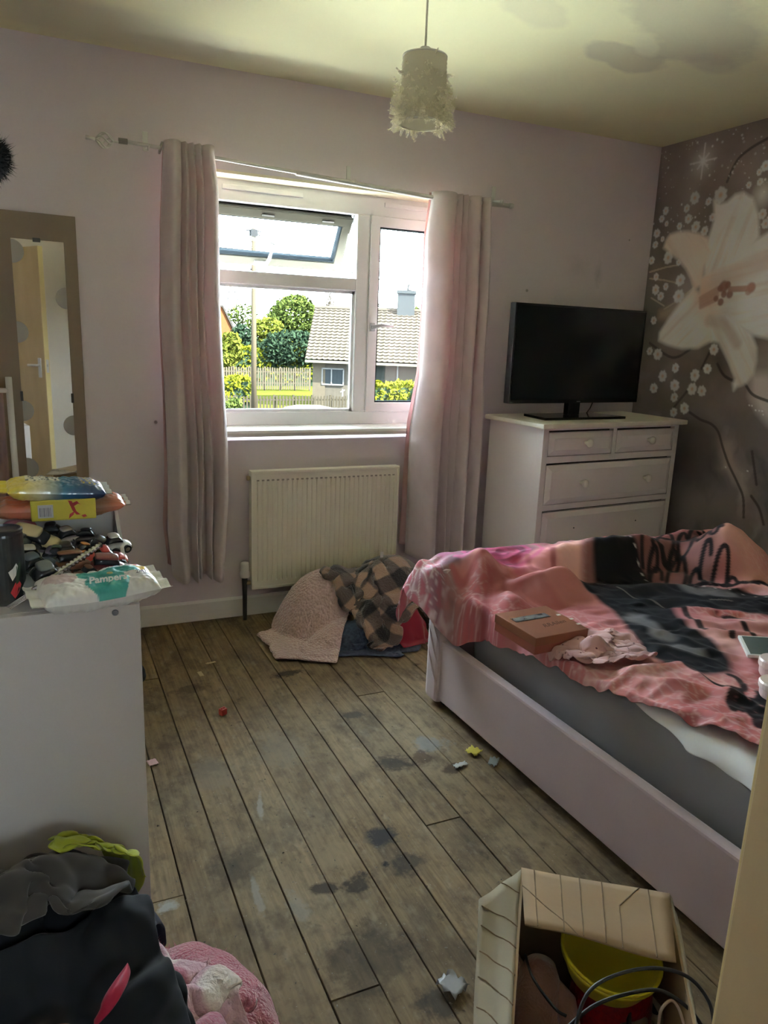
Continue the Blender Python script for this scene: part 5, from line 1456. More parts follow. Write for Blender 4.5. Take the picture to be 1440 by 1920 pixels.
    Yp += .008 * (q2 - .5); Xp += .012 * (q1 - .5) + .008 * np.sin(YY * 34) * np.minimum(1, ex * 15)
    HF = keep
    return np.stack([Xp, Yp, Z], -1)
DQ = duvet()
def duvet_print(u, v):
    def a(x, y): return pxz(1040 + x / 3.6, 960 + y / 3.6)
    def b(x, y): return pxz(740 + x / 3.6, 980 + y / 3.6)
    K = 1.45
    P = Paint(u, v, rgb(164, 100, 104, K))
    n1 = fbm(u * 6, v * 6, 2, 4); n2 = fbm(u * 16, v * 16, 12, 4)
    P.mix((n1 - .48) * 4, rgb(190, 140, 140, K)); P.mix((.46 - n1) * 4, rgb(150, 80, 86, K))
    ck = cells(u * 36 + 2 * n1, v * 36 + 2 * n2, 3)
    zone = np.clip((fbm(u * 3.2 + 5, v * 3.2, 33, 3) - .40) * 5, 0, 1)
    P.mix(zone * np.clip((.17 - ck) / .15, 0, 1) * .38, rgb(206, 176, 174, K))
    P.mix(zone * np.clip((ck - .28) / .1, 0, 1) * .35, rgb(176, 74, 76, K))
    # far right: pale crackle
    P.poly([a(1040, 70), a(1440, 20), a(1500, 300), a(1300, 340), a(1120, 200)], rgb(212, 158, 140, K), .06, .6)
    # roses and purple shading at the foot
    P.poly([b(60, 230), b(300, 215), b(700, 140), b(860, 150), b(860, 300), b(640, 320), b(450, 300), b(330, 340), b(330, 520), b(250, 520), b(90, 560)], rgb(108, 66, 88, K), .015, .9)
    pz = np.clip((v - 2.235) * 14, 0, 1) * np.clip((1.86 - u) * 7, 0, 1) * np.clip((u - 1.26) * 12, 0, 1); P.mix(pz * (.55 + .45 * n2), rgb(104, 60, 84, K)); P.mix(pz * np.clip((n2 - .52) * 6, 0, 1) * .7, rgb(150, 70, 108, K))
    P.poly([b(60, 330), b(240, 260), b(280, 560), b(100, 660)], rgb(196, 150, 166, K), .04, .85)
    lil = np.clip((1.34 - u) * 12, 0, 1) * np.clip((v - 2.1) * 8, 0, 1); P.mix(lil * np.clip((.14 - ck) / .1, 0, 1) * .7, rgb(220, 196, 206, K)); P.mix(lil * np.clip((ck - .3) / .1, 0, 1) * .6, rgb(176, 70, 96, K))
    P.poly([b(330, 300), b(440, 290), b(430, 480), b(360, 490)], rgb(118, 104, 104, K), .04, .8)
    P.poly([b(380, 380), b(520, 300), b(760, 260), b(900, 310), b(1150, 370), b(1350, 470), b(1390, 560), b(1150, 530), b(950, 470), b(740, 400), b(600, 410), b(460, 460)], rgb(168, 104, 102, K), .012)
    P.poly([b(840, 190), b(1080, 120), b(1260, 120), b(1290, 270), b(1180, 320), b(1170, 380), b(1060, 330), b(960, 320), b(860, 290)], rgb(196, 124, 130, K), .012)
    P.poly([b(1060, 140), b(1240, 120), b(1290, 260), b(1180, 310), b(1120, 240)], rgb(206, 152, 144, K), .012)
    P.poly([b(600, 460), b(760, 410), b(980, 480), b(720, 540), b(560, 600)], rgb(132, 60, 64, K), .015, .8)
    # spiral of the purple rose
    cx, cy = b(690, 165)
    for k, rad in enumerate((.03, .055, .085, .12)):
        P.stroke([(cx + rad * 1.7 * cos(t), cy + rad * .8 * sin(t)) for t in np.linspace(.4 + k, 5.2 + k, 22)], .012, rgb(186, 70, 124, K), .7, .6)
    P.stroke(spline([b(560, 190), b(760, 150), b(850, 210), b(840, 300)], 6), .03, rgb(150, 50, 84, K), .6, .8)
    for q in ([b(1060, 140), b(1090, 240), b(1180, 330)], [b(900, 180), b(930, 260), b(1060, 330)], [b(380, 400), b(470, 450), b(620, 400)]):
        P.stroke(spline(q, 6), .012, rgb(150, 70, 76, K), .7, .8)
    # gown: bodice, skirts, lace
    skin = rgb(112, 74, 72, K); black = (0.012, 0.012, 0.015)
    P.poly([a(190, 210), a(290, 190), a(560, 150), a(980, 105), a(1080, 170), a(1110, 330), a(960, 410), a(850, 430), a(700, 400), a(450, 520), a(300, 400), a(200, 360)], skin, .02, .92)
    P.poly([a(240, 182), a(400, 165), a(520, 185), a(640, 240), a(720, 320), a(810, 420), a(870, 425), a(1010, 450), a(1200, 500), a(1440, 545), a(1700, 600), a(1700, 760), a(1440, 690), a(1200, 665), a(900, 640), a(800, 650), a(850, 720), a(930, 790), a(1050, 850), a(1110, 910), a(1190, 990), a(1195, 1075), a(1000, 1100), a(880, 1060), a(760, 1030), a(700, 970), a(620, 950), a(560, 860), a(460, 740), a(400, 660), a(270, 580), a(90, 450), a(110, 400), a(200, 370), a(330, 420), a(450, 520), a(400, 400), a(300, 290), a(255, 230)], black, .012)
    for q, w in (([a(310, 370), a(400, 450), a(520, 540), a(740, 610)], .02), ([a(200, 375), a(330, 440), a(450, 520)], .03)):
        P.stroke(spline(q, 6), w, black, .9)
    for q in ([a(880, 500), a(960, 540), a(1060, 520)], [a(1090, 550), a(1180, 545)], [a(560, 720), a(620, 745), a(700, 800)], [a(700, 820), a(760, 835)], [a(830, 910), a(960, 945)], [a(560, 690), a(520, 720)]):
        P.stroke(spline(q, 6), .03, rgb(104, 102, 104, K), .75, .9)
    for q in ([a(420, 510), a(560, 560), a(740, 615)], [a(300, 380), a(350, 420)], [a(1050, 580), a(1200, 590)]):
        P.stroke(spline(q, 6), .006, rgb(120, 112, 104, K), .7)
    r = random.Random(9)
    for k in range(26):      # beads
        t = k / 25; q = spline([a(270, 205), a(480, 185), a(650, 260), a(760, 370), a(1030, 460), a(1440, 560)], 25)[int(t * 124)]
        P.disc(q, .007, rgb(170, 165, 160, K), .4, .9)
    def curl(x, y, rad, t0, t1, w=.012, f=a):
        c = f(x, y); e = f(x + rad, y); ey = f(x, y + rad)
        rx = np.hypot(e[0] - c[0], e[1] - c[1]); ry = np.hypot(ey[0] - c[0], ey[1] - c[1])
        pts = []
        for t in np.linspace(t0, t1, 20):
            s = 1 - .55 * (t - t0) / (t1 - t0)
            pts.append(f(x + rad * s * cos(t), y + rad * s * sin(t)))
        P.stroke(pts, w, black, .96)
    for x, y, rad, t0, t1 in ((640,170,60,2,7),(760,170,70,3,9),(880,150,60,0,5.5),(980,150,75,3,9),(1060,170,55,4,9),(720,260,70,1,6),(860,260,85,2,8),(980,270,60,0,5),(780,340,50,3,8),(900,370,70,3.4,9),(960,330,90,5,10),(1060,340,60,0,6),(1150,280,60,3,8.5),(1230,330,60,4,10),(1180,360,45,0,6),(1290,340,40,3,8),(1400,340,45,2,8),(1440,400,55,3,8.5),(820,200,40,0,6),(690,220,40,2,7),(1040,240,50,1,6)):
        curl(x, y, rad, t0, t1, .013)
    for q in ([a(980, 110), a(1060, 130), a(1110, 190)], [a(700, 130), a(860, 150), a(980, 130)], [a(560, 160), a(700, 180), a(820, 230)], [a(1290, 350), a(1380, 330), a(1440, 300)], [a(850, 300), a(900, 400), a(960, 400)]):
        P.stroke(spline(q, 6), .02, black, .95)
    # ribbons on the pink, lower swirls
    for q in ([a(870, 650), a(910, 710), a(970, 760), a(1010, 805)], [a(1150, 690), a(1250, 700), a(1340, 720)], [a(1130, 790), a(1180, 800), a(1200, 840)], [a(1270, 760), a(1300, 790), a(1340, 830)], [a(760, 640), a(870, 650)],
              [a(880, 1060), a(960, 1110), a(1080, 1160), a(1200, 1175), a(1280, 1185), a(1240, 1120), a(1180, 1095)], [a(1250, 1190), a(1290, 1240), a(1400, 1260), a(1380, 1200)]):
        P.stroke(spline(q, 6), .016, black, .95)
    for x, y, rad, t0, t1 in ((1230,1300,55,2,8),(1310,1300,60,3,9),(1390,1310,60,0,6),(1270,1340,45,3,8),(1350,1360,45,0,5),(1420,1260,50,2,7),(1390,1420,40,0,6)):
        curl(x, y, rad, t0, t1, .018)
    g_ = P.c.mean(1, keepdims=True); P.c = g_ + (P.c - g_) * .86
    P.c *= (0.92 + .16 * n2)[:, None]
    return np.clip(P.c, .008, .9)
# finer grid for the print
def refine(P, k):
    n, m = P.shape[:2]
    for ax in (0, 1):
        L = P.shape[ax]; t = np.linspace(0, L - 1, (L - 1) * k + 1); i = np.minimum(t.astype(int), L - 2); f = t - i
        g = lambda q: np.take(P, np.clip(q, 0, L - 1), axis=ax)
        sh = [1, 1, 1]; sh[ax] = -1; f = f.reshape(sh)
        p0, p1, p2, p3 = g(i - 1), g(i), g(i + 1), g(i + 2)
        P = 0.5 * ((2 * p1) + (-p0 + p2) * f + (2 * p0 - 5 * p1 + 4 * p2 - p3) * f ** 2 + (-p0 + 3 * p1 - 3 * p2 + p3) * f ** 3)
    return P
for _ in range(1):
    Q = DQ.copy(); Q[1:-1, 1:-1] = 0.5 * DQ[1:-1, 1:-1] + 0.125 * (DQ[2:, 1:-1] + DQ[:-2, 1:-1] + DQ[1:-1, 2:] + DQ[1:-1, :-2]); DQ = Q
DF = refine(DQ, 3)
dcol = duvet_print(DF[..., 0].ravel(), DF[..., 1].ravel())
dv_o = cloth_obj('duvet', DF, fabric('printed_duvet_cotton', (0.5, 0.3, 0.3), 0.6, 0.03, attr=True), None, 0.006, 0, cols=dcol, smooth_it=0)
tag(dv_o, 'pink and black gothic gown print duvet heaped on the bed', 'duvet')
hf_splat(refine(DQ, 2), 0.006)

# ================================================================== ON THE BED
def tin():
    c = Vector((1.382, 1.795, 0))
    h = float(hf_at(np.array([c.x]), np.array([c.y]))[0])
    n = np.array([[hf_at(np.array([c.x + dx]), np.array([c.y + dy]))[0] for dx in (-.08, 0, .08)] for dy in (-.08, 0, .08)]).max()
    root = empty('gift_tin', (c.x, c.y, max(h, n - .015) + .002), rot=(R(2), R(1), R(5)), label='copper coloured gift box with clear window on the pink duvet', cat='box')
    cop = M('copper_card', (0.31, 0.125, 0.070), 0.4, 0.3, var=(9, 0.6, (0.25, 0.10, 0.06)))
    cop2 = M('copper_card_side', (0.34, 0.105, 0.075), 0.45, 0.2)
    W, D, Hh = .205, .195, .055
    MB().bbox(-W / 2, W / 2, -D / 2, D / 2, 0, Hh * .62, .002).build('base', cop2, root)
    MB().bbox(-W / 2 - .002, W / 2 + .002, -D / 2 - .002, D / 2 + .002, Hh * .5, Hh, .002).build('lid', cop, root)
    MB().box(-.085, .055, .018, .05, Hh - .0005, Hh + .0008).build('window_border', M('dark_brown', (0.06, 0.03, 0.02), 0.4), root)
    MB().box(-.082, .052, .021, .047, Hh + .0006, Hh + .0014).build('clear_window', M('silver_foil', (0.5, 0.52, 0.52), 0.25, 0.6, var=(60, 0.9, (0.16, 0.16, 0.16))), root)
    g = M('dark_script', (0.10, 0.035, 0.02), 0.5)
    text_mesh('script_lettering', 'RRAllen', .030, g, root, frame_mtx((.025, -.03, Hh + .0004), (1, .1, 0), (-.1, 1, 0)), shear=.35)
    for x_, y_ in ((.09, .02), (.10, -.06), (.108, -.02)):
        MB().box(x_ - .008, x_ + .006, y_ - .004, y_ + .005, Hh - .0003, Hh + .0006).build('torn_patch', M('paper_white', (0.62, 0.58, 0.52), 0.8), root)
    hf_bump(c.x, c.y, .10, .09, h + .06, 0, .25)
tin()

def tee():
    c = at_z(1118, 1195, 0.53)
    _h = float(hf_at(np.array([c.x]), np.array([c.y]))[0]); hf_bump(c.x, c.y, .13, .10, _h + .035, -.6, .8)
    P, rest = sheet(c.x + .02, c.y, .50, .44, 54, 50, .60, R(-35), (.50, .46), .09, 5, 9, .75)
    P = drape(P, 1.0, 60, 7, thick=.006, fric=.85, bend=.10, rest=rest)
    P[..., 2] += .016 * np.clip(1 - np.abs(2 * fbm(rest[..., 0] * 11 + 60, rest[..., 1] * 22 + 40, 77, 3) - 1) * 2.2, -.5, 1)
    m = fabric('polka_pink_jersey', (0.62, 0.40, 0.40), 0.9, 0.3)
    nt = m.node_tree; p = nt.nodes['Principled BSDF']; uvn = nt.nodes.new('ShaderNodeUVMap'); uvn.uv_map = 'UVMap'
    vo = nt.nodes.new('ShaderNodeTexVoronoi'); vo.inputs['Scale'].default_value = 24; vo.inputs['Randomness'].default_value = 0.15
    nt.links.new(uvn.outputs[0], vo.inputs['Vector'])
    lt = nt.nodes.new('ShaderNodeMath'); lt.operation = 'LESS_THAN'; lt.inputs[1].default_value = 0.085; nt.links.new(vo.outputs['Distance'], lt.inputs[0])
    mx = nt.nodes.new('ShaderNodeMix'); mx.data_type = 'RGBA'; mx.inputs['A'].default_value = (0.50, 0.29, 0.29, 1); mx.inputs['B'].default_value = (0.16, 0.06, 0.08, 1)
    nt.links.new(lt.outputs[0], mx.inputs['Factor']); nt.links.new(mx.outputs['Result'], p.inputs['Base Color'])
    o = cloth_obj('crumpled_top', P, m, None, .003, 1, rest=rest)
    tag(o, 'crumpled pale pink polka dot top on the duvet', 'clothing'); hf_splat(P)
tee()

def bedside_bits():
    # pale lidded pots and a phone lying at the right
    for px, py, rad, hh, lab in ((1432, 1248, .043, .05, 'upper pale pink lidded pot on the duvet at the right'), (1436, 1286, .045, .045, 'lower pale pink lidded pot on the duvet at the right')):
        c = at_z(px + 22, py, .52); h = float(hf_at(np.array([c.x]), np.array([c.y]))[0])
        r_ = empty('lidded_pot', (c.x, c.y, h + .002), label=lab, cat='pot', group='pots on the duvet')
        pk = M('pale_pink_plastic', (0.72, 0.56, 0.55), 0.35)
        MB().lathe([(0, 0), (rad * .85, 0), (rad * .92, .006), (rad * .95, hh * .6), (0, hh * .6)], (0, 0, 0), 28).build('pot_body', pk, r_, smooth=False)
        MB().lathe([(0, hh * .55), (rad, hh * .55), (rad * 1.03, hh * .62), (rad * 1.03, hh * .9), (rad * .96, hh), (rad * .6, hh * 1.02), (0, hh * 1.02)], (0, 0, 0), 28).build('pot_lid', M('pale_cream_plastic', (0.78, 0.66, 0.62), 0.3), r_, smooth=False)
    c = at_z(1462, 1200, .53); h = float(hf_at(np.array([c.x]), np.array([c.y]))[0])
    r_ = empty('tablet', (c.x, c.y, h + .012), rot=(R(3), R(-4), R(-38)), label='white edged tablet lying on the duvet at the right', cat='tablet')
    MB().bbox(-.10, .10, -.07, .07, 0, .011, .003).build('casing', M('white_plastic_case', (0.78, 0.82, 0.80), 0.3), r_)
    MB().box(-.09, .09, -.062, .062, .0108, .0116).build('screen', M('tablet_screen', (0.10, 0.13, 0.12), 0.1), r_)
bedside_bits()

# ================================================================== LAUNDRY BY THE RADIATOR
HFsave = HF.copy()
def laundry():
    # bulk of the heap
    hf_bump(1.48, 3.12, .28, .24, .33, .1, .7); hf_bump(1.18, 3.20, .24, .20, .27, 0, .8); hf_bump(1.36, 2.98, .30, .12, .10, 0, .8)
    hf_box(.86, 1.66, 3.37, 3.47, .74)
    np.maximum(HF, np.where(GYY > 3.37, .8, 0), out=HF)
    # navy patterned garment spread along the floor in front
    P, rest = sheet(1.27, 2.90, .66, .36, 48, 30, .30, R(-8), (.76, .62), .13, 7, 8, .6)
    P = drape(P, 1.0, 80, 7, thick=.006, fric=.6, bend=.06, rest=rest, ylim=(2.5, 3.34))
    m = fabric('navy_print', (0.018, 0.024, 0.05), 0.6, 0.2, var=(70, 0.5, (0.10, 0.14, 0.2)))
    o = cloth_obj('navy_garment', P, m, None, .004, 1, rest=rest); tag(o, 'shiny navy patterned garment under the plaid fleece', 'clothing', 'laundry heap by the radiator'); hf_splat(P)
    P, rest = sheet(1.52, 2.88, .26, .18, 18, 14, .2, .2, (.8, .8), .05, 17, 8)
    P = drape(P, 1.0, 50, 6, thick=.005, fric=.6, bend=.06, rest=rest)
    tag(cloth_obj('red_cloth', P, fabric('crimson_cloth', (0.32, 0.03, 0.05), 0.8), None, .003, 1), 'crimson cloth poking out by the bed foot', 'clothing', 'laundry heap by the radiator'); hf_splat(P)
    # pale pink honeycomb blanket
    P, rest = sheet(1.04, 3.13, .66, .52, 54, 54, .42, R(58), (.86, .80), .07, 23, 5)
    P = drape(P, 1.0, 100, 8, thick=.010, fric=.65, bend=.25, rest=rest, xlim=(.83, 1.6), ylim=(2.6, 3.35))
    m = fabric('pink_honeycomb_knit', (0.62, 0.44, 0.40), 0.95, 0.5, weave=(95, 0.9, 'knit'), var=(40, 0.4, (0.52, 0.36, 0.33)))
    o = cloth_obj('knit_blanket', P, m, None, .009, 1, rest=rest); tag(o, 'pale pink honeycomb knit blanket slumped against the radiator', 'blanket', 'laundry heap by the radiator'); hf_splat(P, .012)
    # black and tan checked fleece on top
    P, rest = sheet(1.46, 3.10, .86, .80, 60, 58, .55, R(22), (.56, .50), .18, 31, 7)
    P = drape(P, 1.0, 110, 8, thick=.012, fric=.55, bend=.30, rest=rest, ylim=(2.6, 3.33), xlim=(1.1, 1.85))
    m = check_fabric('check_fleece', ((0.016, 0.015, 0.017), (0.105, 0.080, 0.068), (0.36, 0.23, 0.16)), .075)
    rt = cloth_obj('checked_fleece', P, m, None, .012, 1, rest=rest)
    tag(rt, 'black and tan checked fleece blanket heaped beside the bed', 'blanket', 'laundry heap by the radiator')
    t = at_y(716, 1040, 3.05)
    tg = MB().box(-.008, .008, -.001, .001, -.014, .014).build('care_tag', M('white_tag', (0.8, 0.8, 0.78), 0.7), rt); tg.location = t
laundry()
HF[:] = HFsave

# ================================================================== WHITE DRESSER, LEFT FOREGROUND
DY0, DZT, DXR = 1.497, 0.835, 0.158
def dresser():
    root = empty('white_dresser', (DXR, DY0, 0), label='plain white flat pack dresser in the left foreground', cat='dresser')
    wh = M('white_melamine', (0.55, 0.51, 0.485), 0.45, var=(2, 0.2, (0.50, 0.465, 0.44)))
    D = DXR - XL - .02; L = 0.78
    MB().bbox(-D, 0.0, 0, .018, 0.0, DZT - .0005, .001).build('side_panel', wh, root)
    MB().bbox(-D, 0.0, L - .018, L, 0.0, DZT - .0005, .001).build('side_panel', wh, root)
    MB().bbox(-D, 0.0, .018, L - .018, DZT - .018, DZT, .001).build('top_panel', wh, root)
    MB().box(-D, -D + .006, .018, L - .018, .02, DZT - .018).build('back_panel', wh, root)
    MB().box(-.02, -.006, .018, L - .018, .0, .05).build('plinth', wh, root)
    for k in range(4):
        z0 = .055 + k * .190
        dr = MB().bbox(-.018, 0.0, .021, L - .021, z0, z0 + .186, .0015).build('drawer', wh, root)
        MB().lathe([(0, 0), (.010, 0), (.007, .012), (.015, .020), (.012, .026), (0, .027)], (0, L / 2, z0 + .1), 16, 'x').build('knob', metal_w, dr, smooth=True)
    p = at_y(216, 1149, DY0)
    MB().lathe([(0, -.0015), (.006, -.0012), (.0065, .001)], (p.x - DXR, 0, p.z), 14, 'y').build('screw_cap', M('grey_cap', (0.22, 0.22, 0.24), 0.4, 0.4), root)
dresser()
# small dark shoe poking out beyond the dresser
sh = at_z(268, 1272, 0.0)
so = empty('shoe', (sh.x - .035, sh.y, 0.001), rz=R(60), label='dark shoe on the floorboards behind the dresser edge', cat='shoe')
MB().lathe([(0, 0), (.045, 0), (.048, .012), (.047, .018)], (0, 0, 0), 18).build('sole', M('black_rubber', (0.02, 0.022, 0.028), 0.7), so)
MB().lathe([(.046, .016), (.045, .035), (.036, .055), (.018, .064), (0, .066)], (0, 0, 0), 18).build('upper', M('navy_canvas', (0.025, 0.03, 0.045), 0.8), so, smooth=True)

# ================================================================== THINGS ON THE DRESSER
def tray():
    root = empty('desk_tray', (0, 1.86, DZT + .0005), label='white open tray with slanted side holding the toy cars', cat='tray')
    wh = M('white_tray_board', (0.66, 0.65, 0.62), 0.5)
    zt = .118
    MB().bbox(XL + .04, .150, -.006, .006, 0, zt, .001).build('back_panel', wh, root)
    MB().prism([(-.006, zt + .004), (-.006, 0.0), (-.235, 0.0), (-.235, .012)], .144, .152, 'x').build('side_panel', wh, root)
    MB().box(XL + .04, .150, -.235, -.004, 0, .004).build('tray_base', wh, root)
tray()
# ---- toy cars
chrome = M('toy_chrome', (0.65, 0.65, 0.65), 0.2, 0.95)
tyre = M('toy_tyre', (0.012, 0.012, 0.013), 0.6); tglass = M('toy_window', (0.02, 0.022, 0.025), 0.1)
PROFILES = {
    'saloon': ([(-.5, .16), (-.5, .36), (-.46, .42), (-.26, .45), (-.14, .66), (.16, .68), (.30, .47), (.46, .40), (.5, .34), (.5, .16)], .42),
    'sports': ([(-.5, .14), (-.5, .38), (-.40, .42), (-.16, .44), (-.04, .56), (.14, .55), (.30, .40), (.48, .26), (.5, .20), (.5, .14)], .40),
    'van': ([(-.5, .16), (-.5, .74), (-.46, .78), (.22, .78), (.34, .52), (.46, .46), (.5, .38), (.5, .16)], .46),
    'truck': ([(-.5, .18), (-.5, .42), (.04, .42), (.05, .78), (.28, .78), (.36, .50), (.48, .46), (.5, .38), (.5, .18)], .46)}
def toy_car(kind, L, paint, loc, rot, label, group='toy cars heaped on the dresser'):
    root = empty('toy_car', loc, rot=rot, label=label, cat='toy car', group=group)
    W = L * .225; hb = {'saloon': .30, 'sports': .26, 'van': .34, 'truck': .34}[kind] * L; hc = {'saloon': .24, 'sports': .18, 'van': .28, 'truck': .30}[kind] * L
    c0, c1, t0, t1 = {'saloon': (-.30, .26, -.16, .10), 'sports': (-.24, .22, -.12, .04), 'van': (-.46, .30, -.44, .18), 'truck': (.0, .36, .03, .24)}[kind]
    def lump(name, mat, rows):
        V = []; F = []
        for x_, z0_, z1_, w_ in rows:
            V += [(x_ * L, -w_, z0_), (x_ * L, w_, z0_), (x_ * L, w_, z1_), (x_ * L, -w_, z1_)]
        for i in range(len(rows) - 1):
            for k_ in range(4):
                j = (k_ + 1) % 4; F.append((4 * i + k_, 4 * i + j, 4 * i + 4 + j, 4 * i + 4 + k_))
        F.append((3, 2, 1, 0)); e_ = 4 * (len(rows) - 1); F.append((e_, e_ + 1, e_ + 2, e_ + 3))
        o_ = MB().add(V, F).build(name, mat, root, smooth=True)
        sb = o_.modifiers.new('round', 'SUBSURF'); sb.levels = 2; sb.render_levels = 2
        return o_
    z0 = .05 * L
    lump('body', paint, [(-.52, z0, hb * .92, W * .9), (-.46, z0, hb * 1.05, W * 1.08), (-.2, z0, hb * 1.08, W * 1.12), (.12, z0, hb * 1.08, W * 1.12), (.40, z0, hb * .98, W * 1.06), (.52, z0, hb * .72, W * .86)])
    zc = hb * .90; zt = hb + hc
    lump('cabin_glass', tglass, [(c0, zc, zc + .01 * L, W * .92), (t0 - .03, zc, zt, W * .86), (t1 + .03, zc, zt, W * .86), (c1, zc, zc + .01 * L, W * .92)])
    lump('roof', paint, [(t0 - .03, zt - hc * .34, zt - hc * .02, W * .60), (t0 + .04, zt - hc * .30, zt + hc * .10, W * .80), (t1 - .04, zt - hc * .30, zt + hc * .10, W * .80), (t1 + .03, zt - hc * .34, zt - hc * .02, W * .60)])
    wr = .125 * L
    for x_ in (-.30, .31):
        for sy in (-1, 1):
            w_ = MB().lathe([(0, -.03 * L), (wr, -.03 * L), (wr, .03 * L), (0, .03 * L)], (x_ * L, sy * W * 1.06, wr * .95), 12, 'y').build('wheel', tyre, root)
            MB().lathe([(0, -.034 * L), (wr * .55, -.034 * L), (wr * .55, .034 * L), (0, .034 * L)], (x_ * L, sy * W * 1.06, wr * .95), 8, 'y').build('hub', chrome, w_)
    MB().box(.475 * L, .505 * L, -W * .8, W * .8, .09 * L, .15 * L).build('bumper', chrome, root)
    MB().box(-.505 * L, -.475 * L, -W * .8, W * .8, .09 * L, .15 * L).build('bumper', chrome, root)
    return root
def tp(name, c, r=.3, m_=.25): return M('toy_' + name, c, r, m_, coat=.4)
P_ = {'cream': tp('cream', (.50, .42, .24)), 'silver': tp('silver', (.42, .37, .39), .25, .6), 'black': tp('black', (.012, .012, .014)), 'white': tp('white', (.6, .6, .58)), 'orange': tp('orange', (.62, .24, .05)),
      'red': tp('red', (.42, .03, .03)), 'maroon': tp('maroon', (.17, .035, .04)), 'grey': tp('grey', (.16, .18, .19)), 'slate': tp('slate', (.11, .135, .16)), 'green': tp('green', (.08, .11, .06)), 'brown': tp('brown', (.22, .10, .06)), 'charcoal': tp('charcoal', (.03, .032, .036)), 'pale': tp('pale', (.45, .44, .40)), 'purple': tp('purple', (.11, .085, .13))}
def heap_pt(px, py):
    Y = 1.60 + (1078 - py) / 90 * .20
    return at_y(px, py, Y)
cars = [  # kind, length, paint, px, py, yaw, pitch, roll, label
    ('van', .088, 'cream', 76, 1003, -35, 8, 25, 'cream toy truck lying tilted at the back of the heap'),
    ('saloon', .072, 'silver', 126, 1003, 25, -6, 0, 'mauve silver toy car behind the cream truck in the heap'),
    ('saloon', .070, 'black', 160, 1008, 160, 4, 5, 'black toy car by the slanted tray side'),
    ('saloon', .070, 'white', 212, 1016, 20, 0, 0, 'black and white toy car perched on the tray corner'),
    ('sports', .070, 'orange', 157, 1028, 30, 10, -8, 'orange toy car in the middle of the heap'),
    ('sports', .088, 'red', 194, 1036, 12, 5, 6, 'red toy sports car on the right of the heap'),
    ('van', .066, 'maroon', 200, 1056, 8, 10, 12, 'dark red toy van in front of the red sports car'),
    ('saloon', .094, 'grey', 84, 1074, 22, -4, 8, 'large grey toy saloon at the front left of the heap'),
    ('saloon', .085, 'slate', 64, 1056, 28, -10, 0, 'slate blue toy car behind the large grey saloon'),
    ('saloon', .074, 'pale', 54, 1040, 10, 4, 0, 'pale yellow toy car beside the black can'),
    ('sports', .080, 'purple', 98, 1036, -20, 8, 10, 'dark purple toy sports car in the heap'),
    ('saloon', .070, 'charcoal', 124, 1032, 15, 0, 0, 'charcoal toy car left of the orange one'),
    ('van', .066, 'brown', 137, 1054, 18, 4, -10, 'brown toy van behind the fork handle'),
    ('saloon', .070, 'black', 101, 995, -10, -5, 0, 'black toy car at the very back of the tray'),
    ('truck', .070, 'green', 114, 1048, 165, 0, 5, 'dark green toy pickup in the middle of the heap'),
    ('sports', .060, 'brown', 166, 1068, 30, 0, 0, 'small copper brown toy car beside the wipes'),
    ('saloon', .070, 'black', 176, 1018, 70, -10, 15, 'black toy car behind the orange one'),
    ('saloon', .070, 'charcoal', 42, 1018, -40, 5, 0, 'charcoal toy car behind the pale yellow one')]
for kind, L, pn, px, py, yaw, pit, rol, lab in cars:
    p = heap_pt(px, py)
    toy_car(kind, L * 1.10, P_[pn], (p.x, p.y, p.z - L * .30), (R(rol + 12), R(pit), R(yaw)), lab)
r_ = random.Random(21)
for k in range(12):          # lower layer the others lie on
    x_ = -.17 + (k % 6) * .056 + r_.uniform(-.008, .008); y_ = 1.675 + (k // 6) * .085 + r_.uniform(-.01, .01)
    z_ = DZT + .006 + (k // 6) * .004
    kd = r_.choice(['saloon', 'van', 'sports']); pn = ['black', 'charcoal', 'slate', 'grey', 'brown', 'green', 'purple'][k % 7]
    toy_car(kd, r_.uniform(.062, .072), P_[pn], (x_, y_, z_), (R(r_.uniform(-8, 8)), R(r_.uniform(-8, 8)), R(r_.uniform(0, 360))), pn + ' toy ' + kd + ' low in the heap, ' + ['first', 'second', 'third', 'fourth', 'fifth', 'sixth'][k % 6] + ' from the left in the ' + ['front', 'middle', 'back'][k // 6] + ' row', 'dark toy cars at the bottom of the heap')

# ---- black can
def can():
    root = empty('drink_can', (-.0825, 1.590, DZT + .0008), label='tall black can with red and white motif at the left edge', cat='can')
    blk = M('can_black', (0.016, 0.020, 0.020), 0.28, var=(60, 0.25, (0.05, 0.06, 0.06)), coat=.3)
    rr = .036
    MB().lathe([(0, 0), (rr * .9, 0), (rr, .006), (rr, .148), (rr * .97, .154), (0, .154)], (0, 0, 0), 36).build('can_body', blk, root, smooth=False)
    MB().lathe([(rr * .97, .152), (rr * 1.0, .156), (rr * 1.0, .160), (rr * .9, .162), (rr * .88, .157), (0, .157)], (0, 0, 0), 36).build('lid', M('can_lid', (0.03, 0.032, 0.034), 0.3), root, smooth=False)
    def patch(name, pts, mat):
        V = []
        for a_, z_ in pts:
            t = R(a_); V.append(((rr + .0006) * cos(t), (rr + .0006) * sin(t), z_))
        mesh_obj(name, V, [tuple(range(len(V)))], mat, root)
    patch('white_motif', [(-80, .075), (-66, .082), (-55, .092), (-50, .085), (-58, .066), (-70, .055)], M('motif_white', (0.62, 0.60, 0.55), 0.5))
    patch('green_motif', [(-55, .084), (-42, .094), (-38, .085), (-50, .050), (-60, .045), (-58, .064)], M('motif_green', (0.03, 0.06, 0.03), 0.5))
    patch('red_motif', [(-78, .030), (-62, .050), (-48, .052), (-42, .044), (-52, .028), (-66, .016)], M('motif_red', (0.50, 0.03, 0.04), 0.5))
    root.scale = (1, 1, .93)
can()

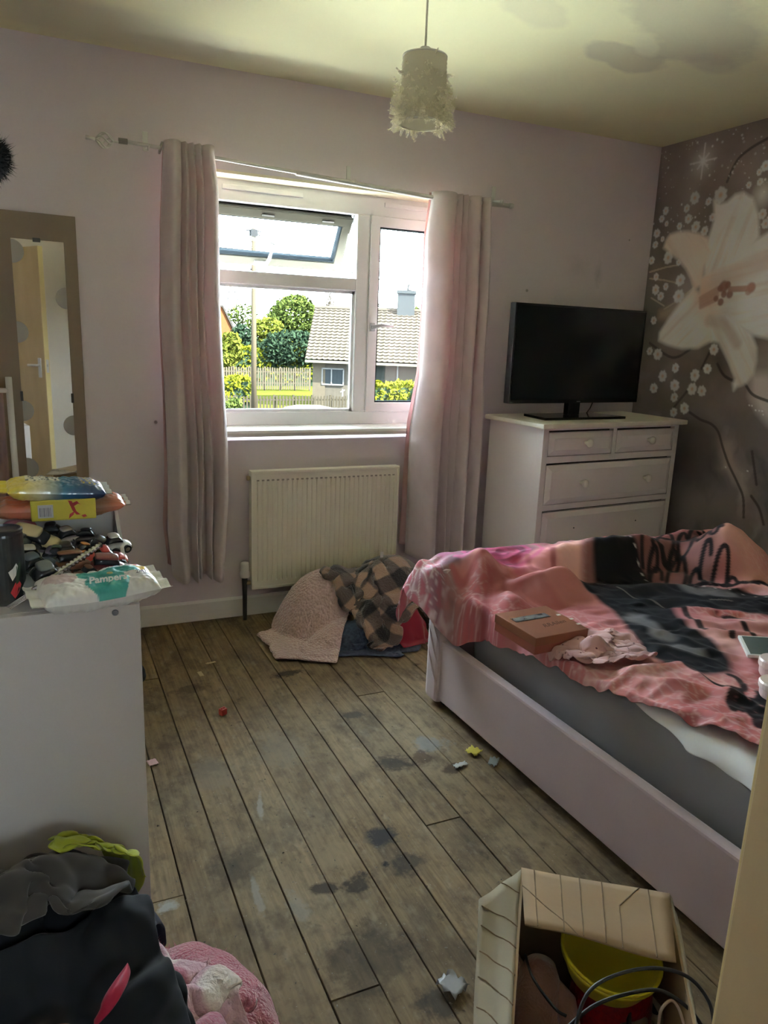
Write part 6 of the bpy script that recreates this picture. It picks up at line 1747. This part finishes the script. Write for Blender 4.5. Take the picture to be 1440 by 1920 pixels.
# ---- soft packs
def pack(name, C, ux, uy, L, W, T, cols_fn, mat, label, cat, crimp=.018, seed=0, n=48, m=30, bend=0.0, sagz=None):
    """pillow pack: L along ux with crimped ends, W along uy, thickness T; colours from cols_fn(u,v,side)"""
    ux = Vector(ux).normalized(); uy = Vector(uy); uz = ux.cross(uy).normalized(); uy = uz.cross(ux).normalized()
    root = empty(name, C, label=label, cat=cat)
    n, m = 110, 60
    ui = np.linspace(-1, 1, n); vi = np.linspace(-1, 1, m); U_, V_ = np.meshgrid(ui, vi, indexing='ij'); U_ = U_.ravel(); V_ = V_.ravel()
    V = []; cols = []; F = []
    e = L / 2; body = 1 - crimp / e; au = np.abs(U_)
    prof = np.where(au < body, np.clip(1 - (au / body) ** 6, 0, 1) ** .5, 0.0); pv = np.clip(1 - np.abs(V_) ** 4, 0, 1) ** .5
    for side in (1, -1):
        nz = fbm(U_ * 4 + seed + 50, V_ * 3 + side * 7 + 50, seed, 3) - .5; wr = fbm(U_ * 12 + seed + 50, V_ * 5 + side * 3 + 50, seed + 9, 3) - .5
        h = T / 2 * prof * pv * (1 + .5 * nz) + np.where(prof > 0, .007, .003) * wr * np.minimum(1, pv * 3)
        wv = np.where(au > .7, 0.90 + .10 * (1 - prof), .92)
        zz = side * h + T * .10 * np.sin(U_ * 2.0 + seed) + bend * U_ * U_ + np.where(au > body, .003 * np.sin(V_ * 9 + seed), 0)
        Pn = np.outer(U_ * e, ux) + np.outer(V_ * W / 2 * wv, uy) + np.outer(zz, uz)
        V += Pn.tolist(); cols += [cols_fn(a_, b_, side) for a_, b_ in zip(U_, V_)]
    for s in (0, 1):
        o_ = s * n * m
        for i in range(n - 1):
            for j in range(m - 1):
                q = (o_ + i * m + j, o_ + (i + 1) * m + j, o_ + (i + 1) * m + j + 1, o_ + i * m + j + 1); F.append(q if s == 0 else q[::-1])
    o = mesh_obj('wrapper', V, F, mat, root, True, cols=np.array(cols))
    return root, ux, uy, uz
film = M('printed_film', (.5, .5, .5), 0.28, attr=True, coat=.3)
soft_film = M('soft_printed_film', (.5, .5, .5), 0.45, attr=True)
def wipes():
    W0 = (0.74, 0.72, 0.68); teal = (0.05, 0.34, 0.30)
    a = at_z(65, 1112, .872); b = at_z(292, 1080, .872)
    ux = (b - a); C = (a + b) / 2; C.z = DZT + .031
    def cf(u, v, s):
        if s < 0: return W0
        if (u - .10) ** 2 / .10 + (v + .42) ** 2 / .55 < 1 or (-.25 < u < .62 and .0 < v + .12 * u < .55 and u + v * .2 > -.2): return teal
        if (u + .52) ** 2 / .06 + (v - .25) ** 2 / .2 < 1: return (0.55, 0.42, 0.42)
        if .52 < u < .72 and .62 < v < .95: return (0.40, 0.05, 0.08)
        if .30 < u < .44 and .66 < v < .9: return (0.06, 0.20, 0.36)
        if .60 < u < .86 and .1 < v < .48: return (0.70, 0.46, 0.03)
        return W0
    root, ux, uy, uz = pack('wipes_pack', C, ux, Vector((-.1, 1, 0.05)), .262, .135, .056, cf, soft_film, 'soft white and teal baby wipes pack at the front of the dresser', 'wipes pack', .022, 5)
    # the print faces up and towards the viewer
    wt = M('print_white', (0.80, 0.80, 0.78), 0.6); dk = M('print_dark', (0.12, 0.10, 0.14), 0.6)
    o_ = ux * .012 + uy * -.034 + uz * .0285
    text_mesh('lettering', 'Pampers', .021, wt, root, frame_mtx(o_, ux, uy * .8 + uz * .62), bold=.0006, shear=.15)
    o_ = ux * .082 + uy * -.016 + uz * .0285
    text_mesh('lettering_small', '2in1', .013, dk, root, frame_mtx(o_, ux, uy * .9 + uz * .4))
    MB().lathe([(0, 0), (.006, 0), (.006, .001), (0, .001)], ux * .022 + uy * -.008 + uz * .0295, 12).build('gold_mark', M('print_gold', (0.55, 0.45, 0.10), 0.5), root)
    return root
wipes()
def packets():
    # orange wrapper with yellow card band
    org = (0.46, 0.17, 0.09); yel = (0.56, 0.47, 0.04)
    a = at_y(-35, 968, 1.80); b = at_y(243, 956, 1.80)
    C = (a + b) / 2; C.z = DZT + .118 + .024; C.y = 1.815
    def cf(u, v, s):
        return (0.62, 0.62, 0.64) if u > .93 else (0.40 + .12 * sin(u * 9), 0.15, 0.085)
    root, ux, uy, uz = pack('snack_packet', C, (1, .02, 0.0), (0, 1, 0), (b - a).length, .11, .042, cf, film, 'orange foil snack packet with yellow card band on the tray', 'snack packet', .014, 11)
    x0 = at_y(58, 955, 1.80).x - C.x; x1 = at_y(178, 955, 1.80).x - C.x
    bd = MB().bbox(x0, x1, -.058, .057, -.0235, .023, .003).build('card_band', M('yellow_card', yel, 0.5), root)
    bc = MB().box(x0 + .014, x0 + .045, -.0590, -.0582, -.016, .013).build('barcode_label', M('paper_white2', (0.50, 0.50, 0.50), 0.7), root)
    for k in range(9):
        MB().box(x0 + .0175 + k * .0027, x0 + .0175 + k * .0027 + (.0008 if k % 3 else .0014), -.0594, -.0589, -.013, .007).build('bar', M('print_dark', (0.12, 0.10, 0.14), 0.6), bc)
    red = M('print_red', (0.42, 0.03, 0.03), 0.5)
    xm = x0 + (x1 - x0) * .60
    for pts in ([(xm - .002, .012), (xm + .014, .019), (xm + .022, .010), (xm + .017, .013), (xm + .008, .008)], [(xm - .004, .021), (xm + .004, .019), (xm + .012, -.004), (xm + .02, -.012), (xm + .012, -.012), (xm + .004, -.002)], [(xm - .004, -.020), (xm - .002, -.010), (xm + .008, -.004), (xm + .006, -.012)], [(xm + .022, -.014), (xm + .030, -.012), (xm + .034, -.017), (xm + .026, -.019)]):
        MB().prism(pts, -.0592, -.0583, 'y').build('red_flourish', red, root)
    # yellow to blue packet on top
    a2 = at_y(0, 922, 1.79); b2 = at_y(206, 926, 1.79)
    C2 = (a2 + b2) / 2; C2.z = C.z + .0225 + .021; C2.y = 1.800
    def cf2(u, v, s):
        if u > .86: return (0.50, 0.54, 0.58)
        t = (u + 1) / 2
        if s > 0 and -.55 < u < .05 and v > -.2: return (0.66, 0.64, 0.50) if (int((u + 2) * 22) + int((v + 2) * 9)) % 3 else (0.10, 0.10, 0.10)
        if s > 0 and .42 < u < .86 and v > -.55: return ((0.52, 0.42, 0.10) if (int((u + 2) * 30) + int((v + 2) * 7)) % 3 == 0 else (0.16, 0.20, 0.36))
        y = np.array((0.62, 0.48, 0.04)); c_ = np.array((0.60, 0.55, 0.36)); bl = np.array((0.035, 0.15, 0.24)); nv = np.array((0.03, 0.06, 0.14))
        k = np.interp(t, [0, .18, .36, .55, .8, 1], [0, .2, 1, 2, 3, 3]); i = int(min(k, 2)); f = k - i
        arr = [y, c_, bl, nv]; return tuple(arr[i] * (1 - f) + arr[i + 1] * f)
    pack('snack_packet', C2, (1, .06, -.06), (0, 1, 0.06), (b2 - a2).length * 1.02, .105, .040, cf2, film, 'yellow and blue foil packet on top of the orange one', 'snack packet', .016, 17, bend=-.004)
packets()
def fork():
    root = empty('fork', (0, 0, 0), label='silver fork with beaded handle leaning on the toy cars', cat='fork')
    st = M('fork_steel', (0.60, 0.60, 0.60), 0.2, 0.95)
    a = at_z(95, 1083, .885); b = at_y(188, 1022, 1.66)
    tip = at_z(16, 1141, .842)
    root.location = a
    d = (b - a); pts = [Vector((0, 0, 0)) + d * (k / 40) for k in range(41)]
    rs = [.0034 + .0042 * abs(sin(k * pi / 3.0)) * (k > 6) for k in range(41)]
    MB().tube(pts, rs, 8).build('beaded_handle', st, root, smooth=True)
    t = tip - a; nrm = Vector((0, 0, 1)); side = t.cross(nrm).normalized()
    sh = t * .42
    V = MB(); V.tube([Vector((0, 0, 0)), sh * .5, sh], [.0028, .0032, .006], 8); V.build('neck', st, root, smooth=True)
    for k in range(4):
        o_ = side * ((k - 1.5) * .0058)
        MB().tube([sh * .92 + o_ * .6, sh * 1.25 + o_ + Vector((0, 0, -.003)), t + o_ + Vector((0, 0, .001))], [.0022, .0019, .0010], 6).build('tine', st, root, smooth=True)
fork()
cr = at_y(36, 986, 1.81)
P, rest = sheet(cr.x - .02, cr.y - .005, .13, .09, 16, 14, 0, .2, (.8, .7), .03, 3, 10)
P[..., 2] = DZT + .075 + .03 * np.clip(1 - ((P[..., 0] - cr.x) / .07) ** 2, 0, 1) + .01 * (fbm(P[..., 0] * 60, P[..., 1] * 60, 3, 2) - .5)
tag(cloth_obj('crimson_pouch', P, fabric('crimson_pouch_cloth', (0.33, 0.02, 0.06), 0.6), None, .004, 1), 'crimson pouch squashed behind the black can', 'pouch')

# ================================================================== CLOTHES HEAP, LEFT FOREGROUND
HFsave = HF.copy()
def clothes():
    grp = 'clothes heaped in front of the dresser'
    np.maximum(HF, np.where((GYY > DY0 - .012) & (GXX < DXR), .9, 0), out=HF)
    hf_bump(-0.120, 1.31, .28, .20, .365, 0, .5); hf_bump(-0.220, 1.05, .30, .28, .26, 0, .7); hf_bump(0.070, 1.16, .26, .22, .17, .3, .8); hf_bump(0.205, 1.20, .13, .20, .14, .35, .5); hf_bump(0.14, 1.05, .14, .2, .15, .2, .6)
    lim = dict(xlim=(-.34, .6), ylim=(.55, DY0 - .02))
    def cl(name, lab, sh, mat, th=.004, steps=70, bend=.08, thick=.006, fric=.8, stiff=1.0, cat='clothing', wr=.018):
        P, rest = sheet(*sh); P = drape(P, stiff, steps, 7, thick=thick, fric=fric, bend=bend, rest=rest, **lim)
        sd_ = sh[10]; q_ = fbm(rest[..., 0] * 5 + 40, rest[..., 1] * 11 + 40, sd_ + 3, 3); q2_ = fbm(rest[..., 0] * 17 + 40 + 2 * q_, rest[..., 1] * 9 + 40, sd_ + 7, 3)
        P[..., 2] += wr * np.clip(1 - np.abs(2 * q_ - 1) * 2.6, -.6, 1) + wr * .5 * np.clip(1 - np.abs(2 * q2_ - 1) * 2.6, -.6, 1)
        o = cloth_obj(name, P, mat, None, th, 1, rest=rest); tag(o, lab, cat, grp); hf_splat(P, .006); return o, P
    # pink fluffy blanket, lying lowest and furthest out
    o, P = cl('fluffy_blanket', 'bright pink fluffy blanket spilling onto the floorboards', (0.215, 1.18, .40, .56, 44, 52, .30, R(18), (.66, .70), .08, 3, 7, 1.0), fabric('pink_fleece', (0.48, 0.155, 0.21), 0.95, 0.6, weave=(160, .9, 'noise'), var=(30, .5, (0.40, 0.11, 0.165))), .016, 80, .3, .014, cat='blanket')
    fuzz(P, 14000, .013, M('pink_fibre', (0.52, 0.19, 0.25), 0.95), o, 4)
    # pink and white checked fleece over it
    ck = check_fabric('pink_check_fleece', ((0.72, 0.64, 0.60), (0.58, 0.36, 0.42), (0.44, 0.16, 0.22)), .085)
    o, P = cl('checked_blanket', 'pink and white checked fleece lying on the fluffy pink blanket', (0.115, 1.10, .40, .46, 44, 46, .34, R(25), (.72, .74), .07, 9, 5, .8), ck, .010, 80, .3, .010, cat='blanket')
    blackm = fabric('black_cotton', (0.010, 0.011, 0.013), 0.9, .1)
    cl('navy_shirt', 'dark navy shirt tucked beside the dresser corner', (0.075, 1.37, .26, .22, 30, 28, .36, R(-30), (.7, .7), .07, 13, 7), fabric('deep_navy', (0.014, 0.018, 0.038), 0.85, .1))
    cl('black_trousers', 'large black garment spread across the heap', (-0.080, 1.10, .64, .56, 54, 50, .46, R(15), (.72, .66), .12, 17, 6), blackm)
    cl('black_jacket', 'stiff black garment panel folded over the checked fleece', (0.025, 1.06, .30, .44, 30, 36, .44, R(10), (.80, .86), .04, 23, 5), fabric('black_twill', (0.016, 0.017, 0.020), 0.8, .1), bend=.4)
    cl('olive_top', 'dark olive grey garment low at the left edge of the heap', (-0.230, .98, .30, .30, 32, 32, .5, R(40), (.62, .6), .10, 29, 7), fabric('olive_grey', (0.045, 0.042, 0.035), 0.9, .2))
    cl('charcoal_jumper', 'charcoal grey jumper draped over the top of the heap', (-0.125, 1.335, .58, .46, 54, 46, .60, R(-6), (.68, .52), .13, 31, 4.5, .7), fabric('charcoal_jersey', (0.050, 0.045, 0.040), 0.95, .3), .010, 80, .3, .012)
    cl('lime_top', 'lime green garment lying on top of the charcoal jumper', (0.045, 1.385, .34, .22, 44, 32, .62, R(-18), (.52, .50), .12, 37, 9, .8), fabric('lime_polyester', (0.33, 0.36, 0.035), 0.7, .2), .003, 70)
    cl('blue_bundle', 'small dusty blue knotted cloth on the black garment', (-0.145, 1.075, .14, .12, 22, 20, .6, 0, (.5, .5), .06, 41, 14), fabric('dusty_blue', (0.045, 0.055, 0.085), 0.9, .2))
    def leaf(name, lab, pts, wid, mat):
        C = [Vector(at_z(*q)) for q in pts]; C = [Vector(p) for p in spline([tuple(p) for p in C], 6)]; n_ = len(C); Pm = np.zeros((n_, 7, 3))
        for i in range(n_):
            t_ = (C[min(i + 1, n_ - 1)] - C[max(i - 1, 0)]).normalized(); sd_ = t_.cross(Vector((0, 0, 1))).normalized(); w_ = wid * sin(pi * (.08 + .9 * i / (n_ - 1))) ** .7
            for j in range(7):
                q = (j - 3) / 3; p_ = C[i] + sd_ * (w_ * q) + Vector((0, 0, .012 * (1 - q * q)))
                Pm[i, j] = p_
        tag(cloth_obj(name, Pm, mat, None, .003, 1), lab, 'clothing', grp)
    leaf('crimson_strap', 'crimson strip of cloth sticking out of the heap', [(176, 1925, .30), (195, 1895, .325), (215, 1862, .335), (232, 1832, .325), (240, 1815, .31)], .014, fabric('crimson_satin', (0.32, 0.015, 0.045), 0.5, .1))
    cl('orange_print', 'small orange patterned cloth beside the crimson strip', (-0.040, 1.02, .07, .12, 12, 18, .5, R(5), (.8, .8), .03, 47, 9), fabric('orange_print_cloth', (0.34, 0.13, 0.04), 0.8, .1, var=(60, .8, (.12, .05, .04))))
clothes()
HF[:] = HFsave

# ================================================================== CARDBOARD BOX, RIGHT FOREGROUND
def cardboard_box():
    A = Vector((0.838, 1.078, 0)); u = Vector((.80, -.60, 0)); v = Vector((-.60, -.80, 0))
    ang = math.atan2(u.y, u.x)
    root = empty('cardboard_box', A, rz=ang, label='open brown cardboard box full of toys in the right foreground', cat='cardboard box')
    # local: +x along the back edge to the right, -y towards the viewer
    W, D, Hh, t = .288, .44, .33, .005
    cb = M('corrugated_card', (0.33, 0.225, 0.13), 0.85, var=(7, .4, (0.27, 0.18, 0.105)), bump=(60, .1)); cb2 = M('card_outer_grey', (0.33, 0.285, 0.21), 0.85, var=(7, .4, (0.28, 0.24, 0.18)))
    MB().box(0, W, -t, 0, 0, Hh).build('back_wall', cb, root)
    MB().box(0, t, -D, -t, 0, Hh).build('left_wall', cb, root)
    MB().box(W - t, W, -D, -t, 0, Hh).build('right_wall', cb, root)
    MB().box(t, W - t, -D, -D + t, 0, Hh).build('front_wall', cb, root)
    MB().box(t, W - t, -D + t, -t, 0.0005, .006).build('box_bottom', cb, root)
    # flaps: corner positions taken on the folded sheet, with crease strips
    inv = Matrix.Rotation(-ang, 3, 'Z')
    def loc(p): return inv @ (Vector(p) - A)
    def flap(name, quad, mat, creases, seed, th=.0045, n=14, m=10, amp=.003):
        a, b, c, d = [Vector(q) for q in quad]; P = np.zeros((n, m, 3)); nrm = (b - a).cross(d - a).normalized()
        for i in range(n):
            for j in range(m):
                s, q = i / (n - 1), j / (m - 1)
                p = (a * (1 - s) + b * s) * (1 - q) + (d * (1 - s) + c * s) * q
                p = p + nrm * (amp * sin(7 * s + seed) * q + .5 * amp * sin(11 * q + 5 * s))
                P[i, j] = p
        o = cloth_obj(name, P, mat, root, th, 0, smooth_it=0)
        o.modifiers[0].offset = 0; cd = loc((0, 0, H)) - (a + c) / 2; sg = 1 if nrm.dot(cd) > 0 else -1
        for (s0, q0, s1, q1) in creases:
            f = lambda s, q: (a * (1 - s) + b * s) * (1 - q) + (d * (1 - s) + c * s) * q + nrm * (amp * sin(7 * s + seed) * q + .5 * amp * sin(11 * q + 5 * s) + sg * th * .5)
            MB().tube([f(s0 + (s1 - s0) * k / 5, q0 + (q1 - q0) * k / 5) for k in range(6)], .0013, 5).build('crease', M('card_crease', (0.20, 0.135, 0.08), .85), o)
        return o
    # back flap leans forward over the opening
    bl, br = loc((A + Vector((0, 0, Hh)))), loc(A + u * W + Vector((0, 0, Hh)))
    fr = loc(at_z(1268, 1803, .345)); fl = loc(at_z(984, 1732, .345))
    flap('back_flap', [bl, br, fr, fl], cb, [(.09, 0, .09, 1), (.27, 0, .27, 1), (.40, 0, .40, 1), (.55, 0, .55, 1), (.66, .35, .66, 1), (.66, .35, .80, 0), (.0, .36, .36, 1), (.86, 0, .88, 1)], 2)
    # left flap folds outwards
    l0 = loc(A + v * .005 + Vector((0, 0, Hh))); l1 = loc(A + v * D + Vector((0, 0, Hh)))
    o0 = loc(at_z(940, 1632, .365)); o1 = loc(at_z(888, 1735, .32)); 
    f = flap('left_flap', [l0, l1, loc(at_z(885, 2060, .29)), loc(at_z(897, 1690, .345))], cb2, [(.0, .5, .16, 0), (.06, .95, .36, .0), (.18, .95, .48, .0), (.32, .95, .62, 0), (.45, .95, .76, 0), (.60, .95, .9, 0)], 4, amp=.004)
    # right flap standing nearly upright
    r0 = loc(A + u * W + Vector((0, 0, Hh))); r1 = loc(A + u * W + v * D + Vector((0, 0, Hh)))
    flap('right_flap', [r0, r1, r1 + Vector((.035, 0, -.10)), r0 + Vector((.02, 0, -.06))], cb2, [], 1, amp=.003)
    # contents
    def inside(name, x_, y_, z_, lab, cat):
        p = A + Vector((cos(ang) * x_ - sin(ang) * y_, sin(ang) * x_ + cos(ang) * y_, z_)); return empty(name, p, rz=ang, label=lab, cat=cat)
    c = at_z(1140, 1778, .29)
    yb = empty('toy_bowl', (c.x, c.y, .225), rot=(R(6), R(2), 0), label='yellow plastic bowl in the cardboard box', cat='bowl')
    yl = M('yellow_plastic', (0.55, 0.46, 0.02), 0.4)
    rr = .088
    MB().lathe([(0, .004), (rr * .5, .004), (rr * .78, .02), (rr * .94, .05), (rr * 1.0, .058), (rr * 1.03, .058), (rr * 1.03, .052), (rr * .98, .046), (rr * .82, .014), (rr * .5, -.002), (0, -.002)], (0, 0, 0), 40).build('bowl_shell', yl, yb, smooth=True)
    MB().lathe([(rr * 1.0, .057), (rr * 1.045, .06), (rr * 1.05, .066), (rr * 1.0, .066), (rr * .97, .060)], (0, 0, 0), 40).build('rim', M('yellow_rim', (0.66, 0.56, 0.02), 0.35), yb, smooth=True)
    c2 = at_z(1146, 1860, .17)
    rd = empty('red_toy', (c2.x, c2.y, .028), rz=.3, label='red sequinned toy standing under the yellow bowl', cat='toy')
    MB().lathe([(0, 0), (.055, 0), (.072, .04), (.078, .10), (.074, .16), (.066, .19), (0, .192)], (0, 0, 0), 28).build('body', M('red_sequins', (0.36, 0.008, 0.015), 0.35, .2, var=(120, .9, (0.16, 0.0, 0.01)), bump=(150, .8)), rd, smooth=True)
    MB().lathe([(.0, .0), (.02, .004), (.022, .016), (.0, .026)], (-.02, -.078, .09), 14).build('shiny_button', M('button_silver', (.6, .5, .5), .2, .8), rd, smooth=True)
    c3 = at_z(1022, 1880, .18)
    tb = empty('soft_toy', (c3.x + .005, c3.y + .03, .008), label='dusty pink plush toy at the left of the cardboard box', cat='soft toy')
    pl = M('dusty_pink_plush', (0.40, 0.22, 0.19), 0.95, sheen=.5, var=(25, .5, (.32, .17, .15)), bump=(200, .6))
    MB().lathe([(0, 0), (.045, .01), (.056, .05), (.054, .11), (.045, .18), (.030, .225), (0, .24)], (0, 0, 0), 24).build('body', pl, tb, smooth=True)
    MB().tube([(.02, -.01, .19), (.035, -.04, .17), (.03, -.07, .12), (.02, -.08, .08)], [.016, .020, .022, .016], 12).build('arm', pl, tb, smooth=True)
    MB().tube([(-.02, .01, .18), (-.03, .06, .20), (-.02, .10, .17)], [.018, .022, .014], 12).build('ear', pl, tb, smooth=True)
    wr = M('black_cable_rubber', (0.012, 0.012, 0.013), 0.45)
    def cable(name, pts, rad, mat, lab):
        P = [at_z(*q) for q in pts]; P = [Vector(p) for p in spline([tuple(p) for p in P], 10)]
        o = MB().tube(P, rad, 8).build(name, mat, None, smooth=True); tag(o, lab, 'cable')
    cable('cable', [(1075, 1940, .30), (1100, 1865, .33), (1150, 1830, .345), (1225, 1815, .35), (1290, 1832, .345), (1330, 1880, .33), (1340, 1940, .31)], .0032, wr, 'upper black cable looping out of the cardboard box')
    cable('cable', [(1060, 1930, .29), (1110, 1888, .31), (1170, 1865, .325), (1235, 1857, .33), (1290, 1890, .32), (1320, 1930, .30)], .0032, wr, 'lower black cable looping across the red toy')
    cable('cable', [(985, 1790, .28), (1000, 1835, .285), (1040, 1890, .285), (1062, 1905, .28)], .0026, wr, 'short black cable over the plush toy')
    cable('cable', [(1235, 1925, .28), (1240, 1893, .30), (1258, 1876, .305), (1272, 1890, .30), (1284, 1925, .28)], .0026, M('pale_cable', (.55, .42, .36), .5), 'pale pink cable loop in the cardboard box')
    for k, (px, py, z_) in enumerate(((1190, 1900, .20), (1225, 1880, .16))):
        c_ = at_z(px, py, z_); e = empty('toy_part', (c_.x, c_.y, .01), rz=.5 + k, label=('beige' if k == 0 else 'cream') + ' plastic toy piece at the right inside the cardboard box', cat='toy')
        MB().bbox(-.03, .03, -.02, .02, 0, .17 - .03 * k, .008).build('piece', M('beige_plastic' + str(k), (.36, .25, .18) if k == 0 else (.45, .38, .3), .5), e)
        MB().tube([(-.02, 0, .16 - .03 * k), (0, .01, .185 - .03 * k), (.02, 0, .16 - .03 * k)], .005, 6).build('loop', wr, e)
cardboard_box()

# ================================================================== BITS ON THE FLOOR, LEFT EDGE
def floor_bits():
    p = at_z(418, 1340, 0); e = empty('toy_cube', (p.x, p.y, .001), rz=.5, label='small red plastic cube on the floorboards', cat='toy')
    MB().bbox(-.012, .012, -.010, .010, 0, .024, .002).build('cube', M('red_brick_plastic', (.42, .03, .02), .4), e)
    for a_ in (-.005, .005): MB().lathe([(.0045, .0238), (.0045, .028), (0, .028)], (a_, 0, 0), 10).build('stud', M('red_brick_plastic', (.42, .03, .02), .4), e)
    def scrap(name, px, py, w, l, rz, mat, lab, cat='scrap', h=.006):
        p = at_z(px, py, 0); n = 8; P = np.zeros((n, n, 3)); c, s_ = cos(rz), sin(rz)
        for i in range(n):
            for j in range(n):
                a_, b_ = (i / (n - 1) - .5) * w, (j / (n - 1) - .5) * l
                P[i, j] = (p.x + a_ * c - b_ * s_, p.y + a_ * s_ + b_ * c, .0015 + h * abs(sin(i * 1.3 + j * .9 + px)))
        tag(cloth_obj(name, P, mat, None, .0008, 0), lab, cat)
    scrap('paper_scrap', 286, 1431, .03, .035, .2, M('pink_paper', (.62, .40, .40), .8), 'pink paper scrap by the dresser', h=.003)
    scrap('paper_scrap', 376, 1265, .018, .045, .1, M('tan_paper', (.45, .35, .20), .8), 'narrow tan paper strip on the floorboards', h=.002)
    scrap('paper_scrap', 395, 1244, .045, .014, .2, M('tan_paper', (.45, .35, .20), .8), 'small tan paper strip lying crosswise on the floorboards', h=.002)
    scrap('wrapper', 888, 1412, .045, .045, .5, M('yellow_wrapper', (.55, .47, .06), .5), 'yellow sweet wrapper under the bed edge', h=.012)
    scrap('wrapper', 863, 1437, .05, .02, .1, M('silver_wrapper', (.5, .55, .56), .4, .3), 'pale torn wrapper beside the yellow one', h=.008)
    scrap('wrapper', 925, 1432, .05, .03, .8, M('grey_wrapper', (.30, .34, .35), .4, .3), 'grey torn wrapper at the bed edge', h=.012)
    scrap('wrapper', 848, 1852, .05, .055, .4, M('clear_wrapper', (.26, .26, .27), .3), 'crumpled clear wrapper beside the cardboard box', h=.016)
floor_bits()
def crumbs():
    r = random.Random(77); V = []; F = []
    for k in range(420):
        x_ = r.uniform(.18, 1.3); y_ = r.uniform(1.0, 3.4); a_ = r.uniform(0, 6.28); l_ = r.uniform(.0012, .0045); w_ = r.uniform(.0008, .002); c_, s_ = cos(a_), sin(a_); n_ = len(V)
        for (p_, q_) in ((-l_, -w_), (l_, -w_), (l_ * .8, w_), (-l_ * .7, w_)): V.append((x_ + p_ * c_ - q_ * s_, y_ + p_ * s_ + q_ * c_, .0002))
        V.append((x_, y_, .0022)); F += [(n_, n_ + 1, n_ + 4), (n_ + 1, n_ + 2, n_ + 4), (n_ + 2, n_ + 3, n_ + 4), (n_ + 3, n_, n_ + 4)]
    o = mesh_obj('crumbs', V, F, M('crumb_mix', (.30, .27, .22), .9, var=(30, 1.0, (.03, .02, .015))))
    tag(o, 'crumbs and flecks scattered over the floorboards', 'crumbs', kind='stuff')
crumbs()

def left_edge():
    # clothes rail against the window wall, only its end shows
    p = at_y(16, 712, 3.18)
    root = empty('clothes_rail', (p.x, 3.18, 0), label='white clothes rail end standing left of the mirror', cat='clothes rail')
    wt = M('white_rail_metal', (.62, .60, .58), .35, .2)
    MB().tube([(0, 0, .0), (0, 0, p.z + .01)], .0115, 12).build('upright', wt, root, smooth=True)
    MB().tube([(0, 0, p.z - .04), (-.20, 0, p.z - .04)], .009, 10).build('cross_bar', wt, root, smooth=True)
    MB().tube([(0, -.18, .012), (0, .18, .012)], .0115, 10).build('foot_bar', wt, root, smooth=True)
    g = np.zeros((24, 30, 3))
    for i in range(24):
        for j in range(30):
            s_, t = i / 23, j / 29
            g[i, j] = (p.x - .022 - .16 * s_, 3.18 + .03 * sin(s_ * 14) * (.3 + t) , p.z - .03 - t * .72)
    tag(cloth_obj('hanging_garment', g, fabric('dusty_mauve_cloth', (.33, .22, .21), .9, .2), None, .004, 0), 'dusty mauve garment hanging on the white rail', 'clothing')
    # black fluffy hat on a wall hook
    c = at_y(0, 298, 1.9); cx = XL + .018
    hk = empty('wall_hook', (XL, 1.9, c.z + .03), label='dark hook on the left wall holding the fluffy hat', cat='hook')
    MB().tube([(0, 0, 0), (.10, 0, 0), (.20, 0, .004), (.23, 0, .02)], .006, 8).build('peg', M('dark_clip', (0.05, 0.045, 0.04), 0.5), hk, smooth=True)
    MB().lathe([(0, 0), (.025, 0), (.025, .006), (0, .006)], (0, 0, 0), 14, 'x').build('rose', M('dark_clip', (0.05, 0.045, 0.04), 0.5), hk)
    ht = empty('fluffy_hat', (c.x - .035, 1.9, c.z - .045), label='black fluffy hat hanging at the upper left edge', cat='hat')
    bf = M('black_fur', (.008, .009, .011), .95)
    MB().lathe([(0, .0), (.03, .002), (.048, .02), (.052, .045), (.044, .07), (.022, .086), (0, .09)], (0, 0, 0), 20).build('crown', bf, ht, smooth=True)
    r = np.random.RandomState(3); n = 2600; d = r.normal(size=(n, 3)); d /= np.linalg.norm(d, axis=1)[:, None]
    b_ = np.array([0, 0, .045]) + d * np.array([.048, .048, .042]); e = b_ + (d + r.normal(size=(n, 3)) * .4) * .014
    sd = np.cross(d, r.normal(size=(n, 3))); sd = sd / np.linalg.norm(sd, axis=1)[:, None] * .0012
    V = np.stack([b_ - sd, b_ + sd, e], 1).reshape(-1, 3)
    tag(mesh_obj('fur', V.tolist(), np.arange(3 * n).reshape(n, 3).tolist(), bf, ht), kind='stuff')
left_edge()
